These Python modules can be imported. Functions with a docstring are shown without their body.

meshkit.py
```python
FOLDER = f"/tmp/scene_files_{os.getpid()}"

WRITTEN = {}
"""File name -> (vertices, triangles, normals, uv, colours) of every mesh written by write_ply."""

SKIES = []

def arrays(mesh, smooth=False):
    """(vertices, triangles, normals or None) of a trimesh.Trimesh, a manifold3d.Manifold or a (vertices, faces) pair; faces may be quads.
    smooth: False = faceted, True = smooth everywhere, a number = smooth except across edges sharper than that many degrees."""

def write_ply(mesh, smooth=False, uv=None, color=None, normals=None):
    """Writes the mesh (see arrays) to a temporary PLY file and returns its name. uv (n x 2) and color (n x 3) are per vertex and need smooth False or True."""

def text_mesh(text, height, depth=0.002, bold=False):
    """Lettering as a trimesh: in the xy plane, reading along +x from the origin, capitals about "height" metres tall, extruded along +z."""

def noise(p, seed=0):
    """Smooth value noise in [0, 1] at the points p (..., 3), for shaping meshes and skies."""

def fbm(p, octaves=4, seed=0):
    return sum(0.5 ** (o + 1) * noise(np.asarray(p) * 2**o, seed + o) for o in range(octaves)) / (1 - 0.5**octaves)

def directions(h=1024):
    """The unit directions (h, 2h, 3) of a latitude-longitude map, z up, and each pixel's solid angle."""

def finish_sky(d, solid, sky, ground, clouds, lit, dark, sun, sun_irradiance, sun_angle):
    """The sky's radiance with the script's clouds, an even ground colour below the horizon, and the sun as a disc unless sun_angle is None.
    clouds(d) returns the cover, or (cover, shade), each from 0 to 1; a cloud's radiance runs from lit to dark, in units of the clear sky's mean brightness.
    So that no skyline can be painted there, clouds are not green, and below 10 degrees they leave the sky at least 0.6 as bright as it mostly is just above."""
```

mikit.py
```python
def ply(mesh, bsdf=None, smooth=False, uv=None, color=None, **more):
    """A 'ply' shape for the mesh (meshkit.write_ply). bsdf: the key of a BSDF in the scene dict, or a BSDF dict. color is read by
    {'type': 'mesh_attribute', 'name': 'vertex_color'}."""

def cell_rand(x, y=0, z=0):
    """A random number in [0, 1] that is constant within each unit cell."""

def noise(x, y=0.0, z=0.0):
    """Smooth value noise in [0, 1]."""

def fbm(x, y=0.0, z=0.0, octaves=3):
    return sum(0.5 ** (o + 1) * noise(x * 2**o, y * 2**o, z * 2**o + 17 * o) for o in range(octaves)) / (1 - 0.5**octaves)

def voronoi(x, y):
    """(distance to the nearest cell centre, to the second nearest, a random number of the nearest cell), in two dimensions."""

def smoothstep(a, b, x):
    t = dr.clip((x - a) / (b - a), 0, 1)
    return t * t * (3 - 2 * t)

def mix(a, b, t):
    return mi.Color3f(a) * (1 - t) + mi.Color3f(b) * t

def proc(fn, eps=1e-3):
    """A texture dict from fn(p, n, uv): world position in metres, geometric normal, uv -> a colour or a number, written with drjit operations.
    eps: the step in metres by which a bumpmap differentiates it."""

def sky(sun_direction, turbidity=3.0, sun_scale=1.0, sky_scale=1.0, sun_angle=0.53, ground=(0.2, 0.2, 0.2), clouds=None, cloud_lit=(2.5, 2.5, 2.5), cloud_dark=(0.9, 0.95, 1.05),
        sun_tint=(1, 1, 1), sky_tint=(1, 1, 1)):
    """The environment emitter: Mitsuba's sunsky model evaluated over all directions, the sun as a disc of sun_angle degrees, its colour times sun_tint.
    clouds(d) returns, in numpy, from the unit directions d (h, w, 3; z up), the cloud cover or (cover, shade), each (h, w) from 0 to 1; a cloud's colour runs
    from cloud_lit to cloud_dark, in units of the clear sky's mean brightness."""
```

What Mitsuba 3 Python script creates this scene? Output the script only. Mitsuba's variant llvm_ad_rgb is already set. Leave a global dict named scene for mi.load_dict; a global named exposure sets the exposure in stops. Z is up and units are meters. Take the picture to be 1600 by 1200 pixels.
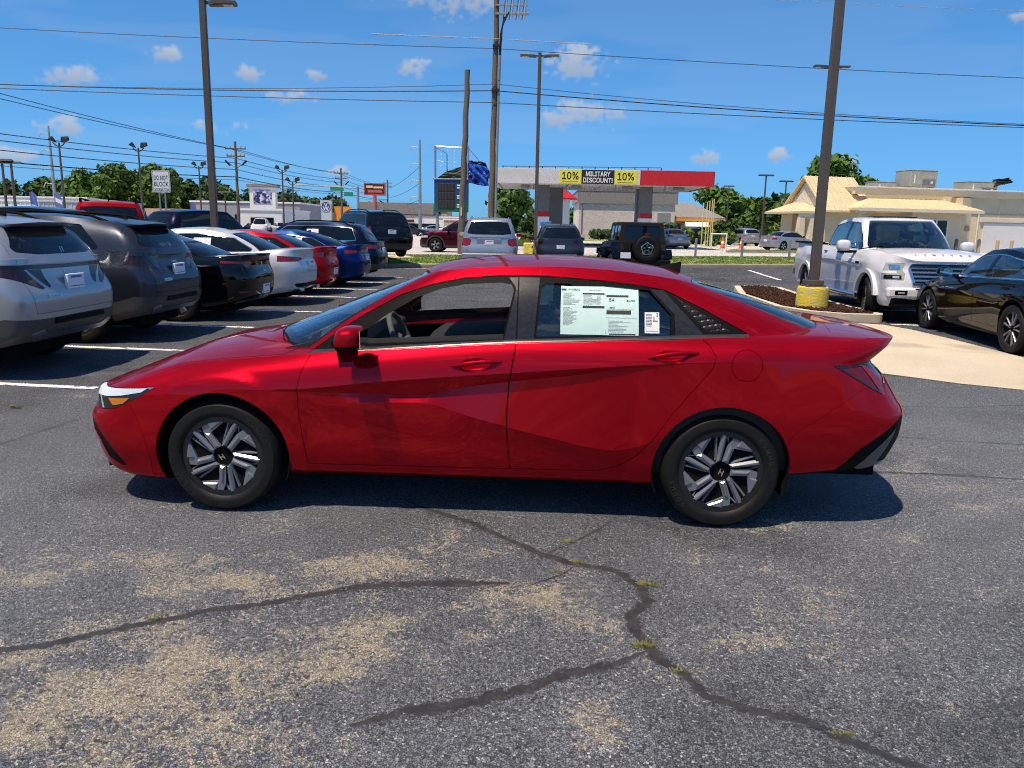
import math, random
import numpy as np, trimesh, drjit as dr, mitsuba as mi, mikit, meshkit
import manifold3d as m3
from scipy.interpolate import PchipInterpolator
from shapely.geometry import Polygon, LineString, Point, box as sbox
from shapely import affinity
from shapely.ops import unary_union, triangulate
from mikit import noise, fbm, voronoi, cell_rand, smoothstep, mix

T = mi.ScalarTransform4f
scene, labels = {}, {}
RNG = np.random.default_rng(7)

# ------------------------------------------------------------------ camera, sky, exposure
PITCH, ROLL, CAM_H = 0.1973, 0.019, 1.5814
_F = np.array([0, math.cos(PITCH), -math.sin(PITCH)]); _R = np.array([1.0, 0, 0]); _U = np.cross(_R, _F)
_UP = -math.sin(ROLL) * _R + math.cos(ROLL) * _U
scene['camera'] = {'type': 'perspective', 'fov': math.degrees(2 * math.atan(800 / 1220)), 'fov_axis': 'x', 'near_clip': 0.05, 'far_clip': 5000.0,
                   'to_world': T().look_at(origin=[0, 0, CAM_H], target=[float(v) for v in np.array([0, 0, CAM_H]) + _F], up=[float(v) for v in _UP])}
SUN = (-0.28, -0.335, 1.0)

# small fair-weather clouds: (azimuth from +Y to the right, elevation, half width, half height) in degrees
CLOUDS = [(-7.6, 15.4, 3.0, .9), (-3.6, 15.0, 1.9, 1.25), (4.4, 11.0, 1.9, .95), (5.2, 7.9, 2.0, .9), (3.2, 7.5, 1.3, .55), (-7.2, 10.5, 1.0, .55), (-15.5, 8.3, 1.7, .35),
          (-28.3, 8.6, 1.6, .55), (-29.2, 5.6, 1.3, .55), (-20.2, 6.1, 1.5, .45), (-36.4, 7.2, 1.9, .7), (-37.5, 5.5, 1.7, .5), (-32.2, 3.6, 1.6, .5), (13.2, 5.1, .8, .5), (18.0, 5.1, .7, .35),
          (22.3, 4.6, .6, .35), (36.0, 6.1, 1.6, .35), (-23.0, 10.3, .8, .4), (-12.2, 3.6, 1.0, .3), (-18.2, 9.6, .7, .5), (-35.6, 13.5, 1.5, .5), (-14.0, 9.8, .6, .3), (31, 12.5, .6, .2)]


def clouds(d):
    az = np.degrees(np.arctan2(d[..., 0], d[..., 1])); el = np.degrees(np.arcsin(np.clip(d[..., 2], -1, 1)))
    cov = np.zeros(az.shape); low = np.zeros(az.shape)
    n1 = meshkit.fbm(np.stack([az * .8, el * 1.25, np.zeros_like(az)], -1), 5, 3)
    n2 = meshkit.fbm(np.stack([az * 3.1, el * 4.2, np.ones_like(az)], -1), 4, 9)
    for a, e, w, h in CLOUDS:
        q = ((az - a) / (w * 1.25)) ** 2 + ((el - e) / (h * 1.25)) ** 2
        c = np.clip((.98 - q * .8 - 2.3 * (n1 - .42) - 1.7 * (n2 - .5)) * 1.15, 0, 1)
        c = c * c * (3 - 2 * c)
        cov = np.maximum(cov, c * .70)
        low = np.maximum(low, c * np.clip(.45 - (el - e) / (2 * h), 0, 1))
    # the same kind of small clouds over the rest of the sky
    far = np.clip((meshkit.fbm(np.stack([az * .11, el * .22, np.full_like(az, 5.)], -1), 5, 21) - .64) * 7, 0, 1) * .8 * ((np.abs(az) > 44) | (el > 21))
    wisps = np.clip((meshkit.fbm(np.stack([az * .05, el * .3, np.full_like(az, 2.)], -1), 5, 5) - .5) * 1.2, 0, .06) * np.clip(el / 6, 0, 1)
    return np.maximum(np.maximum(cov, far), wisps), np.clip(low + .1, 0, 1)


scene['sky'] = mikit.sky(SUN, turbidity=2.6, clouds=clouds, cloud_lit=(2.3, 2.35, 2.45), cloud_dark=(1.35, 1.5, 1.75), ground=(.16, .16, .16), sun_scale=1.22, sky_tint=(.50, 1.0, 1.34), sun_tint=(1.0, .97, .93))
exposure = 1.5


# ------------------------------------------------------------------ helpers
def C(r, g=None, b=None):
    return {'type': 'rgb', 'value': [r, r, r] if g is None else [r, g, b]}


def mat(key, d, two=False):
    scene['m_' + key] = {'type': 'twosided', 'b': d} if two else d


def norms(v, f, ang):
    """corner normals: faces that meet at a vertex are averaged where they differ by less than ang degrees"""
    tri = v[f]; fn = np.cross(tri[:, 1] - tri[:, 0], tri[:, 2] - tri[:, 0]); ar = np.linalg.norm(fn, axis=1, keepdims=True)
    un = fn / np.maximum(ar, 1e-20)
    nf = len(f); corner = f.ravel(); fid = np.repeat(np.arange(nf), 3)
    order = np.argsort(corner, kind='stable'); cs = corner[order]; fs = fid[order]
    start = np.searchsorted(cs, np.arange(len(v))); cnt = np.bincount(corner, minlength=len(v))
    out = np.zeros((nf * 3, 3)); c = math.cos(math.radians(ang))
    me = fid; k_of = cnt[corner]; s_of = start[corner]
    for k in range(int(cnt.max())):
        ok = np.nonzero(k < k_of)[0]
        other = fs[s_of[ok] + k]
        good = (np.einsum('ij,ij->i', un[me[ok]], un[other]) > c) & (ar[other, 0] > 1e-9)
        out[ok[good]] += fn[other[good]]
    ln = np.linalg.norm(out, axis=1, keepdims=True)
    return np.where(ln > 1e-14, out / np.maximum(ln, 1e-20), un[fid])


def shape(mesh, bsdf, smooth=False, **kw):
    """ply dict of a Manifold, a Trimesh or (v, f)"""
    v, f, _ = meshkit.arrays(mesh, False)
    v = np.asarray(v, float)
    if smooth:
        w, inv = np.unique(np.round(v, 6), axis=0, return_inverse=True)
        f = inv.ravel()[f]; f = f[(f[:, 0] != f[:, 1]) & (f[:, 1] != f[:, 2]) & (f[:, 0] != f[:, 2])]
        n = norms(w, f, 180 if smooth is True else smooth)
        path = meshkit.write_ply((w[f].reshape(-1, 3), np.arange(3 * len(f)).reshape(-1, 3)), False, normals=n)
        return {'type': 'ply', 'filename': path, 'face_normals': False, 'bsdf': {'type': 'ref', 'id': 'm_' + bsdf}, **kw}
    return mikit.ply((v, f), 'm_' + bsdf, False, **kw)


used = {}


def numbered(k):
    n = used.get(k, 0); used[k] = n + 1
    return k if n == 0 else f'{k}_{n:03d}'


def thing(name, label, cat, group=None):
    key = numbered(name); labels[key] = {'label': label, 'category': cat}
    if group: labels[key]['group'] = group
    return key


def struct(name, mesh, bsdf, smooth=False, kind='structure', label=None):
    key = numbered(name); scene[key] = shape(mesh, bsdf, smooth)
    labels[key] = {'kind': kind}
    if label: labels[key]['label'] = label
    return key


def part(parent, name, mesh, bsdf, smooth=False, label=None, kind=None, tw=None):
    key = numbered(parent + '__' + name)
    if not isinstance(mesh, (dict, trimesh.Trimesh, tuple)) and mesh.is_empty(): print('EMPTY', key); return key
    d = dict(mesh) if isinstance(mesh, dict) else shape(mesh, bsdf, smooth)
    if tw is not None: d['to_world'] = tw
    scene[key] = d
    if label or kind: labels[key] = {**({'label': label} if label else {}), **({'kind': kind} if kind else {})}
    return key


def one(name, mesh, bsdf, label, cat, group=None, smooth=False):
    key = thing(name, label, cat, group); scene[key] = shape(mesh, bsdf, smooth)
    return key


def tmesh(v, f): return trimesh.Trimesh(np.asarray(v, float), np.asarray(f, int), process=False)


def cat_(*ms): return trimesh.util.concatenate([m if isinstance(m, trimesh.Trimesh) else tomesh(m) for m in ms if m is not None])


def tomesh(m):
    v, f, _ = meshkit.arrays(m, False); return tmesh(v, f)


def bx(x0, x1, y0, y1, z0, z1, c=0.0):
    """box, chamfered by c"""
    if not c:
        m = trimesh.creation.box([x1 - x0, y1 - y0, z1 - z0]); m.apply_translation([(x0 + x1) / 2, (y0 + y1) / 2, (z0 + z1) / 2]); return m
    p = []
    for sx in (0, 1):
        for sy in (0, 1):
            for sz in (0, 1):
                X, Y, Z = (x0, x1)[sx], (y0, y1)[sy], (z0, z1)[sz]
                ax, ay, az = (1 - 2 * sx) * c, (1 - 2 * sy) * c, (1 - 2 * sz) * c
                p += [(X + ax, Y + ay, Z), (X + ax, Y, Z + az), (X, Y + ay, Z + az)]
    return hull(p)


def hull(p): return tomesh(m3.Manifold.hull_points(np.asarray(p, float)))


def tube(pts, r, n=8, caps=True):
    """swept round bar; r a number or one per point"""
    p = np.asarray(pts, float); r = np.broadcast_to(r, (len(p),))
    t = np.gradient(p, axis=0) if len(p) > 2 else np.repeat([p[1] - p[0]], 2, 0)
    t = t / np.linalg.norm(t, axis=1, keepdims=True)
    ref = np.array([0, 0, 1.0]) if abs(t[:, 2]).max() < .95 else np.array([1.0, 0.02, 0])
    if abs(t[:, 2]).max() >= .95 and abs(t[:, 0]).max() > .9: ref = np.array([0, 1.0, 0])
    a = np.cross(t, ref); a /= np.linalg.norm(a, axis=1, keepdims=True); b = np.cross(t, a)
    g = np.arange(n) * 2 * np.pi / n
    v = (p[:, None] + r[:, None, None] * (np.cos(g)[None, :, None] * a[:, None] + np.sin(g)[None, :, None] * b[:, None])).reshape(-1, 3)
    f = []
    for i in range(len(p) - 1):
        for j in range(n):
            q = [i * n + j, i * n + (j + 1) % n, (i + 1) * n + (j + 1) % n, (i + 1) * n + j]
            f += [[q[0], q[2], q[1]], [q[0], q[3], q[2]]]
    if caps:
        v = np.vstack([v, p[:1], p[-1:]]); k = len(v)
        for j in range(n):
            f += [[k - 2, j, (j + 1) % n], [k - 1, (len(p) - 1) * n + (j + 1) % n, (len(p) - 1) * n + j]]
    m = tmesh(v, f)
    return m


def lathe(prof, n=32, axis='z'):
    """prof: (r, h) points; closed surface of revolution about z (or y)"""
    m = trimesh.creation.revolve(np.asarray(prof, float), sections=n)
    if axis == 'y': m.apply_transform([[1, 0, 0, 0], [0, 0, -1, 0], [0, 1, 0, 0], [0, 0, 0, 1]])
    if axis == 'x': m.apply_transform([[0, 0, 1, 0], [1, 0, 0, 0], [0, 1, 0, 0], [0, 0, 0, 1]])
    return m


def cs(poly):
    polys = getattr(poly, 'geoms', [poly]); rings = []
    for p in polys:
        if p.is_empty or p.area < 1e-9: continue
        p = Polygon(p.exterior.coords, [r.coords for r in p.interiors])
        e = list(p.exterior.coords)[:-1]
        if not p.exterior.is_ccw: e = e[::-1]
        rings.append(np.array(e))
        for r in p.interiors:
            q = list(r.coords)[:-1]; rings.append(np.array(q[::-1] if r.is_ccw else q))
    return m3.CrossSection(rings)


def P_(p): return p if hasattr(p, 'geom_type') else Polygon(p).buffer(0)


def prism(poly, axis, a, b):
    """polygon in (x,z) for y, (x,y) for z, (y,z) for x, extruded from a to b along the axis"""
    m = m3.Manifold.extrude(cs(P_(poly)), abs(b - a)); lo = min(a, b)
    if axis == 'z': return m.translate([0, 0, lo])
    if axis == 'y': return m.transform(np.array([[1., 0, 0, 0], [0, 0, 1, lo], [0, 1, 0, 0]]))
    return m.transform(np.array([[0, 0, 1., lo], [1, 0, 0, 0], [0, 1, 0, 0]]))


def both(poly, a=.3, b=1.4): return prism(poly, 'y', a, b) + prism(poly, 'y', -a, -b)


def rnd(poly, r):
    p = P_(poly); return p.buffer(-r, 6).buffer(2 * r, 6).buffer(-r, 6)


def text(s, h, depth=.003, bold=False, width=None):
    """lettering centred on the origin in the xy plane"""
    m = meshkit.text_mesh(s, h, depth, bold); b = m.bounds; m.apply_translation([-(b[0, 0] + b[1, 0]) / 2, -(b[0, 1] + b[1, 1]) / 2, 0])
    if width: m.apply_scale([width / (b[1, 0] - b[0, 0]), 1, 1])
    return m


def frame(o, ex, ez):
    """matrix whose local x is ex, local y is up-ish ez, local z their cross product, at o (for lettering on faces)"""
    ex = np.array(ex, float); ex /= np.linalg.norm(ex); ez = np.array(ez, float); ez = ez - ex * (ex @ ez); ez /= np.linalg.norm(ez)
    m = np.eye(4); m[:3, 0], m[:3, 1], m[:3, 2], m[:3, 3] = ex, ez, np.cross(ex, ez), o; return m


def put(m, M):
    m = (m if isinstance(m, trimesh.Trimesh) else tomesh(m)).copy(); m.apply_transform(M); return m


def at(x, y, z=0.0, deg=0.0):
    return T().translate([x, y, z]).rotate([0, 0, 1], deg)
# ------------------------------------------------------------------ materials
def paint(key, c, metal=.45, rough=.32, ior=1.5):
    """lacquered car paint: clear coat over colour, with some metal flake"""
    coat = {'type': 'plastic', 'diffuse_reflectance': C(*c), 'int_ior': ior, 'nonlinear': True}
    flake = {'type': 'principled', 'base_color': C(*[min(1, v * 1.25) for v in c]), 'metallic': .85, 'roughness': rough, 'specular': .5}
    mat(key, {'type': 'blendbsdf', 'weight': metal, 'a': coat, 'b': flake} if metal else coat, True)


mat('paint_red', {'type': 'blendbsdf', 'weight': .14, 'a': {'type': 'plastic', 'diffuse_reflectance': C(.43, .0012, .010), 'int_ior': 1.7, 'nonlinear': True},
                  'b': {'type': 'principled', 'base_color': C(.85, .004, .028), 'metallic': 1., 'roughness': .36, 'specular': .5}}, True)
paint('paint_silver', (.42, .44, .47), .55, .3)
paint('paint_grey', (.052, .062, .084), .5, .32)
paint('paint_black', (.004, .004, .005), 0)
paint('paint_white', (.85, .85, .86), 0)
paint('paint_pearl', (.72, .73, .75), .2, .4)
paint('paint_bright_red', (.52, .012, .018), .15)
paint('paint_blue', (.006, .024, .125), .4, .3)
paint('paint_navy', (.010, .014, .035), .35, .3)
paint('paint_maroon', (.055, .004, .011), .35, .35)
paint('paint_lightgrey', (.36, .39, .44), .5, .3)


def P(key, c, rough=.5, metallic=0., spec=.5, **kw):
    mat(key, {'type': 'principled', 'base_color': c if isinstance(c, dict) else C(*c) if isinstance(c, tuple) else C(c), 'roughness': rough, 'metallic': metallic, 'specular': spec, **kw}, True)


P('black_plastic', .009, .5, spec=.04)
P('dark_plastic', .03, .6, spec=.3)
mat('gloss_black', {'type': 'plastic', 'diffuse_reflectance': C(.004), 'int_ior': 1.5}, True)
mat('dark_glass', {'type': 'plastic', 'diffuse_reflectance': C(.004, .006, .009), 'int_ior': 1.52}, True)
P('cladding', .045, .5)
P('grey_plastic', .11, .45, .2)
P('interior_dark', .018, .8)
P('interior_grey', (.10, .115, .115), .7)
P('liner', .006, .95, spec=.1)
P('chrome', .75, .12, 1.)
P('satin_metal', (.42, .43, .45), .3, .9)
P('rim_dark', (.13, .145, .17), .24, .85)
P('rim_well', .05, .4, .8)
P('rim_face', (.22, .24, .275), .3, .45)
P('rim_silver', (.50, .52, .55), .28, .9)
P('brake', (.22, .21, .2), .4, .9)
P('plate_white', (.72, .74, .80), .4)
P('paper', (.74, .76, .74), .7)
P('paper_mint', (.52, .72, .68), .6)
P('ink', .03, .7)
P('ink_grey', .28, .7)
P('lens_red', (.20, .004, .008), .1, spec=.7)
P('lens_dark_red', (.022, .002, .003), .06, spec=.8)
P('lens_amber', (.55, .17, .01), .12, spec=.7)
P('lens_clear', (.48, .50, .50), .1, .3, spec=.8)
P('lens_white', (.66, .72, .76), .12, .1, spec=.8)
mat('mirror', {'type': 'conductor', 'specular_reflectance': C(.8)}, True)
mat('window', {'type': 'thindielectric', 'int_ior': 1.5, 'specular_transmittance': C(.93, .96, .95)})
mat('tint_window', {'type': 'thindielectric', 'int_ior': 1.5, 'specular_transmittance': C(.60, .70, .69)})


def tyre_fn(p, n, uv):
    return mix(C3(.006), C3(.014), fbm(p.x * 40, p.y * 40, p.z * 40, 3))


def C3(r, g=None, b=None): return mi.Color3f(r, r if g is None else g, r if b is None else b)


P('tyre', mikit.proc(tyre_fn), .55, spec=.22)
P('tyre_print', .03, .7, spec=.2)


def quarter_fn(p, n, uv): return mi.Color3f(.02)


# ---- asphalt with worn tan patches
def asphalt_parts(p):
    s = 118.
    wx, wy = p.x + .004 * noise(p.x * 140, p.y * 140, 3), p.y + .004 * noise(p.x * 140, p.y * 140, 7)
    d1, d2, r = voronoi(wx * s, wy * s)
    e1, e2, q = voronoi(p.x * 62 + 11, p.y * 62 + 5)
    big = fbm(p.x * .55 + 3.1, p.y * .8 + 1.7, 0., 4)
    mid = fbm(p.x * 3.3, p.y * 4.6, 2., 4)
    fine = noise(p.x * 21, p.y * 21, 4.)
    # the sealer is most worn in front of the parked sedan, to the left
    zone = smoothstep(1.3, -.7, p.x) * smoothstep(4.5, 3.4, p.y) + .55 * smoothstep(.5, 2.2, p.x) * smoothstep(2.9, 2.0, p.y)
    worn = smoothstep(.44, .80, big * .46 + mid * .54 + .20 * dr.minimum(zone, 1.) - .045 - .16 * smoothstep(5., 9., p.y))
    return d1, d2, r, q, e1, worn, fine, mid, big


def asphalt_col(p, n, uv):
    d1, d2, r, q, e1, worn, fine, mid, big = asphalt_parts(p)
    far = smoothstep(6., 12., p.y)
    stone = mix(C3(.050, .057, .068), C3(.215, .236, .272), r)
    stone = mix(stone, C3(.40, .41, .43), smoothstep(.94, .99, r))
    gap = smoothstep(.36, .04, d2 - d1)
    col = mix(stone, C3(.008, .009, .011), gap * .88)
    col = col * (.80 + .40 * mid) * (.84 + .32 * noise(p.x * .35, p.y * .5, 9.))
    stain = smoothstep(.56, .72, fbm(p.x * .9 + 40, p.y * 1.3 + 8, 0., 4))
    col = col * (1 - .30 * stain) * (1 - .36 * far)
    tan = mix(C3(.22, .195, .145), C3(.46, .415, .32), r)
    tan = mix(tan, C3(.06, .056, .05), gap * .85)
    lone = smoothstep(.972, .984, q) * smoothstep(.45, .3, e1) * .6 * (1 - far)
    clump = noise(p.x * 38, p.y * 46, 6.)
    k = dr.minimum(smoothstep(.0, .16, worn * 1.0 - (.03 + .62 * cell_rand(p.x * 0 + r * 9973., 3.) + .58 * clump)) + lone, 1.) * .86
    return mix(col, tan, k)


def asphalt_h(p, n, uv):
    d1, d2, r = voronoi(p.x * 118., p.y * 118.)
    return (smoothstep(.0, .35, d2 - d1) * .0014 * (.4 + r) + .002 * fbm(p.x * 30, p.y * 30, 1., 2))


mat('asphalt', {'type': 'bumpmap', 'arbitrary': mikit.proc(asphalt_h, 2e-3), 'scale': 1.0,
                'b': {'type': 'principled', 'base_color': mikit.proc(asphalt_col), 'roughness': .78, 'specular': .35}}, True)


def seal_col(p, n, uv):
    """tar over the crack: whole along its middle, broken towards its edges, where the asphalt shows again"""
    base = asphalt_col(p, n, uv)
    d1, d2, r = voronoi(p.x * 112, p.y * 112)
    v = dr.abs(uv.y * 2 - 1)
    m = smoothstep(-.10, .22, 1.02 - v - .75 * fbm(p.x * 34, p.y * 34, 1., 4) - .22 * (r - .4))
    m = m * (1 - .8 * smoothstep(.86, .95, r * .7 + .3 * noise(p.x * 20, p.y * 20, 3.)))
    tar = mix(C3(.017, .017, .019), C3(.046, .046, .048), fbm(p.x * 26, p.y * 26, 5., 3)) * (.8 + .4 * r)
    return mix(base, tar, m)


P('crack_seal', mikit.proc(seal_col), .6)


def line_col(p, n, uv):
    w = fbm(p.x * 14, p.y * 14, 0., 3)
    return mix(C3(.16, .165, .17), C3(.72, .72, .70), smoothstep(.30, .46, w + .03))


P('line_paint', mikit.proc(line_col), .6)


def conc_col(p, n, uv):
    a = fbm(p.x * 1.3, p.y * 1.3, p.z, 4); b = noise(p.x * 130, p.y * 130, p.z * 130)
    st = smoothstep(.62, .75, fbm(p.x * .8 + 9, p.y * .8, p.z * 2., 4))
    return mix(C3(.37, .325, .245), C3(.46, .41, .32), a) * (.86 + .24 * b) * (1 - .25 * st)


P('concrete', mikit.proc(conc_col), .85, spec=.2)


def kerb_col(p, n, uv):
    a = fbm(p.x * 2.5, p.y * 2.5, p.z * 4, 4); b = noise(p.x * 60, p.y * 60, p.z * 60)
    return mix(C3(.21, .18, .14), C3(.42, .37, .29), a) * (.8 + .35 * b)


P('kerb', mikit.proc(kerb_col), .9, spec=.2)


def road_col(p, n, uv):
    a = fbm(p.x * .25, p.y * .7, 0., 4); b = noise(p.x * 9, p.y * 9)
    return mix(C3(.27, .265, .26), C3(.40, .39, .375), a) * (.9 + .18 * b)


P('road', mikit.proc(road_col), .85, spec=.25)


def grass_col(p, n, uv):
    a = fbm(p.x * 1.1, p.y * 1.1, 0., 4); b = noise(p.x * 17, p.y * 17)
    return mix(C3(.085, .155, .03), C3(.21, .24, .08), smoothstep(.35, .7, a)) * (.7 + .55 * b)


P('grass', mikit.proc(grass_col), .9, spec=.1)
P('blade', mikit.proc(lambda p, n, uv: mix(C3(.09, .17, .03), C3(.22, .27, .08), noise(p.x * 5, p.y * 5))), .7, spec=.2)
P('earth', mikit.proc(lambda p, n, uv: mix(C3(.13, .15, .07), C3(.24, .23, .17), fbm(p.x * .03, p.y * .03, 0., 4))), .95, spec=.1)
P('mulch', mikit.proc(lambda p, n, uv: mix(C3(.022, .012, .009), C3(.10, .052, .036), cell_rand(p.x * 40, p.y * 40, p.z * 40))), .9, spec=.1)


def yellow_col(p, n, uv):
    a = fbm(p.x * 7, p.y * 7, p.z * 12, 4)
    return mix(C3(.72, .55, .05), C3(.60, .50, .16), smoothstep(.4, .7, a)) * (.92 + .12 * noise(p.x * 40, p.y * 40, p.z * 70))


mat('yellow_paint', {'type': 'bumpmap', 'arbitrary': mikit.proc(lambda p, n, uv: .010 * fbm(p.x * 18, p.y * 18, p.z * 34, 3), 3e-3), 'scale': 1.,
                     'b': {'type': 'principled', 'base_color': mikit.proc(yellow_col), 'roughness': .6, 'specular': .4}}, True)
P('pole_bronze', mikit.proc(lambda p, n, uv: C3(.10, .082, .068) * (.8 + .45 * fbm(p.x * 5, p.y * 5, p.z * .8, 3))), .5, .3)
P('pole_grey', mikit.proc(lambda p, n, uv: C3(.30, .31, .32) * (.8 + .4 * fbm(p.x * 5, p.y * 5, p.z * 1.2, 3))), .45, .5)


def wood_col(p, n, uv):
    a = fbm(p.x * 26, p.y * 26, p.z * .7, 4)
    return mix(C3(.075, .062, .05), C3(.21, .18, .15), a) * (.8 + .4 * noise(p.x * 3, p.y * 3, p.z * .5))


P('pole_wood', mikit.proc(wood_col), .85, spec=.15)
P('wire', .012, .6)
P('wire_light', .35, .5)
P('lamp_lens', (.45, .45, .42), .3)
# ------------------------------------------------------------------ vehicle bodies: lofted rings, cut into panels by booleans
def fn(tab):
    """piecewise smooth function of x from (x, value) pairs, or a constant"""
    if np.isscalar(tab): return lambda x: np.full(np.shape(x), float(tab))
    t = np.array(sorted(tab), float)
    if len(t) == 2: return lambda x: np.interp(x, t[:, 0], t[:, 1])
    q = PchipInterpolator(t[:, 0], t[:, 1])
    return lambda x: q(np.clip(x, t[0, 0], t[-1, 0]))


def half_ring(r, xfc, xrc, ne, ns, d):
    """one level line, left half, from the front centre round to the rear centre"""
    xf, xr = r['xf'] - d, r['xr'] + d
    th = np.linspace(np.pi / 2, 0, ne + 1)
    def ends(x0, x1, p):
        s = np.abs(np.sin(th)) ** (2 / p); c = np.abs(np.cos(th)) ** (2 / p); c[0] = 0
        return x0 + (x1 - x0) * s, c
    fx, fy = ends(xfc, xf, r.get('pf', 3.)); rx, ry = ends(xrc, xr, r.get('pr', 3.5))
    sx = np.linspace(xfc, xrc, ns + 1)[1:-1]
    x = np.concatenate([fx, sx, rx[::-1]]); k = np.concatenate([fy, np.ones(ns - 1), ry[::-1]])
    y = np.maximum(fn(r['w'])(x) - d, .02) * k
    return np.stack([x, y, fn(r['z'])(x) + r.get('dz', 0) * d], 1)


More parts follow.
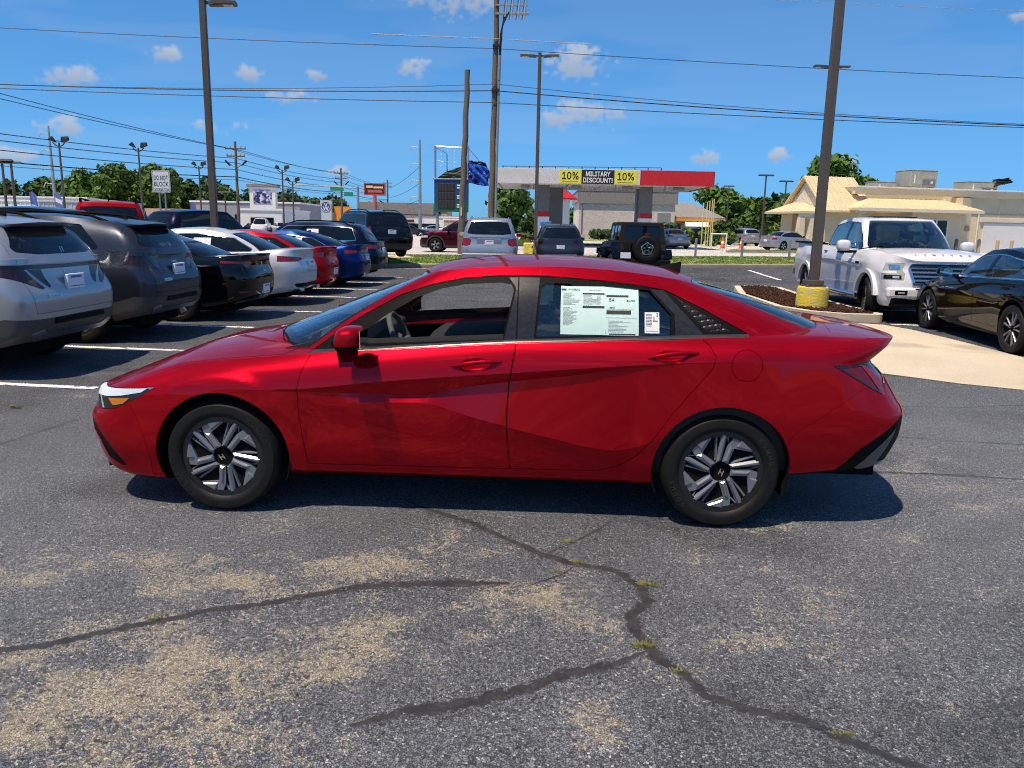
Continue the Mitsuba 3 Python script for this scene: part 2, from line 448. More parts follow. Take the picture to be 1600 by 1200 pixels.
def loft(rows, xfc, xrc, crown, d=0., groups=None, sub=4, ne=14, ns=56, K=10, crown_p=2.5):
    R = np.array([half_ring(r, xfc, xrc, ne, ns, d) for r in rows])          # rows x n x 3
    if groups:
        out = []
        for g in groups:
            q = R[g]; v = np.arange(len(g), dtype=float)
            tt = np.concatenate([np.linspace(i, i + 1, sub, endpoint=False) for i in range(len(g) - 1)] + [[len(g) - 1.]]) if len(g) > 2 else np.linspace(0, 1, 2)
            s = PchipInterpolator(v, q, axis=0)(tt) if len(g) > 2 else q
            out.append(s if not out else s[1:])
        R = np.concatenate(out)
    m, n = R.shape[:2]
    verts, idx = [], {}
    def vid(j, i, side):
        key = (j, i, 0 if i in (0, n - 1) else side)
        if key not in idx:
            p = R[j, i].copy(); p[1] *= side if i not in (0, n - 1) else 0
            idx[key] = len(verts); verts.append(p)
        return idx[key]
    F = []
    for j in range(m - 1):
        for i in range(n - 1):
            for s in (1, -1):
                a, b, c, e = vid(j, i, s), vid(j, i + 1, s), vid(j + 1, i + 1, s), vid(j + 1, i, s)
                for t in ((a, b, c), (a, c, e)):
                    if len(set(t)) == 3: F.append(t if s == 1 else t[::-1])
    wmax = R[-1, :, 1].max()
    def cap(j, up, k, cr):
        grid = []
        for i in range(n):
            if i in (0, n - 1): grid.append([vid(j, i, 1)] * (k + 1)); continue
            L = R[j, i]; row = [vid(j, i, 1)]
            for q in range(1, k):
                t = 1 - 2 * q / k
                h = cr(L[0]) * min(1, L[1] / wmax) ** 2 * (1 - abs(t) ** crown_p) if cr else 0
                verts.append(np.array([L[0], L[1] * t, L[2] + h])); row.append(len(verts) - 1)
            grid.append(row + [vid(j, i, -1)])
        for i in range(n - 1):
            for q in range(k):
                a, b, c, e = grid[i][q], grid[i + 1][q], grid[i + 1][q + 1], grid[i][q + 1]
                for t in ((a, b, c), (a, c, e)):
                    if len(set(t)) == 3: F.append(t if up else t[::-1])
    cap(m - 1, True, K, fn(crown)); cap(0, False, 2, None)
    mesh = m3.Mesh(np.array(verts, np.float32), np.array(F, np.uint32))
    M = m3.Manifold(mesh)
    if M.volume() < 0: M = m3.Manifold(m3.Mesh(np.array(verts, np.float32), np.array(F, np.uint32)[:, ::-1].copy()))
    return M


def cyl_y(x, z, r, y0, y1, n=64):
    return m3.Manifold.cylinder(y1 - y0, r, r, n).transform(np.array([[1., 0, 0, x], [0, 0, 1, y0], [0, -1, 0, z]]))


def arches(xs, z, r, y0, y1=1.5):
    out = m3.Manifold()
    for x in xs:
        out += cyl_y(x, z, r, y0, y1) + cyl_y(x, z, r, -y1, -y0)
    return out


# ------------------------------------------------------------------ wheels (axis along y, outer face towards +y)
def tyre_mesh(R, w, rr, n=56):
    s = R - rr; h = w / 2
    prof = [(rr, -h * .86), (rr + .012, -h * .98), (rr + s * .35, -h * 1.04), (rr + s * .72, -h * .99), (R - .016, -h * .86), (R - .004, -h * .70)]
    for g in (-.42, -.14, .14, .42):
        prof += [(R, h * (g - .05)), (R - .007, h * (g - .045)), (R - .007, h * (g + .045)), (R, h * (g + .05))]
    prof += [(R - .004, h * .70), (R - .016, h * .86), (rr + s * .72, h * .99), (rr + s * .70, h * 1.0), (rr + s * .35, h * 1.04), (rr + s * .3, h * 1.03), (rr + .012, h * .98), (rr, h * .86), (rr, -h * .86)]
    return lathe([(a, b) for a, b in prof], n, 'y')


def flat_blade(pts, y0, y1, inset=.012):
    """a spoke: polygon in (x,z), ridge along its inset outline"""
    p = Polygon(pts).buffer(0); q = p.buffer(-inset)
    if q.is_empty or q.geom_type != 'Polygon': q = p.buffer(-inset * .4)
    o = [(x, y0, z) for x, z in list(p.exterior.coords)[:-1]] + [(x, y1 - .012, z) for x, z in list(p.exterior.coords)[:-1]]
    if not q.is_empty and q.geom_type == 'Polygon': o += [(x, y1, z) for x, z in list(q.exterior.coords)[:-1]]
    return hull(o)


def pol(r, deg): return (r * math.cos(math.radians(deg)), r * math.sin(math.radians(deg)))


def wheel_parts(R, w, rr, style='five', metal='rim_silver', n=56, detail=1):
    """list of (name, mesh, material, smooth angle); outer face at y = +w/2"""
    h = w / 2; out = [('tyre', tyre_mesh(R, w, rr, n), 'tyre', 35)]
    barrel = lathe([(rr, h * .5), (rr + .004, h * .90), (rr - .001, h * .97), (rr - .008, h * .97), (rr - .011, h * .86), (rr - .012, h * .5), (rr, h * .5)], n, 'y')
    well = lathe([(rr - .012, h * .5), (rr - .02, h * .1), (rr - .03, -h * .8), (rr, -h * .8), (rr, h * .5), (rr - .012, h * .5)], n, 'y')
    inner = lathe([(.0, -h * .55), (rr - .03, -h * .55), (rr - .03, -h * .6), (0, -h * .6)], 28, 'y')
    disc = lathe([(.0, -.01), (rr * .62, -.01), (rr * .62, -.03), (0, -.03)], 32, 'y')
    hub = lathe([(0, h * .74), (.036, h * .74), (.042, h * .68), (.062, h * .62), (.068, 0), (0, 0)] if style != 'turbine' else [(0, h * .80), (.036, h * .80), (.037, h * .90), (.062, h * .76), (.070, h * .60), (.06, 0), (0, 0)], 30, 'y')
    sp, dark = [], []
    f = h * .80
    if style == 'turbine':
        q = lambda r, ph: pol(r * (rr - .006), 180 - ph)
        for k in range(5):
            a = 90 + 72 * k
            # an arm that bends clockwise along the rim, with a thin leaning blade beside it
            A = [q(.26, a + 30), q(.26, a - 6), q(.66, a + 8), q(.88, a - 20), q(.985, a - 28), q(.985, a - 6), q(.985, a + 15), q(.70, a + 22)]
            sp.append(cat_(m3.Manifold.extrude(cs(Polygon(A)), .030).transform(np.array([[1., 0, 0, 0], [0, 0, 1, f - .034], [0, 1, 0, 0]]))))
            sp.append(flat_blade([q(.26, a + 28), q(.26, a - 4), q(.66, a + 9), q(.74, a + 19)], f - .03, f + .006, .011))
            sp.append(flat_blade([q(.70, a + 7), q(.88, a - 18), q(.97, a - 26), q(.96, a + 6)], f - .03, f + .004, .009))
            sp.append(flat_blade([q(.26, a - 10), q(.27, a - 36), q(.975, a - 45), q(.975, a - 36)], f - .035, f + .005, .011))
            sp.append(flat_blade([q(.30, a - 8), q(.31, a - 22), q(.90, a - 31), q(.90, a - 26)], f - .045, f - .008, .006))
            sp.append(flat_blade([q(.62, a + 16), q(.70, a + 21), q(.975, a + 31), q(.975, a + 25)], f - .04, f - .006, .005))
    elif style == 'twin':
        for k in range(5):
            a = 90 + 72 * k
            for s in (-1, 1):
                sp.append(flat_blade([pol(.05, a + 22 * s), pol(.05, a + 2 * s), pol(rr - .014, a + 9 * s), pol(rr - .014, a + 17 * s)], f - .045, f, .006))
    elif style == 'six':
        for k in range(6):
            a = 90 + 60 * k
            sp.append(flat_blade([pol(.05, a + 24), pol(.05, a - 24), pol(rr - .014, a - 12), pol(rr - .014, a + 12)], f - .045, f, .012))
    else:
        for k in range(5):
            a = 90 + 72 * k
            sp.append(flat_blade([pol(.05, a + 32), pol(.05, a - 32), pol(rr - .014, a - 15), pol(rr - .014, a + 15)], f - .045, f, .012))
    rim = cat_(barrel, hub, *sp)
    out += [('rim', rim, metal, 30), ('rim_well', well, 'rim_well', 30), ('brake_disc', disc, 'brake', 30), ('wheel_back', inner, 'liner', 30)]
    if detail > 1:
        hh_ = h * .88; cap = lathe([(0, hh_), (.030, hh_), (.035, hh_ - .004), (.035, h * .7), (0, h * .70)], 28, 'y')
        out.append(('hub_cap', cap, 'gloss_black', 30))
        ring = lathe([(.025, hh_), (.027, hh_ + .0015), (.029, hh_), (.027, hh_ - .001), (.025, hh_)], 28, 'y')
        hh = [hull([(x + sx * .003 + z * .25, y, z) for sx in (-1, 1) for y in (hh_, hh_ + .0015) for z in (-.016, .016)]) for x in (-.010, .010)]
        hh.append(hull([(x, y, z + .25 * x * 1.0) for x in (-.010, .010) for y in (hh_, hh_ + .0015) for z in (-.003, .003)]))
        out.append(('emblem', cat_(ring, *hh), 'chrome', 30))
        for k in range(5):
            x, z = pol(.052, 90 + 36 + 72 * k)
            nut = lathe([(0, h * .87), (.006, h * .87), (.0085, h * .84), (.0085, h * .5), (0, h * .5)], 6, 'y'); nut.apply_translation([x, 0, z])
            out.append(('lug_nut', nut, 'chrome', 20))
    return out


WHEELS = {}


def wheel_plys(*a, **k):
    key = repr((a, k))
    if key not in WHEELS: WHEELS[key] = [(n, shape(m, b, s)) for n, m, b, s in wheel_parts(*a, **k)]
    return WHEELS[key]
# ------------------------------------------------------------------ the red sedan (x forward from the front hub, y left, z up)
def surf_y(M, x, z, side=1):
    h = M.ray_cast([x, 2. * side, z], [x, 0., z]); return float(h[0].position[1]) if len(h) else .8 * side


def surf_x(M, y, z, end=-1):
    h = M.ray_cast([6. * end, y, z], [0. if end > 0 else -1.4, y, z]); return float(h[0].position[0]) if len(h) else 2. * end


def surf_z(M, x, y):
    h = M.ray_cast([x, y, 4.], [x, y, 0.]); return float(h[0].position[2]) if len(h) else .5


HX, HY, HYAW = -1.5517, 5.0178, math.pi - 0.0408
CT = [(-.2, .703), (.9, .635), (.3, .692), (-.44, .713), (-.82, .758), (-1.25, .801), (-1.58, .83), (-1.93, .862), (-2.26, .89), (-2.5, .907), (-2.9, .928), (-3.3, .918), (-3.7, .905)]
CL = [(.9, .605), (.3, .66), (-.2, .690), (-.44, .695), (-.75, .690), (-1.07, .687), (-1.335, .738), (-1.57, .775), (-1.93, .823), (-2.26, .879), (-2.5, .903), (-2.8, .922), (-3.05, .895), (-3.3, .865), (-3.7, .80)]
H_ROWS = [
    dict(z=[(.9, .160), (.45, .150), (-.37, .205), (-2.35, .205), (-3., .27), (-3.8, .31)], w=.77, xf=.80, xr=-3.68, dz=1),
    dict(z=[(.9, .20), (.45, .18), (-.37, .235), (-2.35, .235), (-3., .30), (-3.8, .36)], w=[(.3, .835), (-.4, .815), (-2.3, .815), (-3.05, .835)], xf=.875, xr=-3.75, pr=4),
    dict(z=[(.9, .27), (.3, .27), (-2.4, .275), (-3., .37), (-3.8, .43)], w=[(.3, .860), (-.4, .832), (-2.3, .832), (-2.72, .858), (-3.05, .868)], xf=.895, xr=-3.785, pf=3.3, pr=4),
    dict(z=[(.9, .36), (.3, .35), (-1.6, .345), (-2.4, .335), (-3., .45), (-3.8, .51)], w=[(.3, .882), (0, .890), (-.5, .850), (-2.2, .850), (-2.72, .890), (-3.05, .882)], xf=.90, xr=-3.81, pf=3.4, pr=4),
    dict(z=[(.9, .455), (.3, .47), (-.44, .49), (-1.1, .49), (-1.77, .42), (-2.2, .375), (-2.5, .45), (-3., .54), (-3.8, .60)], w=[(.3, .889), (0, .904), (-.5, .866), (-1.1, .868), (-2.2, .862), (-2.72, .905), (-3.05, .891)], xf=.925, xr=-3.815, pf=3.5, pr=4),
    dict(z=[(.9, .53), (.3, .585), (-.44, .635), (-.8, .645), (-1.09, .650), (-1.4, .575), (-1.77, .485), (-2.15, .42), (-2.5, .55), (-3., .64), (-3.8, .69)], w=[(.3, .889), (0, .906), (-.44, .892), (-.8, .882), (-1.09, .879), (-1.5, .888), (-1.9, .890), (-2.2, .885), (-2.72, .910), (-3.05, .894)], xf=.895, xr=-3.775, pf=3.4, pr=3.8),
    dict(z=CL, w=[(.3, .885), (0, .902), (-.2, .902), (-.44, .897), (-.75, .872), (-1.07, .856), (-1.335, .858), (-1.57, .862), (-1.93, .874), (-2.26, .895), (-2.5, .905), (-2.72, .906), (-3.05, .880)], xf=.875, xr=-3.70, pf=3.4, pr=3.6),
    dict(z=CT, w=[(.3, .875), (0, .901), (-.2, .905), (-1, .905), (-2.3, .907), (-2.72, .906), (-3.05, .877)], xf=.865, xr=-3.60, pf=3.3, pr=3.5),
    dict(z=[(.9, .641), (.585, .69), (.3, .752), (0, .775), (-.27, .795), (-.5, .812), (-1, .862), (-1.6, .917), (-2.0, .945), (-2.6, .980), (-2.9, .996), (-3.2, .998), (-3.7, .965)], w=[(.3, .838), (0, .868), (-.27, .875), (-1, .880), (-2.4, .872), (-2.72, .866), (-3.05, .835)], xf=.855, xr=-3.685, pf=3.2, pr=3.8),
    dict(z=[(.9, .648), (.75, .67), (.585, .713), (.444, .756), (.305, .798), (.03, .838), (-.27, .869), (-.47, .890), (-1, .943), (-1.6, .990), (-2.0, 1.008), (-2.6, 1.032), (-2.9, 1.043), (-3.2, 1.047), (-3.45, 1.040), (-3.7, 1.022)],
         w=[(.3, .765), (0, .782), (-.3, .795), (-.5, .808), (-1.6, .832), (-2.3, .818), (-2.72, .785), (-3.05, .735)], xf=.835, xr=-3.76, pf=3., pr=3.8, dz=-1)]
H_GRP = [[0, 1, 2, 3, 4, 5], [5, 6], [6, 7], [7, 8, 9]]
G_ROWS = [
    dict(z=[(-.08, .925), (-.45, .868), (-.7, .88), (-1, .92), (-1.6, .965), (-2.6, 1.01), (-3.0, 1.03), (-3.4, 1.05)], w=[(-.9, .80), (-1.6, .812), (-2.4, .792), (-2.6, .775)], xf=-.06, xr=-3.41, pf=2.6, pr=2.7),
    dict(z=[(-.55, 1.12), (-1., 1.14), (-1.6, 1.185), (-2.1, 1.195), (-2.6, 1.18), (-3.05, 1.185)], w=[(-1.1, .728), (-1.6, .738), (-2.3, .715), (-2.48, .70)], xf=-.545, xr=-3.045, pf=2.7, pr=2.8),
    dict(z=[(-1.0, 1.298), (-1.2, 1.342), (-1.5, 1.370), (-1.8, 1.376), (-2.1, 1.364), (-2.4, 1.330), (-2.66, 1.285)], w=[(-1.25, .585), (-1.6, .60), (-2.1, .592), (-2.35, .57)], xf=-.99, xr=-2.68, pf=2.9, pr=3.)]


def flare(v):
    """wheel arch lips stand a little proud"""
    v = v.copy(); side = np.abs(v[:, 1]) > .7
    for x in (0., -2.72):
        r = np.hypot(v[:, 0] - x, v[:, 2] - .31)
        k = np.clip((.50 - r) / .05, 0, 1); k = k * k * (3 - 2 * k) * side * (v[:, 2] < .80)
        v[:, 1] += np.sign(v[:, 1]) * .014 * k
    return v


def h_low(d): return loft(H_ROWS, .30, -3.05, [(.9, .03), (.3, .075), (-.3, .09), (-1, .05), (-2.8, .03), (-3.7, .026)], d, H_GRP, sub=6, ne=20, ns=104, K=16).warp_batch(flare)
def h_green(d):
    r = [dict(q) for q in G_ROWS]; r[-1]['dz'] = -1
    # the front and rear glass start points differ per row, so each row has its own cap origin
    return loft_caps(r, d, [(-.90, -2.6), (-1.08, -2.48), (-1.25, -2.35)], .046, sub=6)


def loft_caps(rows, d, origins, crown, sub=6, ne=16, ns=60, K=12, crown_p=2.2):
    """like loft, for greenhouses: every row has its own (front, rear) cap origins"""
    R = [half_ring(r, o[0], o[1], ne, ns, d) for r, o in zip(rows, origins)]
    # re-use loft() on ready rings through dense pass-through rows
    return loft_rings(np.array(R), crown, sub, K, crown_p)


def loft_rings(R, crown, sub, K, crown_p):
    m = len(R); v = np.arange(m, dtype=float); tt = np.linspace(0, m - 1, (m - 1) * sub + 1)
    R = PchipInterpolator(v, R, axis=0)(tt) if m > 2 else R
    m, n = R.shape[:2]; verts = []; idx = {}; F = []
    def vid(j, i, s):
        k = (j, i, 0 if i in (0, n - 1) else s)
        if k not in idx:
            p = R[j, i].copy(); p[1] *= s if i not in (0, n - 1) else 0; idx[k] = len(verts); verts.append(p)
        return idx[k]
    def quad(a, b, c, e, up):
        for t in ((a, b, c), (a, c, e)):
            if len(set(t)) == 3: F.append(t if up else t[::-1])
    for j in range(m - 1):
        for i in range(n - 1):
            for s in (1, -1): quad(vid(j, i, s), vid(j, i + 1, s), vid(j + 1, i + 1, s), vid(j + 1, i, s), s == 1)
    wmax = R[-1, :, 1].max()
    for j, up, k in ((m - 1, True, K), (0, False, 2)):
        g = []
        for i in range(n):
            if i in (0, n - 1): g.append([vid(j, i, 1)] * (k + 1)); continue
            L = R[j, i]; row = [vid(j, i, 1)]
            for q in range(1, k):
                t = 1 - 2 * q / k; h = (crown * min(1, L[1] / wmax) ** 2 * (1 - abs(t) ** crown_p)) if up else 0
                verts.append(np.array([L[0], L[1] * t, L[2] + h])); row.append(len(verts) - 1)
            g.append(row + [vid(j, i, -1)])
        for i in range(n - 1):
            for q in range(k): quad(g[i][q], g[i + 1][q], g[i + 1][q + 1], g[i][q + 1], up)
    V, Fa = np.array(verts, np.float32), np.array(F, np.uint32)
    M = m3.Manifold(m3.Mesh(V, Fa))
    return M if M.volume() > 0 else m3.Manifold(m3.Mesh(V, Fa[:, ::-1].copy()))


DLO = [(-.47, .893), (-.608, 1.0), (-.772, 1.105), (-.952, 1.207), (-1.13, 1.272), (-1.306, 1.308), (-1.481, 1.324), (-1.673, 1.329), (-1.83, 1.324), (-2.09, 1.307), (-2.265, 1.287), (-2.404, 1.266), (-2.606, 1.172), (-2.845, 1.047),
       (-2.835, 1.036), (-2.59, 1.028), (-2.347, 1.018), (-2.0, 1.003), (-1.607, .985), (-1.323, .965), (-.976, .937)]
FWIN = [(-.790, .948), (-.768, 1.011), (-.878, 1.097), (-1.054, 1.200), (-1.185, 1.248), (-1.314, 1.274), (-1.513, 1.287), (-1.570, 1.278), (-1.582, 1.25), (-1.530, .992)]
RWIN = [(-1.709, 1.012), (-1.732, 1.270), (-1.757, 1.292), (-2.06, 1.283), (-2.316, 1.262), (-2.43, 1.138), (-2.428, 1.034)]
FDOOR = [(-.492, .897), (-.453, .806), (-.432, .709), (-.430, .593), (-.438, .50), (-.447, .42), (-.467, .275), (-1.586, .283), (-1.570, .413), (-1.562, .591), (-1.572, .766), (-1.606, .982), (-1.323, .962), (-.976, .934)]
RDOOR = [(-1.606, .982), (-1.572, .766), (-1.562, .591), (-1.570, .413), (-1.586, .283), (-2.06, .288), (-2.168, .318), (-2.252, .375), (-2.332, .468), (-2.348, .491), (-2.442, .634), (-2.559, .785), (-2.636, .881), (-2.652, .941), (-2.622, .999), (-2.59, 1.024), (-2.347, 1.014), (-2.0, .999)]
BEAM = [(1.1, .655), (.80, .660), (.747, .664), (.63, .676), (.397, .690), (.362, .694), (.418, .655), (.514, .604), (.592, .566), (.686, .552), (.80, .550), (1.1, .55)]
TAIL = [(-3.264, .906), (-3.40, .912), (-3.9, .915), (-3.9, .862), (-3.605, .855), (-3.596, .80), (-3.580, .738), (-3.5, .775), (-3.346, .859)]


def build_hero():
    low, gr = h_low(0), h_green(0)
    outer = low + gr
    def inner(d, e): return (h_low(d) + h_green(e)) ^ m3.Manifold.cube([2.95, 1.9, 1.3]).translate([-3.12, -.95, .27])
    cab = inner(.06, .032) - m3.Manifold.cube([.65, 2, .78]).translate([-.62, -1, .1])
    lining = cab - inner(.072, .044)
    arch = arches((0, -2.72), .312, .369, .55)
    S = outer - cab - arch
    in4 = (h_low(.005) + h_green(.005)) - cab - arch          # the same skin, 5 mm in
    in1 = (h_low(.0015) + h_green(.0015)) - cab - arch
    g = .003
    fd, rd, dlo = P_(FDOOR), P_(RDOOR), P_(DLO)
    fuel = Point(-2.812, .90).buffer(.082, 32)
    fb = P_([(1.2, .05), (1.2, .60), (.50, .60), (.455, .50), (.425, .42), (.41, .34), (.41, .05)])
    rb = P_([(-4, .05), (-4, .80), (-3.44, .79), (-3.09, .545), (-3.03, .45), (-3.0, .05)])
    hood_p = Polygon([(.90, -.1)] + [(x, -y) for x, y in [(.885, .3), (.83, .55), (.74, .665), (.585, .735), (.3, .752), (0, .768), (-.33, .782)]] + [(-.40, -.70), (-.26, -.55), (-.17, -.3), (-.14, 0)])
    hood_p = unary_union([hood_p, affinity.scale(hood_p, 1, -1, origin=(0, 0))])
    wind = Polygon([(-1.045, 0), (-1.06, .35), (-1.105, .535), (-.80, .640), (-.52, .700), (-.42, .705), (-.30, .60), (-.20, .40), (-.15, 0)])
    wind = unary_union([wind, affinity.scale(wind, 1, -1, origin=(0, 0))]).buffer(.001)
    back = Polygon([(-2.615, 0), (-2.60, .35), (-2.565, .515), (-2.80, .560), (-3.05, .590), (-3.20, .575), (-3.30, .45), (-3.355, .25), (-3.37, 0)])
    back = unary_union([back, affinity.scale(back, 1, -1, origin=(0, 0))]).buffer(.001)
    beam, tail = P_(BEAM), P_(TAIL)
    fang = rnd([(.95, .485), (.789, .487), (.749, .464), (.572, .236), (.605, .222), (.691, .262), (.74, .36), (.80, .42), (.95, .43)], .008)
    rblack = P_([(-3.10, .30), (-3.34, .335), (-3.452, .464), (-3.691, .622), (-3.95, .635), (-3.95, .20), (-3.05, .2)])
    rsilver = P_([(-3.448, .344), (-3.509, .411), (-3.667, .563), (-3.655, .52), (-3.576, .372), (-3.78, .366), (-3.78, .345), (-3.57, .328), (-3.476, .326)])
    cut = lambda M, poly, a=.3: M ^ both(poly, a)
    K = thing('red_sedan', 'metallic red four-door sedan parked broadside in front, price sheet on its rear door window', 'car')
    tw = at(HX, HY, 0, math.degrees(HYAW))
    def add(name, M, b, s=17, label=None, par=K, kind=None): return part(par, name, M, b, s, label, kind, tw=tw)
    zc, zg = prism(hood_p, 'z', .55, 1.3), prism(wind, 'z', .83, 1.5)
    zb = prism(back, 'z', 1.0, 1.5)
    body = S - both(fd) - both(rd) - both(dlo.buffer(.001)) - prism(fuel, 'y', .5, 1.3) - zc - zg - zb - both(beam) - both(tail, .12) - both(fang)
    grille = prism(P_([(-.62, .455), (.62, .455), (.50, .34), (.46, .25), (-.46, .25), (-.50, .34)]), 'x', .55, 1.2) + prism(P_([(-.31, .56), (.31, .56), (.31, .64), (-.31, .64)]), 'x', .55, 1.2)
    bump_f, bump_r = prism(fb, 'y', -1.4, 1.4), prism(rb, 'y', -1.4, 1.4)
    rbp = prism(rblack, 'y', -1.4, 1.4)
    fbump = ((body ^ prism(fb.buffer(-.0015), 'y', -1.4, 1.4)) - grille)
    rbump = (body ^ prism(rb.buffer(-.0015), 'y', -1.4, 1.4)) - rbp
    body = body - bump_f - bump_r - grille
    # trunk lid seam
    lid = prism(Polygon([(-3.32, -.62), (-3.9, -.66), (-3.9, .66), (-3.32, .62), (-3.39, .3), (-3.40, 0), (-3.39, -.3)]), 'z', .62, 1.4)
    add('body_shell', body - lid, 'paint_red')
    add('trunk_lid', (body ^ prism(Polygon([(-3.323, -.617), (-3.9, -.657), (-3.9, .657), (-3.323, .617), (-3.393, .3), (-3.403, 0), (-3.393, -.3)]), 'z', .625, 1.4)), 'paint_red')
    add('front_bumper', fbump, 'paint_red'); add('rear_bumper', rbump, 'paint_red')
    add('grille', in4 ^ grille, 'black_plastic'); add('hood', S ^ prism(hood_p.buffer(-.006), 'z', .55, 1.3), 'paint_red')
    k = add('rear_valance', in4 ^ rbp ^ bump_r - both(rsilver), 'black_plastic', label='black lower rear bumper with a grey corner accent')
    add('valance_accent', in1 ^ both(rsilver), 'grey_plastic', par=k)
    add('windshield', (h_green(.004) - h_green(.008)) ^ prism(wind.buffer(-.012), 'z', .86, 1.5), 'window')
    add('cowl', in4 ^ prism(wind.intersection(sbox(-.5, -1, 0, 1)) - wind.intersection(sbox(-.5, -1, 0, 1)).buffer(-.05).buffer(.0), 'z', .83, 1.0), 'black_plastic')
    add('rear_window', (h_green(.003) - h_green(.008)) ^ prism(back.buffer(-.003), 'z', 1.0, 1.5), 'dark_glass')
    seal = (h_green(.006) - h_green(.02)) ^ prism(wind.buffer(.0) - wind.buffer(-.018), 'z', .86, 1.5)
    add('windshield_seal', seal, 'black_plastic')
    for side, M in (('l', lambda m: m ^ m3.Manifold.cube([8, 2, 3]).translate([-5, 0, 0])), ('r', lambda m: m ^ m3.Manifold.cube([8, 2, 3]).translate([-5, -2, 0]))):
        sg = 1 if side == 'l' else -1
        def sd(mm): return M(mm)
        # doors with pressed handle cups
        for dname, poly, (hx, hz), win in (('front_door', fd, (-1.405, .868), FWIN), ('rear_door', rd, (-2.435, .940), RWIN)):
            D = sd(cut(S, poly.buffer(-g)))
            ys = surf_y(outer, hx, hz)
            cup = m3.Manifold.sphere(1., 40).scale([.088, .030, .040]).rotate([0, 3.5, 0]).translate([hx + .012, sg * (ys + .004), hz])
            key = add(dname, D - cup, 'paint_red')
            slope = .12
            pts = []
            for t in np.linspace(-1, 1, 13):
                x = hx + .005 - .132 * t; z = hz + .004 + .132 * t * slope + .010 * (1 - t * t)
                pts.append((x, sg * (surf_y(outer, x, z) + .003 + .016 * (1 - abs(t) ** 3)), z))
            bar = tube(pts, [.004 + .0085 * (1 - abs(t) ** 2.5) for t in np.linspace(-1, 1, 13)], 10)
            add('handle', bar, 'paint_red', 60, par=key)
            if dname == 'front_door' and sg == 1:
                lk = lathe([(0, .004), (.0045, .004), (.006, 0), (0, 0)], 16, 'y'); lk.apply_translation([hx - .085, surf_y(outer, hx - .085, hz + .015) + .016, hz + .017])
                add('lock_cover', lk, 'gloss_black', 30, par=key)
        # black frame of the side windows, pillar covers, bright belt strip
        belt = LineString([(-.44, .889), (-.976, .939), (-1.323, .967), (-1.607, .987), (-2.0, 1.005), (-2.347, 1.020), (-2.59, 1.030), (-2.86, 1.040)]).buffer(.0095, cap_style=2)
        bpf = P_([(-1.603, .985), (-1.603, 1.318), (-1.552, 1.316), (-1.590, 1.270), (-1.594, 1.25), (-1.537, .985)])
        bpr = P_([(-1.610, .985), (-1.610, 1.320), (-1.722, 1.317), (-1.716, 1.24), (-1.697, .992)])
        cq = P_([(-2.326, 1.266), (-2.395, 1.263), (-2.605, 1.040), (-2.452, 1.033), (-2.450, 1.140)])
        tri = P_([(-2.428, 1.252), (-2.755, 1.064), (-2.765, 1.056), (-2.622, 1.046)])
        hole = unary_union([P_(FWIN), P_(RWIN)])
        fr = dlo.buffer(-.0015) - hole - belt - bpf - bpr - cq - tri
        split = sbox(-1.606, 0, 1, 2)
        k1 = add('front_window_frame', sd(cut(in4, fr.intersection(split))), 'black_plastic')
        k2 = add('rear_window_frame', sd(cut(in4, fr - split)), 'black_plastic')
        add('pillar_cover', sd(cut(in1, bpf - belt)), 'pillar_gloss', par=k1); add('pillar_cover', sd(cut(in1, bpr - belt)), 'pillar_gloss', par=k2)
        add('pillar_cover', sd(cut(in1, cq - belt)), 'pillar_gloss', par=k2)
        add('belt_strip', sd(cut(in1, belt.intersection(split))), 'satin_dark', par=k1); add('belt_strip', sd(cut(in1, belt - split)), 'satin_dark', par=k2)
        # faceted triangle behind the rear door
        tb = sd(cut(in4, tri)); add('quarter_panel', tb, 'black_plastic', par=k2)
        tv = []
        ax, az = np.array([-.84, -.54]), np.array([-.50, .87])
        for i in range(-2, 12):
            for j in range(-6, 8):
                c0 = np.array([-2.43, 1.25]) + i * .045 * np.array([-.9, -.5]) + j * .030 * np.array([-.3, -.95])
                hexa = affinity.translate(Polygon([(-.024, -.004), (-.008, .016), (.016, .012), (.024, .002), (.008, -.016), (-.016, -.012)]), *c0).intersection(tri.buffer(-.004))
                if hexa.is_empty or hexa.area < 1.2e-4 or hexa.geom_type != 'Polygon': continue
                cen = np.array(hexa.centroid.coords[0]); ring = np.array(hexa.exterior.coords)[:-1]
                y0 = surf_y(outer, cen[0], cen[1])
                yy = [surf_y(outer, a, b) for a, b in ring]
                tv.append(hull([(a, sg * (q - .006), b) for (a, b), q in zip(ring, yy)] + [(cen[0] + .006, sg * (y0 - .001), cen[1] + .004)]))
        add('quarter_facets', cat_(*tv), 'facet_black', False, par=k2, label='black triangle of raised facets behind the rear door')
        # glass: the near front pane is wound down
        pane = lambda w, d=.014: sd(cut(h_green(d) - h_green(d + .004), P_(w).buffer(.004)))
        kg = add('rear_window_pane', pane(RWIN), 'tint_window', par=k2)
        # lamps
        kb = add('headlight', sd(cut(in4, beam.buffer(-.002), .30)), 'lamp_black')
        add('daytime_light', sd(cut(in1, P_([(1.0, .652), (.80, .656), (.717, .666), (.40, .687), (.435, .664), (.56, .640), (.66, .628), (.76, .622), (.80, .64), (1., .64)]), .3)), 'lens_white', par=kb)
        add('side_marker', sd(cut(in1, P_([(.645, .618), (.505, .629), (.545, .597), (.612, .582)]), .3)), 'lens_amber', par=kb)
        add('lamp_blade', sd(cut(in1, P_([(.725, .63), (.712, .632), (.678, .56), (.692, .558)]), .3)), 'lens_clear', par=kb)
        add('lamp_tip', sd(cut(outer - cab, P_([(.405, .689), (.363, .6935), (.385, .680)]), .3)), 'chrome', par=kb)
        add('air_curtain', sd(cut(in4, fang)), 'black_plastic')
        kt = add('taillight', sd(cut(in4, tail.buffer(-.002), .12)), 'lens_deep')
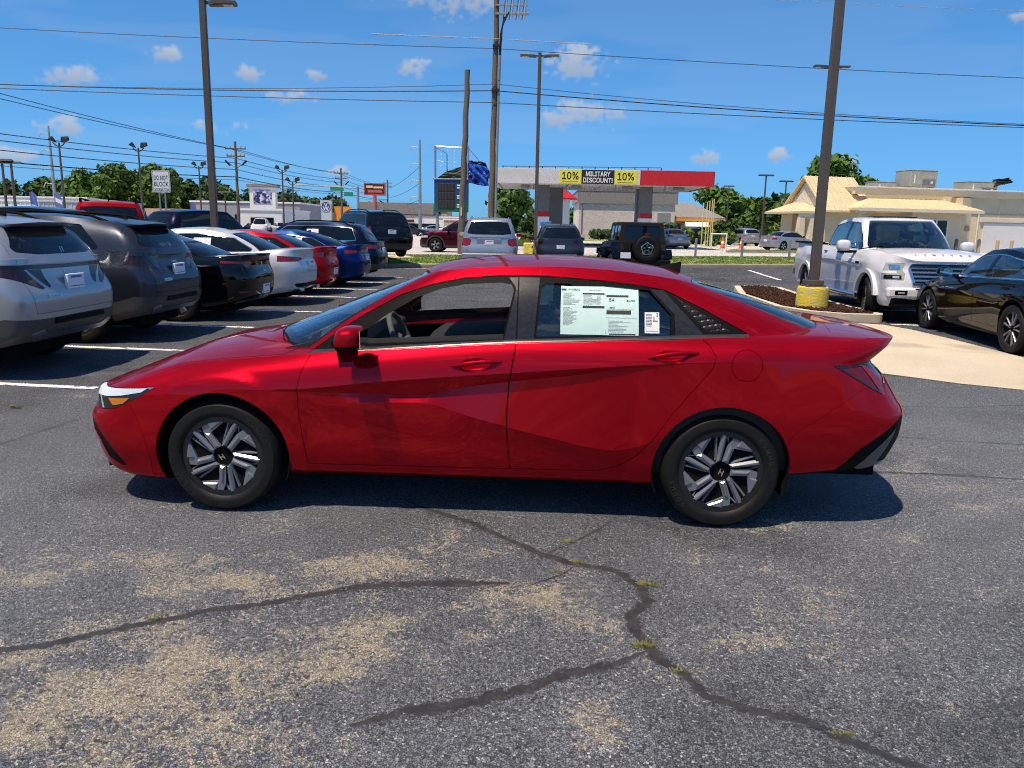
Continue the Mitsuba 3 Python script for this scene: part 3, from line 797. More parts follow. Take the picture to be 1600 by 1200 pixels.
        add('lamp_bar', sd(cut(in1, P_([(-3.44, .905), (-3.46, .905), (-3.575, .765), (-3.575, .745)]).buffer(.008), .4)), 'lens_red', par=kt)
        add('lamp_outline', sd(cut(in1, P_(TAIL).buffer(-.003) - P_(TAIL).buffer(-.012), .4)), 'lens_dark_red', par=kt)
        add('reverse_light', sd(cut(in1, P_([(-3.60, .845), (-3.585, .80), (-3.66, .79), (-3.66, .84)]), .3)), 'lens_white', par=kt)
        # mirror
        c = np.array([-.752, sg * .985, 1.008])
        egg = m3.Manifold.sphere(1., 48).warp_batch(lambda v: np.sign(v) * np.abs(v) ** .74).scale([.072, .110, .064]).translate(c)
        egg = egg.warp_batch(lambda v: np.stack([v[:, 0] + .10 * (np.abs(v[:, 1]) - .985) - .18 * (v[:, 2] - 1.0), v[:, 1], v[:, 2]], 1))
        rear = m3.Manifold.cube([.3, .6, .4]).translate([-.818 - .3, c[1] - .3, .8])
        inb = m3.Manifold.cube([.5, .93 if sg > 0 else 1.05, .5]).translate([-1., 0 if sg > 0 else -1.05, .8])
        capz = m3.Manifold.cube([.4, .6, .3]).rotate([0, 4, 0]).translate([-.95, c[1] - .3, .988])
        km = add('mirror', ((egg - rear) ^ capz) - inb, 'paint_red', 35, label='red door mirror with a black underside')
        add('mirror_base', cat_((egg - rear) - (capz - inb), hull([(x, sg * y, z) for x in (-.74, -.63) for y, z in ((.80, .945), (.80, .905), (.92, .955), (.92, .975))])), 'black_plastic', 35, par=km)
        add('mirror_glass', bx(-.823, -.818, c[1] - .085, c[1] + .085, .962, 1.055), 'mirror', par=km)
    add('fuel_door', S ^ prism(fuel.buffer(-.0025), 'y', .5, 1.3), 'paint_red')
    # roof antenna
    zr = surf_z(outer, -2.5, 0)
    add('antenna_fin', hull([(-2.42, 0, zr + .005)] + [(x, s * .022, zr - .035) for x in (-2.44, -2.585) for s in (-1, 1)] + [(-2.53, s * .006, zr + .022) for s in (-1, 1)] + [(-2.592, s * .003, zr + .043) for s in (-1, 1)]), 'black_plastic', 30)
    # wheel wells, underside, wheels
    for x in (0, -2.72):
        for sg in (1, -1):
            ring = cyl_y(x, .312, .3688, .56, .855) - cyl_y(x, .312, .362, .58, .9)
            ring = ring - m3.Manifold.cube([1, 1, .4]).translate([x - .5, .4, -.22])
            add('wheel_liner', ring if sg == 1 else ring.mirror([0, 1, 0]), 'liner', 30)
            wk = numbered(K + '__wheel')
            wt = at(HX, HY, 0, math.degrees(HYAW)) @ T().translate([x, sg * .798, .316]).rotate([0, 0, 1], 0 if sg == 1 else 180).rotate([0, 1, 0], 17 if x == 0 else -34)
            for nm, pl in wheel_plys(.316, .205, .226, 'turbine', 'rim_face', 72, 2): part(wk, nm, pl, None, tw=wt)
            if sg == 1:
                for s_, a0, da in (('SOLUS', -62 if x else -20, 7.5), ('KUMHO', 118 if x else 160, 7.5)):
                    arcs = []
                    for i, ch in enumerate(s_):
                        m = text(ch, .022, .0008, True); a = math.radians(a0 + da * (i - 2))
                        # letters stand on the rim, tops outward
                        d_, t_ = np.array([math.cos(a), 0, math.sin(a)]), np.array([-math.sin(a), 0, math.cos(a)])
                        arcs.append(put(m, frame(d_ * .268 + np.array([0, .1068, 0]), t_ if False else -t_ * -1, d_)))
                    part(wk, 'sidewall_lettering', cat_(*arcs), 'tyre_print', kind='stuff', tw=wt)
    add('underbody', bx(-3.5, .7, -.74, .74, .17, .26) if False else cat_(bx(-2.33, -.40, -.76, .76, .19, .27), bx(-3.6, -3.1, -.7, .7, .27, .36), bx(.40, .78, -.65, .65, .17, .26), bx(-3.1, .4, -.54, .54, .2, .3)), 'liner')
    # cabin
    wins = both(affinity.translate(hole_all(), 0, .034), .2) + prism(wind, 'z', .86, 1.6) + prism(back, 'z', 1.0, 1.6)
    add('cabin_lining', lining - wins, 'interior_dark', 30)
    for sg in (1, -1):
        add('door_trim', prism([(-.55, .36), (-.62, .925), (-.976, .949), (-1.323, .974), (-1.607, .992), (-2.0, 1.008), (-2.5, 1.02), (-2.45, .36)], 'y', sg * .72, sg * .785), 'interior_dark', 30)
        add('inner_handle', prism(rnd([(-1.0, .80), (-1.0, .85), (-1.16, .87), (-1.18, .83)], .015), 'y', sg * .715, sg * .735), 'interior_grey', 30)
    dash = prism(rnd([(-.30, .60), (-.30, .90), (-.45, .935), (-.66, .955), (-.74, .93), (-.78, .80), (-.70, .60)], .02), 'y', -.69, .69)
    kd = add('dashboard', dash, 'interior_dark', 30)
    add('instrument_panel', bx(-.742, -.722, -.05, .56, .93, 1.01, .004), 'interior_grey', par=kd)
    th = np.linspace(0, 2 * np.pi, 49)[:-1]; tl = math.radians(24)
    ctr = np.array([-.915, .37, .905])
    ring = [ctr + .182 * np.array([math.sin(tl) * math.sin(a), math.cos(a), math.cos(tl) * math.sin(a)]) for a in th]
    ring = tube(ring + ring[:1], .0165, 10, False)
    spokes = cat_(tube([ctr + [0, .17, 0], ctr + [.02, 0, -.01], ctr + [0, -.17, 0]], .018, 8), tube([ctr, ctr + [-.07, 0, -.16]], .02, 8), put(lathe([(0, .03), (.05, .025), (.065, 0), (0, 0)], 20, 'x'), np.array([[-1, 0, 0, ctr[0] + .03], [0, 1, 0, ctr[1]], [0, 0, 1, ctr[2] - .01], [0, 0, 0, 1.]])))
    add('steering_wheel', cat_(ring, spokes, tube([ctr + [.02, 0, 0], ctr + [.25, 0, -.09]], .04, 10)), 'interior_grey', 40)
    for sy in (.37, -.37):
        st = [prism(rnd([(-1.18, .42), (-1.20, .50), (-1.66, .46), (-1.70, .36)], .03), 'y', sy - .25, sy + .25), prism(rnd([(-1.58, .42), (-1.62, .60), (-1.78, 1.08), (-1.90, 1.08), (-1.80, .60), (-1.74, .40)], .03), 'y', sy - .24, sy + .24),
              prism(rnd([(-1.80, 1.10), (-1.82, 1.27), (-1.90, 1.28), (-1.92, 1.10)], .025), 'y', sy - .13, sy + .13)]
        add('seat', cat_(*st), 'interior_dark', 30)
    add('rear_bench', cat_(prism(rnd([(-2.1, .40), (-2.12, .56), (-2.6, .52), (-2.62, .36)], .03), 'y', -.62, .62), prism(rnd([(-2.5, .45), (-2.55, .6), (-2.80, 1.10), (-2.95, 1.10), (-2.75, .45)], .03), 'y', -.62, .62)), 'interior_dark', 30)
    add('cabin_floor', bx(-3.0, -.4, -.74, .74, .285, .33), 'interior_dark')
    # price sheet and slip behind the rear pane
    def sheet(x0, x1, z0, z1, mat_, name, label, rows):
        """a paper on the glass; rows are boxes (u0,u1,v0,v1,material) in sheet units"""
        def pnt(x, z, d=.0): return np.array([x, surf_y(gr, x, z) - .0125 + d, z])
        nx, nz = 8, 8; v = [pnt(x0 + (x1 - x0) * i / nx, z0 + (z1 - z0) * j / nz) for j in range(nz + 1) for i in range(nx + 1)]
        f = []
        for j in range(nz):
            for i in range(nx): a = j * (nx + 1) + i; f += [[a, a + nx + 2, a + 1], [a, a + nx + 1, a + nx + 2]]
        kk = add(name, tmesh(v, f), mat_, False, label)
        ex = pnt(x1, z0) - pnt(x0, z0); ez = pnt(x0, z1) - pnt(x0, z0); L, Hh = np.linalg.norm(ex), np.linalg.norm(ez)
        G = np.array(v).reshape(ny_ := nz + 1, nx + 1, 3); by = {}
        def lay(m):
            q = np.asarray(m.vertices); a = np.clip(q[:, 0] / L, 0, .9999) * nx; c = np.clip(q[:, 1] / Hh, 0, .9999) * nz; i, j = a.astype(int), c.astype(int); a, c = (a - i)[:, None], (c - j)[:, None]
            w = (G[j, i] * (1 - a) + G[j, i + 1] * a) * (1 - c) + (G[j + 1, i] * (1 - a) + G[j + 1, i + 1] * a) * c
            w[:, 1] += .0012 + q[:, 2]; return tmesh(w, m.faces)
        for r_ in rows:
            if isinstance(r_[0], str):
                m = text(r_[0], r_[3] * Hh, .0006, True, None); m.apply_translation([r_[1] * L, r_[2] * Hh, 0]); by.setdefault(r_[4], []).append(lay(m))
            else: by.setdefault(r_[4], []).append(lay(bx(r_[0] * L, r_[1] * L, r_[2] * Hh, r_[3] * Hh, 0, .0006)))
        for mm, ms in by.items(): add('print', cat_(*ms), mm, par=kk, kind='stuff')
    rg = random.Random(4); R1 = []
    for (u0, u1, v0, v1, n) in ((.03, .26, .60, .86, 11), (.29, .53, .62, .84, 9), (.03, .22, .18, .56, 16), (.61, .95, .05, .30, 9), (.60, .94, .48, .54, 2)):
        for i in range(n):
            v = v1 - (v1 - v0) * i / n; R1.append((u0, u0 + (u1 - u0) * rg.uniform(.35, 1), v - .007, v, 'ink_grey'))
        for i in range(n): 
            if u0 == .29: v = v1 - (v1 - v0) * i / n; R1.append((.46, .46 + .06 * rg.uniform(.6, 1), v - .007, v, 'ink_grey'))
    R1 += [(.28, .56, .835, .865, 'ink'), (.28, .56, .555, .60, 'ink'), (.585, .87, .79, .83, 'ink'), (.585, .90, .435, .52, 'ink'), (.575, .578, .03, .84, 'ink'), (.01, .012, .03, .96, 'ink_grey'), (.58, .98, .36, .363, 'ink'), (.62, .96, .015, .035, 'ink'),
           ('HYUNDAI', .17, .93, .035, 'ink'), ('54', .655, .73, .065, 'ink'), ('$4,750', .90, .715, .035, 'ink'), ('$850', .66, .57, .03, 'ink'), (.36, .52, .915, .925, 'ink_grey'), (.01, .07, .91, .945, 'ink')]
    sheet(-1.838, -2.258, 1.028, 1.277, 'paper_mint', 'price_sheet', 'large mint coloured price sheet in the rear door window', R1)
    R2 = [(.08, .5, .9 - .07 * i, .92 - .07 * i, 'ink') for i in range(9)] + [(.55, .9, .55, .62, 'ink_grey'), (.6, .66, .6, .8, 'ink'), (.08, .9, .1, .12, 'ink_grey'), (.82, .92, .8, .86, 'ink'), (.82, .92, .9, .96, 'ink')]
    sheet(-2.290, -2.368, 1.042, 1.150, 'paper', 'inspection_slip', 'small white slip beside the price sheet', R2)
    return outer


def hole_all(): return unary_union([P_(FWIN).buffer(.01), P_(RWIN).buffer(.01)])


P('pillar_gloss', mikit.proc(lambda p, n, uv: C3(.022, .024, .03) * (.6 + .9 * fbm(p.x * 60, p.y * 60, p.z * 60, 3))), .3, spec=.22)
P('facet_black', .02, .42, spec=.35)
P('lens_deep', (.11, .003, .007), .08, spec=.7)
P('satin_dark', .10, .4, .7)
P('lamp_black', (.03, .035, .04), .12, .4)
# ------------------------------------------------------------------ the other vehicles: one generic builder, many specifications
SEDAN = dict(L=4.85, W=1.85, FO=.95, WB=2.80, gc=.17, R=.335, rr=.235, hood=[(.05, .70), (.6, .80), (1.3, .925)], belt=(.935, 1.01), deck=1.06, xwb=-.20, xwt=-1.10, xrt=-2.55, xrb=-3.30, roof=1.43, wb=.80, wt=.58,
             dlo=(-2.55, -2.95), Bx=-1.62, pf=3., pr=3.6, kind='sedan', lip=.0, gp=2.7)
SUV = dict(L=4.64, W=1.865, FO=.90, WB=2.755, gc=.22, R=.362, rr=.245, hood=[(.05, .90), (.6, 1.0), (1.2, 1.07)], belt=(1.06, 1.15), deck=1.17, xwb=-.18, xwt=-.95, xrt=-3.22, xrb=-3.58, roof=1.62, wb=.83, wt=.63,
           dlo=(-3.05, -3.20), Bx=-1.55, pf=3.2, pr=4.2, kind='suv', lip=.0, gp=3.6)


class Gen:
    def __init__(s, lod=1, **sp):
        for k, v in sp.items(): setattr(s, k, v)
        s.sp = sp; s.lod = lod; s.xf, s.xr = s.FO, s.FO - s.L; s.w = s.W / 2
        s.ne, s.ns, s.sub, s.K = ((14, 60, 4, 10), (10, 36, 3, 8), (7, 20, 2, 4))[2 - lod]
        s.za = s.R + .0
        rake = sp.get('rake', (.10, .07)); b0, b1 = s.belt
        top = [(s.xf - a, z) for a, z in s.hood] + [(s.xwb - .35, b0), (s.Bx, (b0 + b1) / 2), (s.dlo[1], b1), (s.xrb - .02 if s.kind == 'sedan' else s.xr + .3, s.deck), (s.xr, s.deck + s.lip)]
        s.top = top; g = s.gc; hz = s.hood[0][1]; rz = sp.get('rear_z', .30); up = sp.get('rear_up', .10)
        zt = fn(top); xs = np.linspace(s.xf, s.xr, 12)
        def lev(t, low): return [(x, low(x) + t * (float(zt(x)) - low(x))) for x in xs]
        low = lambda x: g + up * max(0, (-s.WB - .1 - x) / .9) + .0 * x
        w = s.w; fl = sp.get('flare', .012)
        def W(k): return [(s.xf - .6, k * w * .975), (0, k * w + fl * .6), (-.55, k * w - fl), (-s.WB + .55, k * w - fl), (-s.WB, k * w + fl * .6), (s.xr + .5, k * w * .975)]
        s.rows = [dict(z=lev(0, low), w=.86 * w, xf=s.xf - .12, xr=s.xr + .14, dz=1),
                  dict(z=lev(.09, low), w=.93 * w, xf=s.xf - .03, xr=s.xr + .05),
                  dict(z=lev(.24, low), w=W(.965), xf=s.xf, xr=s.xr + .01),
                  dict(z=lev(.46, low), w=W(.985), xf=s.xf, xr=s.xr),
                  dict(z=lev(.66, low), w=W(.992), xf=s.xf - .03, xr=s.xr + rake[1] * .6),
                  dict(z=lev(.74, low), w=[(s.xf - .6, w * .95), (0, w), (-s.WB, w), (s.xr + .5, w * .955)], xf=s.xf - .05, xr=s.xr + rake[1] * .95),
                  dict(z=lev(.88, low), w=[(s.xf - .6, w * .90), (0, w * .965), (-s.WB, w * .965), (s.xr + .5, w * .92)], xf=s.xf - .08, xr=s.xr + rake[1] * (1.0 if s.lip else 1.2)),
                  dict(z=top, w=[(s.xf - .6, w * .84), (0, w * .885), (-1.2, w * .915), (-s.WB, w * .90), (s.xr + .5, w * (.85 if s.kind == 'sedan' else .90))], xf=s.xf - rake[0], xr=s.xr + rake[1] * (.3 if s.lip else 1.3), dz=-1)]
        for r in s.rows: r.setdefault('pf', s.pf); r.setdefault('pr', s.pr)
        s.grp = [[0, 1, 2, 3, 4], [4, 5], [5, 6, 7]]
        rl = s.roof
        s.zroof = [(s.xwt, rl - .10), (s.xwt - .25, rl - .055), ((s.xwt + s.xrt) / 2, rl - .03), (s.xrt + .35, rl - .05 - sp.get('drop', .02)), (s.xrt, rl - .085 - sp.get('drop', .02))]
        s.grows = [dict(z=[(x, z - .05) for x, z in top], w=s.wb, xf=s.xwb, xr=s.xrb, pf=2.7, pr=s.gp),
                   dict(z=[(x, (float(zt(x)) - .04 + rl - .06) / 2 + .01) for x in np.linspace(s.xwb, s.xrb, 8)], w=(s.wb + s.wt) / 2 + .022, xf=(s.xwb + s.xwt) / 2 + .015, xr=(s.xrb + s.xrt) / 2 - .02, pf=2.8, pr=s.gp),
                   dict(z=s.zroof, w=[(s.xwt - .3, s.wt - .01), ((s.xwt + s.xrt) / 2, s.wt), (s.xrt + .3, s.wt - sp.get('rtap', .03))], xf=s.xwt, xr=s.xrt, pf=2.9, pr=s.gp, dz=-1)]
        e = .45 if s.kind != 'sedan' else .75
        s.org = [(s.xwb - .75, s.xrb + e), ((s.xwb + s.xwt) / 2 - .5, (s.xrb + s.xrt) / 2 + e * .7), (s.xwt - .28, s.xrt + .35)]
        s.c = {}

    def low(s, d=0.):
        if ('l', d) not in s.c:
            zc = sp_ = s.sp.get('crown', .055)
            s.c['l', d] = loft(s.rows, s.xf - .62, s.xr + (.75 if s.kind == 'sedan' else .5), [(s.xf, .02), (s.xf - .6, zc), (s.xwb - .5, .05), (s.xr, .02)], d, s.grp, sub=s.sub, ne=s.ne, ns=s.ns, K=s.K)
        return s.c['l', d]

    def green(s, d=0.):
        if ('g', d) not in s.c: s.c['g', d] = loft_caps([dict(q) for q in s.grows], d, s.org, s.sp.get('rcrown', .045), sub=s.sub, ne=s.ne, ns=max(16, s.ns // 2), K=s.K)
        return s.c['g', d]

    def full(s, d=0.):
        if ('f', d) not in s.c:
            f = s.low(d) + s.green(d)
            s.c['f', d] = f - arches((0, -s.WB), s.za, s.R * 1.16, s.w - .33)
        return s.c['f', d]

    def belt_z(s, x): return float(fn(s.top)(x))

    def side_windows(s):
        """the glass areas seen from the side, split by the pillars"""
        zr = fn(s.zroof); xa0, xa1 = s.xwb - .40, s.xwt - .10
        lo = [(x, s.belt_z(x) + .02) for x in np.linspace(xa0 - .06, s.dlo[1], 10)]
        hi = [(x, float(zr(x)) - .085) for x in np.linspace(s.dlo[0], xa1 - .10, 10)]
        pol_ = Polygon(lo + hi + [((xa0 + xa1) / 2 - .03, (lo[0][1] + hi[-1][1]) / 2 + .01)]).buffer(0)
        pol_ = rnd(pol_, .025)
        t = .03; zb = s.belt_z(s.Bx)
        bars = [Polygon([(s.Bx - .055, zb - .2), (s.Bx + .04, zb - .2), (s.Bx + .0 - t, s.roof), (s.Bx - .095 - t, s.roof)])]
        if s.sp.get('Cx'): bars.append(Polygon([(s.Cx - .04, zb - .2), (s.Cx + .04, zb - .2), (s.Cx - .10, s.roof), (s.Cx - .18, s.roof)]))
        g = pol_ - unary_union(bars)
        return pol_, [q for q in getattr(g, 'geoms', [g]) if q.area > .01]


def vehicle(name, label, cat, g, colour, loc, deg, group=None, style='five', metal='rim_silver', tails=None, plate=True, cladding=None, rails=False, lights_front=None, extra=None, doors=True, glass='dark_glass', frames='gloss_black', scale=1.0,
            plate_at=None, handles=True, steer=0, mirrors=True, cavity=False, sheet=False, chromeline=False, spoiler=None, gate=None, tail_mat='lens_red', rearwin=None, fin=True):
    """builds, places and labels one vehicle; loc is the front hub's centre on the ground, deg the heading"""
    K = thing(name, label, cat, group)
    tw = at(loc[0], loc[1], loc[2] if len(loc) > 2 else 0, deg).scale(scale)
    def add(n, M, b, sm=22, lab=None, par=K): return part(par, n, M, b, sm, lab, tw=tw)
    F = g.full(0); I = g.full(.006); lod = g.lod
    dl, wins = g.side_windows()
    body = F; cab = None
    if cavity:
        cab = (g.low(.07) + g.green(.035)) ^ m3.Manifold.cube([g.xwb - .1 - (g.xrb + .1), 2.4, 2.2]).translate([g.xrb + .1, -1.2, g.gc + .14])
        body = body - cab
    dlb = dl.buffer(.012)
    body = body - both(dlb, .25)
    zlo = g.belt_z(g.xwb - .3)
    # windscreen and rear glass
    ww = [(g.xwb - .05, 0), (g.xwb - .10, g.wb * .55), (g.xwb - .32, g.wb * .86), (g.xwb - .42, g.wb * .875), (g.xwt - .09, g.wt * .88), (g.xwt - .05, g.wt * .5), (g.xwt - .035, 0)]
    ww = Polygon(ww + [(x, -y) for x, y in ww[::-1][1:-1]]).buffer(0)
    zw = prism(ww, 'z', zlo - .04, g.roof + .2)
    body = body - zw
    if g.kind == 'sedan':
        bw = [(g.xrt + .05, 0), (g.xrt + .06, g.wt * .5), (g.xrt + .09, g.wt * .86), ((g.xrt + g.xrb) / 2, (g.wt + g.wb) / 2 * .84), (g.xrb + .20, g.wb * .80), (g.xrb + .09, g.wb * .55), (g.xrb + .045, 0)]
        bw = Polygon(bw + [(x, -y) for x, y in bw[::-1][1:-1]]).buffer(0); zb = prism(bw, 'z', g.belt[1] - .02, g.roof + .2)
    else:
        z0, z1 = g.deck + .035, g.roof - .17
        if rearwin: rp = rnd(rearwin, .03)
        else: rp = rnd([(-g.wb * .86, z0 + .03), (-g.wb * .5, z0), (g.wb * .5, z0), (g.wb * .86, z0 + .03), (g.wt * .86, z1), (g.wt * .4, z1 + .02), (-g.wt * .4, z1 + .02), (-g.wt * .86, z1)], .04)
        zb = prism(rp, 'x', g.xr - .3, g.xrt + .35)
    body = body - zb
    parts_ = []
    # rear and front lamps: areas seen from behind / ahead that wrap round the corners
    for i, (pl, dep, mt) in enumerate(tails or []):
        for sy in (1, -1):
            q = P_([(sy * a, b) for a, b in pl]); pr = prism(q, 'x', g.xr - .3, g.xr + dep)
            body = body - pr; kt = add('taillight' if mt != 'reflector' else 'reflector', g.full(.003) ^ pr ^ m3.Manifold.cube([9, 3, 3]).translate([-7, 0 if sy > 0 else -3, 0]), mt if mt != 'reflector' else 'lens_red')
    for pl, dep, mt in lights_front or []:
        for sy in (1, -1):
            pr = prism(P_([(sy * a, b) for a, b in pl]), 'x', g.xf - dep, g.xf + .3); body = body - pr
            add('headlight', g.full(.003) ^ pr ^ m3.Manifold.cube([9, 3, 3]).translate([-7, 0 if sy > 0 else -3, 0]), mt)
    if cladding:
        cl = cladding_shape(g, cladding); pr = prism(cl, 'y', -1.6, 1.6); body = body - pr
        add('lower_cladding', g.full(-.004) ^ pr, cladding[2] if len(cladding) > 2 else 'cladding')
    # doors
    zs = g.gc + .15; A = g.xwb - .42; zt = fn(g.top)
    arch_b = Point(-g.WB, g.za).buffer(g.R * 1.16 + .05, 24)
    def dpoly(x0, x1): return Polygon([(x0, zs)] + [(x1, zs)] + [(x, float(zt(x)) - .004) for x in np.linspace(x1, x0, 6)])
    fdp = dpoly(A, g.Bx); rdp = (dpoly(g.Bx, max(g.sp.get('Dx', g.dlo[1] + .22), g.dlo[1])) - arch_b)
    if cladding: fdp, rdp = fdp - cl, rdp - cl
    if doors and lod > 0:
        for dn, q in (('front_door', fdp), ('rear_door', rdp)):
            if getattr(q, 'geoms', None): q = max(q.geoms, key=lambda a: a.area)
            pr = both(q, g.w - .28)
            for sy in (1, -1):
                side = m3.Manifold.cube([9, 3, 3]).translate([-7, 0 if sy > 0 else -3, 0])
                kd = add(dn, (body ^ both(q.buffer(-.004), g.w - .28)) ^ side, colour)
                if handles:
                    xh = q.bounds[0] + .20; zh = float(zt(xh)) - .11
                    ys = surf_y(F, xh, zh)
                    add('handle', hull([(xh + dx, sy * (ys + dy), zh + dz) for dx, dy in ((-.10, .0), (.10, .0), (-.07, .03), (.07, .03)) for dz in (-.013, .013)]), 'chrome' if handles == 'chrome' else colour, 20, par=kd)
            body = body - pr
    if gate:
        gp_, gd = P_(gate[0]), gate[1]
        pr = prism(gp_, 'x', g.xr - .4, g.xr + gd); gm = body ^ prism(gp_.buffer(-.005), 'x', g.xr - .4, g.xr + gd - .005); body = body - pr
        kg = add('tailgate' if g.kind != 'sedan' else 'trunk_lid', gm, colour)
    parts_.append(add('body_shell', body, colour))
    if spoiler: add('spoiler', spoiler, colour)
    # glazing
    for sy in (1, -1):
        side = m3.Manifold.cube([9, 3, 3]).translate([-7, 0 if sy > 0 else -3, 0])
        skin = I - cab if cab is not None else I
        kf = add('window_frame', (skin ^ both(dlb - unary_union(wins), .25)) ^ side, frames)
        for wn in wins:
            pane = ((g.green(.010) - g.green(.015)) if cavity else I) ^ both(wn.buffer(-.001), .25) ^ side
            add('side_window', pane, glass, par=kf)
        if chromeline:
            add('window_trim', (g.full(.002) ^ both(dlb - dl.buffer(-.004), .25)) ^ side, 'chrome', par=kf)
    add('windshield', ((g.green(.008) - g.green(.013)) if cavity else I) ^ prism(ww.buffer(-.004), 'z', zlo - .04, g.roof + .2), glass)
    add('rear_window', ((g.green(.008) - g.green(.013)) if cavity else I) ^ zb, glass)
    # plate
    if plate:
        py, pz = plate_at or (0, g.deck - .22 if g.kind == 'suv' else .72)
        xx = min(surf_x(F, py, pz + dz) for dz in (-.07, .07)); kp = add('number_plate', bx(xx - .012, xx + .03, py - .152, py + .152, pz - .076, pz + .076, .004), 'plate_white')
        if lod > 1: add('print', cat_(bx(xx - .0135, xx - .0119, py - .10, py + .10, pz + .035, pz + .058), bx(xx - .0135, xx - .0119, py - .12, py + .12, pz - .055, pz - .045)), 'plate_blue', False, par=kp)
    if mirrors and lod > 0:
        for sy in (1, -1):
            mx, mz = A + .02 - .20, g.belt_z(A - .15) + .075
            c = (mx, sy * (g.w + .09), mz)
            eg = m3.Manifold.sphere(1., 24).warp_batch(lambda v: np.sign(v) * np.abs(v) ** .8).scale([.075, .12, .08]).translate(c) - m3.Manifold.cube([.3, .5, .4]).translate([c[0] - .37, c[1] - .25, c[2] - .2])
            km = add('mirror', eg + m3.Manifold.hull_points(np.array([(c[0] + dx, sy * y, mz + dz) for dx in (-.05, .04) for y, dz in ((g.w - .12, -.10), (g.w - .12, -.06), (g.w + .02, -.05), (g.w + .02, -.03))])), colour)
            add('mirror_glass', bx(c[0] - .072, c[0] - .066, c[1] - .095, c[1] + .095, mz - .06, mz + .06), 'mirror', par=km)
    if rails:
        for sy in (1, -1):
            xs = np.linspace(g.xwt - .25, g.xrt + .25, 9); yy = g.wt - .075
            ps = [(x, sy * yy, surf_z(F, x, sy * yy) + (.045 if 0 < i < 8 else -.01)) for i, x in enumerate(xs)]
            add('roof_rail', tube(ps, .017, 8), rails if isinstance(rails, str) else 'black_plastic', 40)
    if lod > 1 and fin:
        xz = g.xrt + .30; zz = surf_z(F, xz, 0)
        add('antenna_fin', hull([(xz + .13, 0, zz), (xz - .03, .025, zz - .03), (xz - .03, -.025, zz - .03), (xz - .035, .004, zz + .05), (xz - .035, -.004, zz + .05)]), 'black_plastic' if fin is True else fin, 30)
    if cavity: seats(add, g)
    for wx in (0, -g.WB):
        for sy in (1, -1):
            if lod > 0:
                rg = cyl_y(wx, g.za, g.R * 1.158, g.w - .32, g.w - .04, 32) - cyl_y(wx, g.za, g.R * 1.158 - .008, g.w - .31, g.w, 32); rg = rg - m3.Manifold.cube([1.4, 2, .5]).translate([wx - .7, 0, -.25])
                add('wheel_liner', rg if sy > 0 else rg.mirror([0, 1, 0]), 'liner', 30)
            wk = numbered(K + '__wheel')
            wt = tw @ T().translate([wx, sy * (g.w - .125), g.R]).rotate([0, 0, 1], (0 if sy > 0 else 180) + (steer if wx == 0 else 0)).rotate([0, 1, 0], 11 * sy + wx * 7)
            pls = wheel_plys(round(g.R, 3), .225, round(g.rr, 3), style, metal, (24, 32, 44)[lod], 1)
            for nm, pl in pls: part(wk, nm, pl, None, tw=wt)
    add('underbody', bx(g.xr + .35, g.xf - .35, -g.w * .62, g.w * .62, g.gc - .01, g.gc + .10), 'liner')
    if sheet:
        wn = wins[1] if len(wins) > 1 else wins[0]; cx, cz = wn.centroid.coords[0]; ys = surf_y(g.green(.0), cx, cz)
        up = surf_y(g.green(0), cx, cz + .1) - surf_y(g.green(0), cx, cz - .1)
        m = bx(-.17, .17, -.001, .001, -.12, .12); a = math.atan2(-up, .2)
        m.apply_transform(trimesh.transformations.rotation_matrix(a, [1, 0, 0])); m.apply_translation([cx + .12, ys - .001, cz]); add('price_sheet', m, 'paper', False)
    if extra: extra(add, g, F)
    return K


def seats(add, g):
    for sy in (.38, -.38):
        x = g.Bx + .05; z = g.belt_z(g.Bx)
        add('seat', cat_(prism(rnd([(x + .10, g.gc + .3), (x + .0, z + .12), (x - .14, z + .12), (x - .06, g.gc + .3)], .03), 'y', sy - .24, sy + .24), prism(rnd([(x - .03, z + .16), (x - .05, z + .36), (x - .14, z + .36), (x - .15, z + .16)], .02), 'y', sy - .13, sy + .13)), 'interior_dark', 30)
    add('dashboard', prism(rnd([(g.xwb - .25, g.belt[0] - .35), (g.xwb - .2, g.belt[0] - .04), (g.xwb - .55, g.belt[0] + .03), (g.xwb - .72, g.belt[0] - .02), (g.xwb - .72, g.belt[0] - .35)], .02), 'y', -g.wb + .12, g.wb - .12), 'interior_dark', 30)
    th = np.linspace(0, 2 * np.pi, 25); c = np.array([g.xwb - .85, .37, g.belt[0] - .0])
    add('steering_wheel', tube([c + .19 * np.array([.42 * math.sin(a), math.cos(a), .9 * math.sin(a)]) for a in th], .017, 8, False), 'interior_dark', 40)
    add('cabin_floor', bx(g.xrb + .3, g.xwb - .15, -g.wb + .1, g.wb - .1, g.gc + .145, g.gc + .18), 'interior_dark')
    add('cabin_back', bx(g.xrb + .32, g.xrb + .36, -g.wb + .1, g.wb - .1, g.gc + .2, g.belt[1] + .08), 'interior_dark')


def cladding_shape(g, c):
    """dark lower band: sills, wheel arches and bumper bottoms; c = (front height, rear height[, material])"""
    s = unary_union([Point(0, g.za).buffer(g.R * 1.16 + .055, 24), Point(-g.WB, g.za).buffer(g.R * 1.16 + .055, 24)])
    s = s.intersection(sbox(-9, 0, 9, g.za + g.R * 1.3))
    s = unary_union([s, sbox(-g.WB, 0, 0, g.gc + .13), Polygon([(-g.WB, 0), (g.xr - .2, 0), (g.xr - .2, c[1] - .03), (g.xr + .25, c[1]), (-g.WB, c[1] - .22)]), Polygon([(0, 0), (g.xf + .2, 0), (g.xf + .2, c[0]), (0, g.gc + .13)])])
    return s
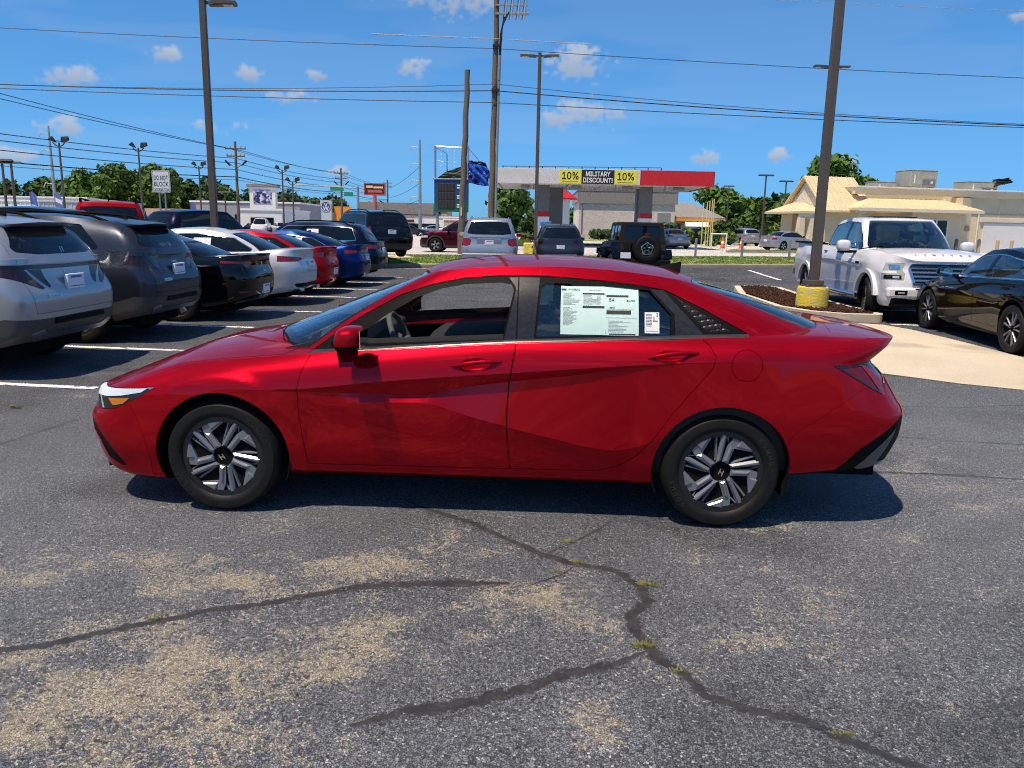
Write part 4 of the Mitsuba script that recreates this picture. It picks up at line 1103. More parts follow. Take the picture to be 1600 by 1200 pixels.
# ------------------------------------------------------------------ the ground
def sheet_(poly, z, cell=None):
    """flat polygon (or a height function of x, y) as triangles; cell refines it"""
    p = P_(poly)
    m = cs(p) if cell is None else None
    M = m3.Manifold.extrude(cs(p), 1.0)
    if cell: M = M.refine_to_length(cell)
    t = tomesh(M); keep = np.all(np.abs(t.vertices[t.faces][:, :, 2] - 1.) < 1e-6, axis=1)
    f = t.faces[keep]; u, inv = np.unique(f, return_inverse=True); v = np.array(t.vertices)[u].copy()
    v[:, 2] = z(v[:, 0], v[:, 1]) if callable(z) else z
    return tmesh(v, inv.reshape(-1, 3))


KERB = [(-90, 12.), (-30, 22.6), (-12, 27.6), (-5.7, 30.0), (3, 33.2), (12.8, 37.0), (30, 43.5), (90, 66)]
kl = LineString(KERB)
LOTP = Polygon([(-90, -40), (90, -40)] + KERB[::-1])
struct('terrain', sheet_(Polygon([(-3000, -1500), (3000, -1500), (3000, 4000), (-3000, 4000)]) - LOTP.buffer(1.5), .0), 'earth')
SLAB = Polygon([(3.2, 9.85), (4.3, 8.93), (4.61, 8.65), (4.89, 8.38), (5.4, 8.09), (5.97, 7.76), (8.5, 6.3), (9.5, 7.0), (6.80, 8.9), (6.86, 10.5), (6.86, 12.17), (6.80, 13.3), (6.62, 13.95), (5.9, 14.3), (4.6, 13.0), (3.9, 11.2)])
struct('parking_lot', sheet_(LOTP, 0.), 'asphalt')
struct('concrete_pad', sheet_(SLAB.buffer(.0), .006), 'concrete')
# the kerb in cast lengths, the verge behind it, the road on its other side
kerb_key = numbered('kerb'); labels[kerb_key] = {'kind': 'structure'}
L_ = kl.length; n_ = int(L_ / 3.05)
for i in range(n_):
    a, b = np.array(kl.interpolate(i * L_ / n_ + .006).coords[0]), np.array(kl.interpolate((i + 1) * L_ / n_ - .006).coords[0])
    if not (-16 < a[0] < 40): continue
    t = (b - a) / np.linalg.norm(b - a); nn = np.array([-t[1], t[0]]); dz = RNG.uniform(-.008, .008)
    prof = [(0, -.05), (.0, .10), (.02, .14), (.17, .15), (.17, -.05)]
    part(kerb_key, 'kerb_stone', hull([(*(p + nn * o), z + dz) for p in (a, b) for o, z in prof]), 'kerb')
def vz(x, y):
    d = np.array([kl.distance(Point(q)) for q in zip(np.ravel(x), np.ravel(y))]).reshape(np.shape(x))
    return .13 + .17 * np.clip(d / 3., 0, 1) + .012 * np.sin(np.asarray(x) * 3.1) * np.sin(np.asarray(y) * 2.3)
side_ = lambda a, b: Polygon(list(kl.parallel_offset(a, 'left').coords) + list(kl.parallel_offset(b, 'left').coords)[::-1]).buffer(0)
verge = side_(.16, 5.2)
walk = Polygon([(-9.5, 31.5), (-6.3, 31.6), (-4.2, 33.1), (-4.9, 34.6), (-8.0, 33.6), (-9.5, 33.4)])
mound = lambda x, y: vz(x, y)
struct('verge', sheet_((verge - walk).intersection(sbox(-40, 0, 45, 70)), mound, 1.2), 'grass', True)
struct('walkway', sheet_(walk, lambda x, y: vz(x, y) + .03, 1.2), 'concrete')
struct('road', sheet_(Polygon(list(kl.parallel_offset(5.2, 'left').coords) + [(140, 190), (-140, 190)]).buffer(0), .305), 'road')
# patch of grass with its own kerb out on the road side
isl2 = Polygon([(13.5, 50.2), (17.5, 51.2), (28, 54.0), (27, 56.0), (17, 53.2), (13.8, 51.6)])
struct('grass_island', sheet_(isl2.buffer(-.15), .43), 'grass')
struct('grass_island_kerb', m3.Manifold.extrude(cs(isl2.buffer(.05) - isl2.buffer(-.16)), .14).translate([0, 0, .30]), 'kerb')
struct('far_verge', sheet_(Polygon([(7, 88), (34, 84), (36, 88), (8, 95)]), .33), 'grass')
struct('left_verge', sheet_(Polygon([(-60, 70), (-20, 78), (-20, 92), (-60, 88)]), .33), 'grass')
# grass blades on the near verge
def blades(poly, n, h, seed, zf, mat_key, name, label):
    g = np.random.default_rng(seed); x0, y0, x1, y1 = poly.bounds; pts = []
    while len(pts) < n:
        q = g.uniform((x0, y0), (x1, y1), (n, 2)); pts += [p for p in q if poly.contains(Point(p))]
    p = np.array(pts[:n]); z = zf(p[:, 0], p[:, 1]) if callable(zf) else np.full(n, zf)
    a = g.uniform(0, 6.28, n); hh = h * g.uniform(.5, 1.3, n); w = .012 * (1 + p[:, 1] / 25); lean = g.normal(0, .9, (n, 2)) * hh[:, None]
    b0 = np.stack([p[:, 0] - np.cos(a) * w, p[:, 1] - np.sin(a) * w, z - .01], 1); b1 = np.stack([p[:, 0] + np.cos(a) * w, p[:, 1] + np.sin(a) * w, z - .01], 1)
    t = np.stack([p[:, 0] + lean[:, 0], p[:, 1] + lean[:, 1], z + hh], 1)
    v = np.stack([b0, b1, t], 1).reshape(-1, 3); k = struct(name, tmesh(v, np.arange(3 * n).reshape(-1, 3)), mat_key, False, 'stuff', label)


blades((verge - walk).intersection(sbox(-13, 20, 20, 60)), 26000, .05, 3, vz, 'blade', 'verge_grass', 'short mown grass on the verge behind the kerb')
blades(isl2.buffer(-.2), 2500, .07, 5, .43, 'blade', 'island_grass', 'short grass on the island in the road')
# white bay lines
BAY = [((-9.4, 7.95), (-3.98, 7.31)), ((-9.4, 10.2), (-4.0, 9.62)), ((-9.3, 12.5), (-4.0, 11.95)), ((-9.2, 14.8), (-3.45, 14.28)), ((-9.1, 17.75), (-3.5, 17.35)), ((-9.1, 20.0), (-3.42, 19.6)), ((-9.1, 22.4), (-3.5, 22.0)), ((-9.1, 24.9), (-3.5, 24.6)), ((10.0, 33.7), (9.1, 26.9)), ((6.82, 14.05), (9.4, 13.7)), ((6.9, 16.9), (9.4, 16.6)), ((-7.5, 27.9), (-2.6, 30.4))]
for a, b in BAY: part('parking_lot', 'bay_line', sheet_(LineString([a, b]).buffer(.055 if a[1] < 26 else .07, cap_style=2), .004), 'line_paint')
# tar seals over the cracks
CRACKS = {
    'A': [(-2.4, 2.50), (-1.99, 2.591), (-1.889, 2.652), (-1.731, 2.708), (-1.584, 2.799), (-1.423, 2.886), (-1.277, 2.972), (-1.062, 3.042), (-0.89, 3.107), (-0.665, 3.22), (-0.415, 3.269), (-0.213, 3.271), (0.003, 3.306)],
    'B': [(-0.496, 2.238), (-0.319, 2.328), (-0.153, 2.376), (0.02, 2.437), (0.204, 2.541), (0.399, 2.631), (0.545, 2.725)],
    'C': [(-0.60, 4.35), (-0.381, 4.153), (-0.195, 4.017), (0.015, 3.788), (0.174, 3.611), (0.324, 3.513), (0.501, 3.449), (0.605, 3.286), (0.616, 3.145), (0.514, 3.015), (0.509, 2.893), (0.542, 2.781), (0.556, 2.689), (0.627, 2.588), (0.685, 2.439), (0.8, 2.377), (0.96, 2.34), (1.056, 2.258), (1.146, 2.182), (1.266, 2.102), (1.342, 2.029), (1.6, 1.9)],
    'D': [(0.174, 3.626), (0.31, 3.761), (0.46, 3.94), (0.573, 4.114)], 'E': [(0.075, 3.264), (0.256, 3.404), (0.341, 3.528)],
    'F': [(-3.703, 5.183), (-3.635, 5.35), (-3.577, 5.71), (-3.465, 6.276)], 'G': [(3.2, 7.2), (3.62, 7.184), (4.222, 7.181), (4.933, 7.35), (5.568, 7.377), (7.2, 7.5)],
    'H': [(2.9, 6.09), (3.17, 6.031), (3.529, 5.942), (3.994, 5.882), (4.491, 5.88), (6, 5.8)], 'I': [(2.3, 5.12), (2.578, 5.097), (3.033, 5.054), (3.418, 4.982), (3.823, 4.953), (5, 4.9)]}
CW = {'A': .031, 'B': .035, 'C': .026, 'D': .010, 'E': .009, 'F': .016, 'G': .013, 'H': .012, 'I': .017}
for kx, ps in CRACKS.items():
    ln = LineString(ps); n = max(24, int(ln.length / .014)); g = np.random.default_rng(ord(kx)); L, R_ = [], []
    for i in range(n + 1):
        s_ = i / n * ln.length; p, q = np.array(ln.interpolate(s_).coords[0]), np.array(ln.interpolate(min(ln.length, s_ + .05)).coords[0]) - np.array(ln.interpolate(max(0, s_ - .05)).coords[0])
        nn = np.array([-q[1], q[0]]) / (np.linalg.norm(q) + 1e-9)
        wv = CW[kx] * (.62 + .75 * float(meshkit.fbm(np.array([[s_ * 2.3, ord(kx), 0.]]), 4)[0])) * min(1, .25 + 3 * min(i, n - i) / n * ln.length)
        p = p + nn * CW[kx] * 1.4 * (float(meshkit.fbm(np.array([[s_ * 3.1, 7., ord(kx)]]), 3)[0]) - .5)
        L.append(p + nn * wv * 1.55); R_.append(p - nn * wv * 1.55)
    V_ = np.zeros((2 * len(L), 3)); V_[0::2, :2] = L; V_[1::2, :2] = R_; V_[:, 2] = .0016
    i_ = 2 * np.arange(len(L) - 1)[:, None]; UV = np.zeros((len(V_), 2)); UV[0::2, 1] = 1.; UV[:, 0] = np.repeat(np.arange(len(L)), 2)
    part('parking_lot', 'crack_seal', mikit.ply(tmesh(V_, np.vstack([i_ + [0, 1, 3], i_ + [0, 3, 2]])), 'm_crack_seal', False, uv=UV), None)
# dry weeds that grow out of the cracks
def weed(x, y, n, h, seed):
    g = np.random.default_rng(seed); v = []
    for i in range(n):
        a, r = g.uniform(0, 6.28), g.uniform(0, .02); bx_, by_ = x + r * math.cos(a) * 2.2, y + r * math.sin(a); hh = h * g.uniform(.4, 1.1); l = g.uniform(.4, 1.4) * hh; w = .0022
        tx, ty = bx_ + l * math.cos(a), by_ + l * math.sin(a); c, s = -math.sin(a) * w, math.cos(a) * w
        mx, my = (bx_ * .5 + tx * .5), (by_ * .5 + ty * .5)
        v += [[bx_ - c, by_ - s, 0], [bx_ + c, by_ + s, 0], [mx, my, hh], [mx, my, hh], [bx_ + c, by_ + s, 0], [tx, ty, hh * .7]]
    return tmesh(v, np.arange(len(v)).reshape(-1, 3))
P('weed', mikit.proc(lambda p, n, uv: mix(C3(.30, .26, .10), C3(.16, .20, .05), noise(p.x * 60, p.y * 60))), .8)
for i, (x, y, n, h, where) in enumerate([(-1.42, 2.91, 40, .025, 'in the long crack at the left'), (.31, 3.78, 46, .022, 'in the thin crack running up to the sedan'), (.34, 3.53, 44, .026, 'just below the fork of the cracks'), (.64, 3.30, 60, .034, 'at the bend of the middle crack'),
                                         (.53, 2.77, 70, .036, 'where the two seals meet'), (.64, 2.60, 40, .02, 'just right of the meeting seals'), (1.09, 2.25, 46, .022, 'in the crack at the lower right'), (-4.21, 6.45, 60, .045, 'at the left edge near the bay line'), (.22, 3.42, 30, .02, 'beside the small side crack')]):
    one('weed', weed(x, y, n, h * .62, 40 + i), 'weed', 'small dry yellow weed growing ' + where, 'weed', 'weeds in the asphalt cracks')
# planted island with mulch at the right
ISL = Polygon([(5.35, 18.6), (5.25, 15.7), (5.55, 14.75), (6.1, 14.3), (6.75, 14.25), (6.95, 14.7), (6.95, 17.2), (6.98, 19.1), (7.2, 21.2), (6.7, 21.9), (6.0, 21.4)])
ik = struct('island_kerb', m3.Manifold.extrude(cs(rnd(ISL, .2) - rnd(ISL, .2).buffer(-.16)), .17).translate([0, 0, -.02]), 'kerb_light')
struct('island_bed', sheet_(rnd(ISL, .2).buffer(-.15), lambda x, y: .10 + .05 * np.asarray(meshkit.fbm(np.stack([x * 4, y * 4, x * 0], -1), 3)), .15), 'mulch', True)
g = np.random.default_rng(11); ch = []
bed = rnd(ISL, .2).buffer(-.2); x0, y0, x1, y1 = bed.bounds
while len(ch) < 2600:
    p = g.uniform((x0, y0), (x1, y1))
    if not bed.contains(Point(p)): continue
    l, w, h = g.uniform(.02, .055), g.uniform(.006, .014), g.uniform(.004, .01); m = np.array([[a * l, b * w, c * h] for a in (-1, 1) for b in (-1, 1) for c in (-1, 1)])
    Rm = trimesh.transformations.euler_matrix(g.normal(0, .4), g.normal(0, .4), g.uniform(0, 6.3))[:3, :3]; ch.append(m @ Rm.T + [*p, .135 + g.uniform(0, .03)])
BOXF = np.array([[0, 1, 3], [0, 3, 2], [4, 6, 7], [4, 7, 5], [0, 4, 5], [0, 5, 1], [2, 3, 7], [2, 7, 6], [0, 2, 6], [0, 6, 4], [1, 5, 7], [1, 7, 3]])
struct('mulch', tmesh(np.concatenate(ch), (BOXF[None] + 8 * np.arange(len(ch))[:, None, None]).reshape(-1, 3)), 'mulch', False, 'stuff', 'dark brown bark mulch in the planting island')
P('kerb_light', mikit.proc(lambda p, n, uv: mix(C3(.34, .30, .23), C3(.52, .47, .38), fbm(p.x * 3, p.y * 3, p.z * 3, 3)) * (.85 + .25 * noise(p.x * 70, p.y * 70, p.z * 70))), .85, spec=.2)


# ------------------------------------------------------------------ poles, lamps and wires
def lamp_head(sx, l=.62, w=.30): return hull([(sx * a, b, c) for a, b, c in ((.16, -w * .3, .0), (.16, w * .3, .0), (.16, -w * .3, .10), (.16, w * .3, .10), (.30, -w / 2, .03), (.30, w / 2, .03), (.30, -w / 2, .11), (.30, w / 2, .11), (.16 + l, -w / 2, .05), (.16 + l, w / 2, .05), (.16 + l, -w / 2, .12), (.16 + l, w / 2, .12))])


def lamp_post(x, y, h, label, z0=0., heads=(1, -1), w=.17, base=True, deg=0., tall_base=.44, bottom=None, group='lot lamp posts', mat_='pole_bronze', hl=.62):
    K = thing('lamp_post', label, 'lamp post', group); tw = at(x, y, z0, deg)
    if base:
        part(K, 'base', lathe([(0, -.02), (.31, -.02), (.31, tall_base - .05), (.285, tall_base), (0, tall_base)], 48), 'yellow_paint', 40, tw=tw)
        part(K, 'anchor_plate', bx(-.19, .19, -.19, .19, tall_base, tall_base + .025, .004), mat_, tw=tw)
        cv = bx(-.15, .15, -.15, .15, tall_base + .026, tall_base + .13, .01); part(K, 'base_cover', cv, mat_, tw=tw)
        for sx in (-1, 1):
            for sy in (-1, 1):
                b = lathe([(0, .02), (.022, .02), (.022, 0), (.012, 0), (.012, -.02), (0, -.02)], 6); b.apply_translation([sx * .165, sy * .165, tall_base + .028]); part(K, 'anchor_bolt', b, 'chrome', tw=tw)
    zb = tall_base + .02 if base else (0 if bottom is None else bottom); a, b = w / 2, w / 2 * .86
    part(K, 'pole', hull([(sx * q - sgn_, sy * (q - o), z) for z, q in ((zb, a), (h, b)) for sx in (-1, 1) for sy in (-1, 1) for sgn_, o in ((sx * .015, 0), (0, .015))]), mat_, tw=tw)
    part(K, 'pole_cap', bx(-b - .01, b + .01, -b - .01, b + .01, h, h + .03, .006), mat_, tw=tw)
    for sx in heads:
        part(K, 'arm', bx(min(sx * b, sx * (b + .14)), max(sx * b, sx * (b + .14)), -.03, .03, h - .14, h - .07, .006), mat_, tw=tw)
        m = lamp_head(sx, hl); m.apply_translation([0, 0, h - .18]); kh = part(K, 'lamp_head', m, mat_, tw=tw)
        lo, hi = sorted((sx * .36, sx * (.10 + hl))); part(kh, 'lens', bx(lo, hi, -.10, .10, h - .155, h - .139), 'lamp_lens', tw=tw)
    return K


lamp_post(6.0, 15.75, 8.6, 'tall bronze lamp post on a yellow concrete base beside the white pickup', heads=(1, -1), deg=0, tall_base=.54)
lamp_post(14.95, 39.5, 9.25, 'twin-head lamp post further back, half hidden behind the near right post', z0=.25, base=False, deg=4, hl=.70)
lamp_post(.98, 37.6, 9.15, 'twin-head lamp post in front of the filling station canopy', z0=.2, deg=-3, hl=.72)
lamp_post(-7.55, 20., 6.82, 'bronze lamp post rising from behind the silver white sedan', heads=(1,), base=True, deg=8)


def wood_pole(x, y, z0, h, r0, r1, label, lean=(0, 0), name='utility_pole', cat='utility pole', group=None):
    K = thing(name, label, cat, group); n = 18
    pts = [(x + lean[0] * i / n + .02 * math.sin(i * 1.7), y + lean[1] * i / n, z0 - .3 + (h + .3) * i / n) for i in range(n + 1)]
    part(K, 'pole', tube(pts, [r0 + (r1 - r0) * i / n + .006 * math.sin(i * 2.9) for i in range(n + 1)], 14), 'pole_wood', 60); return K


stub = wood_pole(-2.62, 38.2, .25, 8.45, .17, .12, 'plain wooden stub pole without wires, left of the tall utility pole', (.30, 0), 'stub_pole', 'wooden pole')
part(stub, 'marker_tag', bx(-2.60, -2.54, 38.0, 38.03, 2.1, 2.5), 'yellow_flat'); P('yellow_flat', (.7, .6, .25), .6)
K = wood_pole(-1.42, 46., .30, 17.5, .19, .13, 'tall wooden utility pole with switch gear at its top and a grey conduit', (.26, 0))
part(K, 'conduit', tube([(-1.14, 45.86, .3), (-1.11, 45.86, 5), (-1.03, 45.84, 10.9)], .075, 10), 'pole_grey', 40)
part(K, 'conduit_sleeve', tube([(-1.05, 45.84, 9.6), (-1.03, 45.84, 10.9)], .095, 10), 'pole_grey', 40)
part(K, 'cable_bundle', cat_(*[tube([(-1.05 + .03 * i, 45.84, 10.8), (-1.0 + .05 * i, 45.8, 12.0 + .2 * i), (-.8 + .12 * i, 45.8, 12.9 + .12 * i)], .035, 8) for i in range(3)]), 'wire', 40, kind='stuff')
part(K, 'cross_arm', bx(-1.3, .55, 45.80, 45.90, 13.0, 13.12, .01), 'pole_grey'); part(K, 'cross_arm', bx(-1.3, .45, 45.80, 45.90, 13.45, 13.53, .01), 'pole_grey')
for i, xx in enumerate((-.75, -.42, -.05, .28)):
    part(K, 'insulator', tube([(xx, 45.85, 12.8), (xx + .1, 45.82, 13.9)], [.05, .05], 8), 'insulator', 40)
    part(K, 'switch_blade', tube([(xx - .12, 45.85, 12.75), (xx + .02, 45.8, 13.95)], .022, 6), 'wire', 40)
    part(K, 'bracket', tube([(xx, 45.85, 13.9), (xx + .16, 45.8, 14.1), (xx + .20, 45.8, 13.85)], .022, 6), 'wire_light', 40)
part(K, 'wire_clamp', bx(-1.42, -1.0, 45.7, 46., 11.35, 11.47), 'wire'); part(K, 'wire_clamp', bx(-1.45, -1.02, 45.7, 46., 9.0, 9.15), 'wire')
P('insulator', (.40, .38, .37), .35)


def dist_pole(x, y, h, s, label, lights=True, z0=.3):
    K = wood_pole(x, y, z0, h, .16 * s, .11 * s, label, (0, 0), group='roadside utility poles')
    for dz, l in ((.75, 1.15), (1.55, 1.0)):
        part(K, 'cross_arm', bx(x - l, x + l, y - .06, y + .06, z0 + h - dz - .1, z0 + h - dz + .04), 'pole_wood')
        for q in (-1, -.55, .55, 1): part(K, 'insulator', lathe([(0, 0), (.07, 0), (.09, .12), (.05, .25), (0, .25)], 8).apply_translation([x + q * l * .95, y, z0 + h - dz + .04]), 'insulator', 40)
    if lights:
        for q in (-1, 1):
            part(K, 'lamp_arm', tube([(x, y, z0 + h - 2.9), (x + q * .7, y, z0 + h - 2.4)], .05, 6), 'pole_grey'); part(K, 'flood_lamp', hull([(x + q * a, y + b, z0 + h + c) for a, b, c in ((.6, -.2, -2.55), (.6, .2, -2.55), (1.15, -.25, -2.0), (1.15, .25, -2.0), (.7, -.2, -2.65), (1.25, 0, -2.15))]), 'wire', 20)
    return K


dist_pole(-31.2, 90, 10.1, 1.15, 'utility pole with two cross arms left of the screen sign'); dist_pole(-28.2, 130, 10.2, 1.25, 'utility pole above the orange fronted shop')
dist_pole(-31.9, 200, 12.4, 1.6, 'small distant utility pole right of the red billboard', False)
# tall steel transmission poles
for x, y, h, lab in ((-17.85, 150, 17.2, 'tall grey steel power pole with brackets left of the price sign'), (-86.3, 150, 18.4, 'tall thin power pole at the far left above the trees')):
    K = thing('power_pole', lab, 'power pole'); part(K, 'pole', tube([(x, y, .2), (x, y, h)], [.36, .16], 12), 'pole_grey', 40)
    for i in range(4): part(K, 'bracket', tube([(x, y, h - 1.4 - 3.0 * i), (x - 1.5, y, h - 1.2 - 3.0 * i), (x - 1.9, y, h - 2.0 - 3.0 * i)], .08, 6), 'insulator', 40)
def street_lamp(x, y, h, label, kind='twin', z0=.3):
    K = thing('flood_light' if kind != 'cobra' else 'street_lamp', label, 'street light', 'far street lights'); part(K, 'pole', tube([(x, y, z0), (x, y, z0 + h)], [.10, .07], 8), 'pole_bronze', 40)
    if kind == 'cobra': part(K, 'lamp_head', hull([(x + a, y + b, z0 + h + c) for a, b, c in ((-.7, -.15, .0), (-.7, .15, .0), (.7, -.15, .0), (.7, .15, .0), (-.6, 0, .14), (.6, 0, .14))]), 'wire', 20)
    else:
        for q in (-1, 1):
            part(K, 'arm', tube([(x, y, z0 + h - .3), (x + q * .25, y, z0 + h - .2), (x + q * .45, y, z0 + h)], .04, 6), 'wire'); part(K, 'lamp_head', hull([(x + q * a, y + b, z0 + h + c) for a, b, c in ((.25, -.22, .0), (.25, .22, .0), (.70, -.22, .2), (.70, .22, .2), (.3, -.2, .4), (.62, .2, .48))]), 'wire', 20)
street_lamp(-33.85, 60, 6.85, 'twin flood light on a leaning pole at the left behind the parked row'); street_lamp(-31.85, 50, 4.75, 'flat-headed lamp at the far left edge', 'cobra'); street_lamp(-31.3, 50, 4.6, 'second flat-headed lamp from the left edge', 'cobra')
street_lamp(-23.2, 80, 6.5, 'twin flood light right of the screen sign'); street_lamp(-22.2, 80, 5.35, 'shorter flood light just right of the screen sign'); street_lamp(-31.45, 80, 6.7, 'twin flood light left of the bronze lamp post')
street_lamp(-29.0, 80, 4.2, 'low flat-headed lamp right of the bronze lamp post', 'cobra'); street_lamp(21.7, 70, 6.1, 'dark lamp pole left of the cream building', 'cobra'); street_lamp(26.5, 100, 6.8, 'lamp with two flat heads before the middle trees', 'cobra')
street_lamp(-30.8, 66, 7.1, 'flood light pole behind the traffic sign'); street_lamp(25.5, 76, 6.0, 'lamp in front of the big tree at the right', 'cobra')


def wire(pts, r, label, mat_='wire', sag=0.):
    p = []
    if len(pts) == 3 and pts[0][0] == -45:   # spans on to poles far outside the view
        m_ = np.array(pts[1], float); far = [m_ + 2 * (np.array(q, float) - m_) + [0, 0, 8 * sag] for q in (pts[0], pts[2])]
        pts, sag = [far[0], m_, far[1]], 4 * sag
    for a, b in zip(pts[:-1], pts[1:]):
        a, b = np.array(a, float), np.array(b, float); m = 24
        for i in range(m if b is not None else 1): t = i / m; p.append(a + (b - a) * t - np.array([0, 0, 4 * sag * t * (1 - t)]))
    p.append(np.array(pts[-1], float)); one('power_line', tube(p, r, 5, False), mat_, label, 'overhead wire', 'overhead wires', 40)


# through the tall pole, along the road
wire([(-45, 43, 12.0), (-1.25, 45.8, 11.25), (48, 49, 10.6)], .018, 'single dark wire strung highest across the whole sky', sag=.25)
wire([(-45, 43, 8.75), (-1.28, 45.8, 8.42), (48, 49, 7.9)], .022, 'lowest of the bundled wires through the tall pole', sag=.22)
wire([(-45, 43, 9.0), (-1.28, 45.8, 9.05), (48, 49, 8.0)], .030, 'thick bundled cable through the tall pole', sag=.42)
wire([(-45, 43, 9.1), (-1.28, 45.8, 9.4), (48, 49, 8.2)], .016, 'thin wire just above the bundled cable', sag=.62)
wire([(-45, 43, 13.9), (-1.2, 45.8, 14.6), (48, 49, 14.4)], .010, 'faint pale wire near the top of the picture', 'wire_light', .3)
wire([(-8, 45.2, 11.75), (-1.2, 45.8, 11.75), (4, 46.2, 11.65)], .022, 'short pale guard cable at the tall pole', 'wire_light')
# from the roadside poles towards the left
for i, (z, zz, r) in enumerate(((9.75, 10.6, .030), (9.35, 10.0, .030), (8.6, 7.45, .034), (8.1, 6.95, .034), (7.4, 6.25, .036), (6.6, 5.4, .05), (6.3, 5.1, .022))):
    o = (-1.1, 1.1, 0, 0, 0, 0, 0)[i]; wire([(-42, 48, zz + (.4 if i > 1 else 1.1)), (-31.2 + o, 90, z), (-28.2 + o, 130, z + .15), (-31.9 + o, 200, z + 1.4)], r, ('outer', 'inner', 'upper', 'second', 'third', 'thick lower', 'lowest')[i] + ' wire of the roadside pole line at the left', sag=.35)
for i in range(3): wire([(-17.85, 150, 12.5 - 3 * i), (-33, 210, 11.2 - 2.4 * i)], .04, ('top', 'middle', 'bottom')[i] + ' wire from the steel power pole', sag=.5)


# ------------------------------------------------------------------ signs
def post_sign(x, y, z0, z1, w, lines, label, deg=0, name='traffic_sign'):
    K = thing(name, label, 'sign'); tw = at(x, y, 0, deg); part(K, 'panel', prism(rnd([(-w / 2, z0), (w / 2, z0), (w / 2, z1), (-w / 2, z1)], .04), 'y', -.006, .006), 'plate_white', tw=tw)
    part(K, 'border', prism(rnd([(-w / 2 + .015, z0 + .015), (w / 2 - .015, z0 + .015), (w / 2 - .015, z1 - .015), (-w / 2 + .015, z1 - .015)], .035) - rnd([(-w / 2 + .028, z0 + .028), (w / 2 - .028, z0 + .028), (w / 2 - .028, z1 - .028), (-w / 2 + .028, z1 - .028)], .03), 'y', -.010, -.007), 'ink', tw=tw)
    for s, z, h, ww in lines: part(K, 'lettering', put(text(s, h, .003, True, ww), frame([0, -.007, z], [1, 0, 0], [0, 0, 1])), 'ink', tw=tw)
    for q in (-.10, .10): part(K, 'post', bx(q - .022, q + .022, .01, .05, 0, z1 - .05), 'pole_grey', tw=tw)
post_sign(-12.35, 28, 2.57, 3.31, .62, [('DO NOT', 3.06, .15, .50), ('BLOCK', 2.85, .15, .50), ('INTERSECTION', 2.66, .085, .52)], 'white traffic sign reading do not block intersection above the parked row')
K = thing('street_name_sign', 'green street name sign hanging over the road', 'sign'); part(K, 'blade', bx(-13.85, -12.85, 59.98, 60.02, 4.05, 4.32), 'sign_green'); part(K, 'blade', bx(-12.82, -12.15, 59.98, 60.02, 3.68, 3.98), 'sign_green')
part(K, 'mast_arm', tube([(-16.5, 60.06, 4.45), (-11.8, 60.06, 4.28)], .05, 8), 'pole_grey', 40); part(K, 'post', tube([(-11.8, 60.06, .3), (-11.8, 60.06, 4.4)], .09, 8), 'pole_grey', 40); P('sign_green', (.01, .22, .13), .5)
# fuel price sign with a torn banner in its empty upper frame
K = thing('price_sign', 'blue and green fuel price sign with an empty upper frame', 'sign')
grad = mikit.proc(lambda p, n, uv: mix(C3(.006, .10, .05), C3(.008, .05, .17), smoothstep(2.9, 3.8, p.z))); P('sign_blend', grad, .4)
part(K, 'cabinet', bx(-6.06, -3.52, 59.7, 60.3, 2.68, 5.0, .03), 'sign_blend'); part(K, 'display', bx(-5.78, -4.50, 59.67, 59.72, 2.90, 4.75, .01), 'display_dark'); P('display_dark', (.03, .025, .03), .4)
for i in range(3): part(K, 'digit_panel', bx(-5.72, -4.56, 59.64, 59.675, 2.96 + .61 * i, 3.48 + .61 * i, .008), 'display_panel')
P('display_panel', mikit.proc(lambda p, n, uv: mix(C3(.012), C3(.06, .045, .05), smoothstep(.3, .5, dr.abs(p.x * 9 - dr.floor(p.x * 9) - .5)))), .5)
for z in (4.55, 3.8, 3.15): part(K, 'caption', cat_(bx(-4.36, -3.95, 59.66, 59.705, z, z + .10), bx(-4.36, -4.05, 59.66, 59.705, z - .17, z - .08)), 'plate_white', kind='stuff')
part(K, 'cap_rail', bx(-6.15, -3.4, 59.6, 60.4, 5.0, 5.10, .02), 'pole_grey')
for a, b in (((-6.0, 59.7), (0, 0)), ((-3.56, 59.7), (0, 0)), ((-6.0, 60.3), (0, 0)), ((-5.15, 60.3), (0, 0)), ((-3.56, 60.3), (0, 0))):
    part(K, 'frame_post', tube([(*a, 5.05), (*a, 7.42 if a[0] != -5.15 else 6.9)], .055, 6), 'satin_metal')
for q in ([(-6.0, 59.7, 7.4), (-3.56, 59.7, 7.3)], [(-6.0, 60.3, 7.4), (-3.56, 60.3, 7.3)], [(-6.0, 59.7, 7.3), (-5.15, 60.3, 6.9)], [(-6.0, 60.3, 6.4), (-5.15, 60.3, 6.3)], [(-3.56, 59.7, 7.3), (-2.4, 60, 6.0)]): part(K, 'frame_bar', tube(q, .03, 6), 'satin_metal')
for x in (-5.6, -5.1, -4.6, -4.1):
    part(K, 'tube_holder_row', cat_(*[bx(x - .035, x + .035, 60.28, 60.33, 5.2 + .27 * i, 5.29 + .27 * i) for i in range(8)]), 'plate_white', kind='stuff')
for x in (-5.85, -3.72): part(K, 'leg', tube([(x, 60, .3), (x, 60, 2.7)], .12, 10), 'pole_grey', 40)
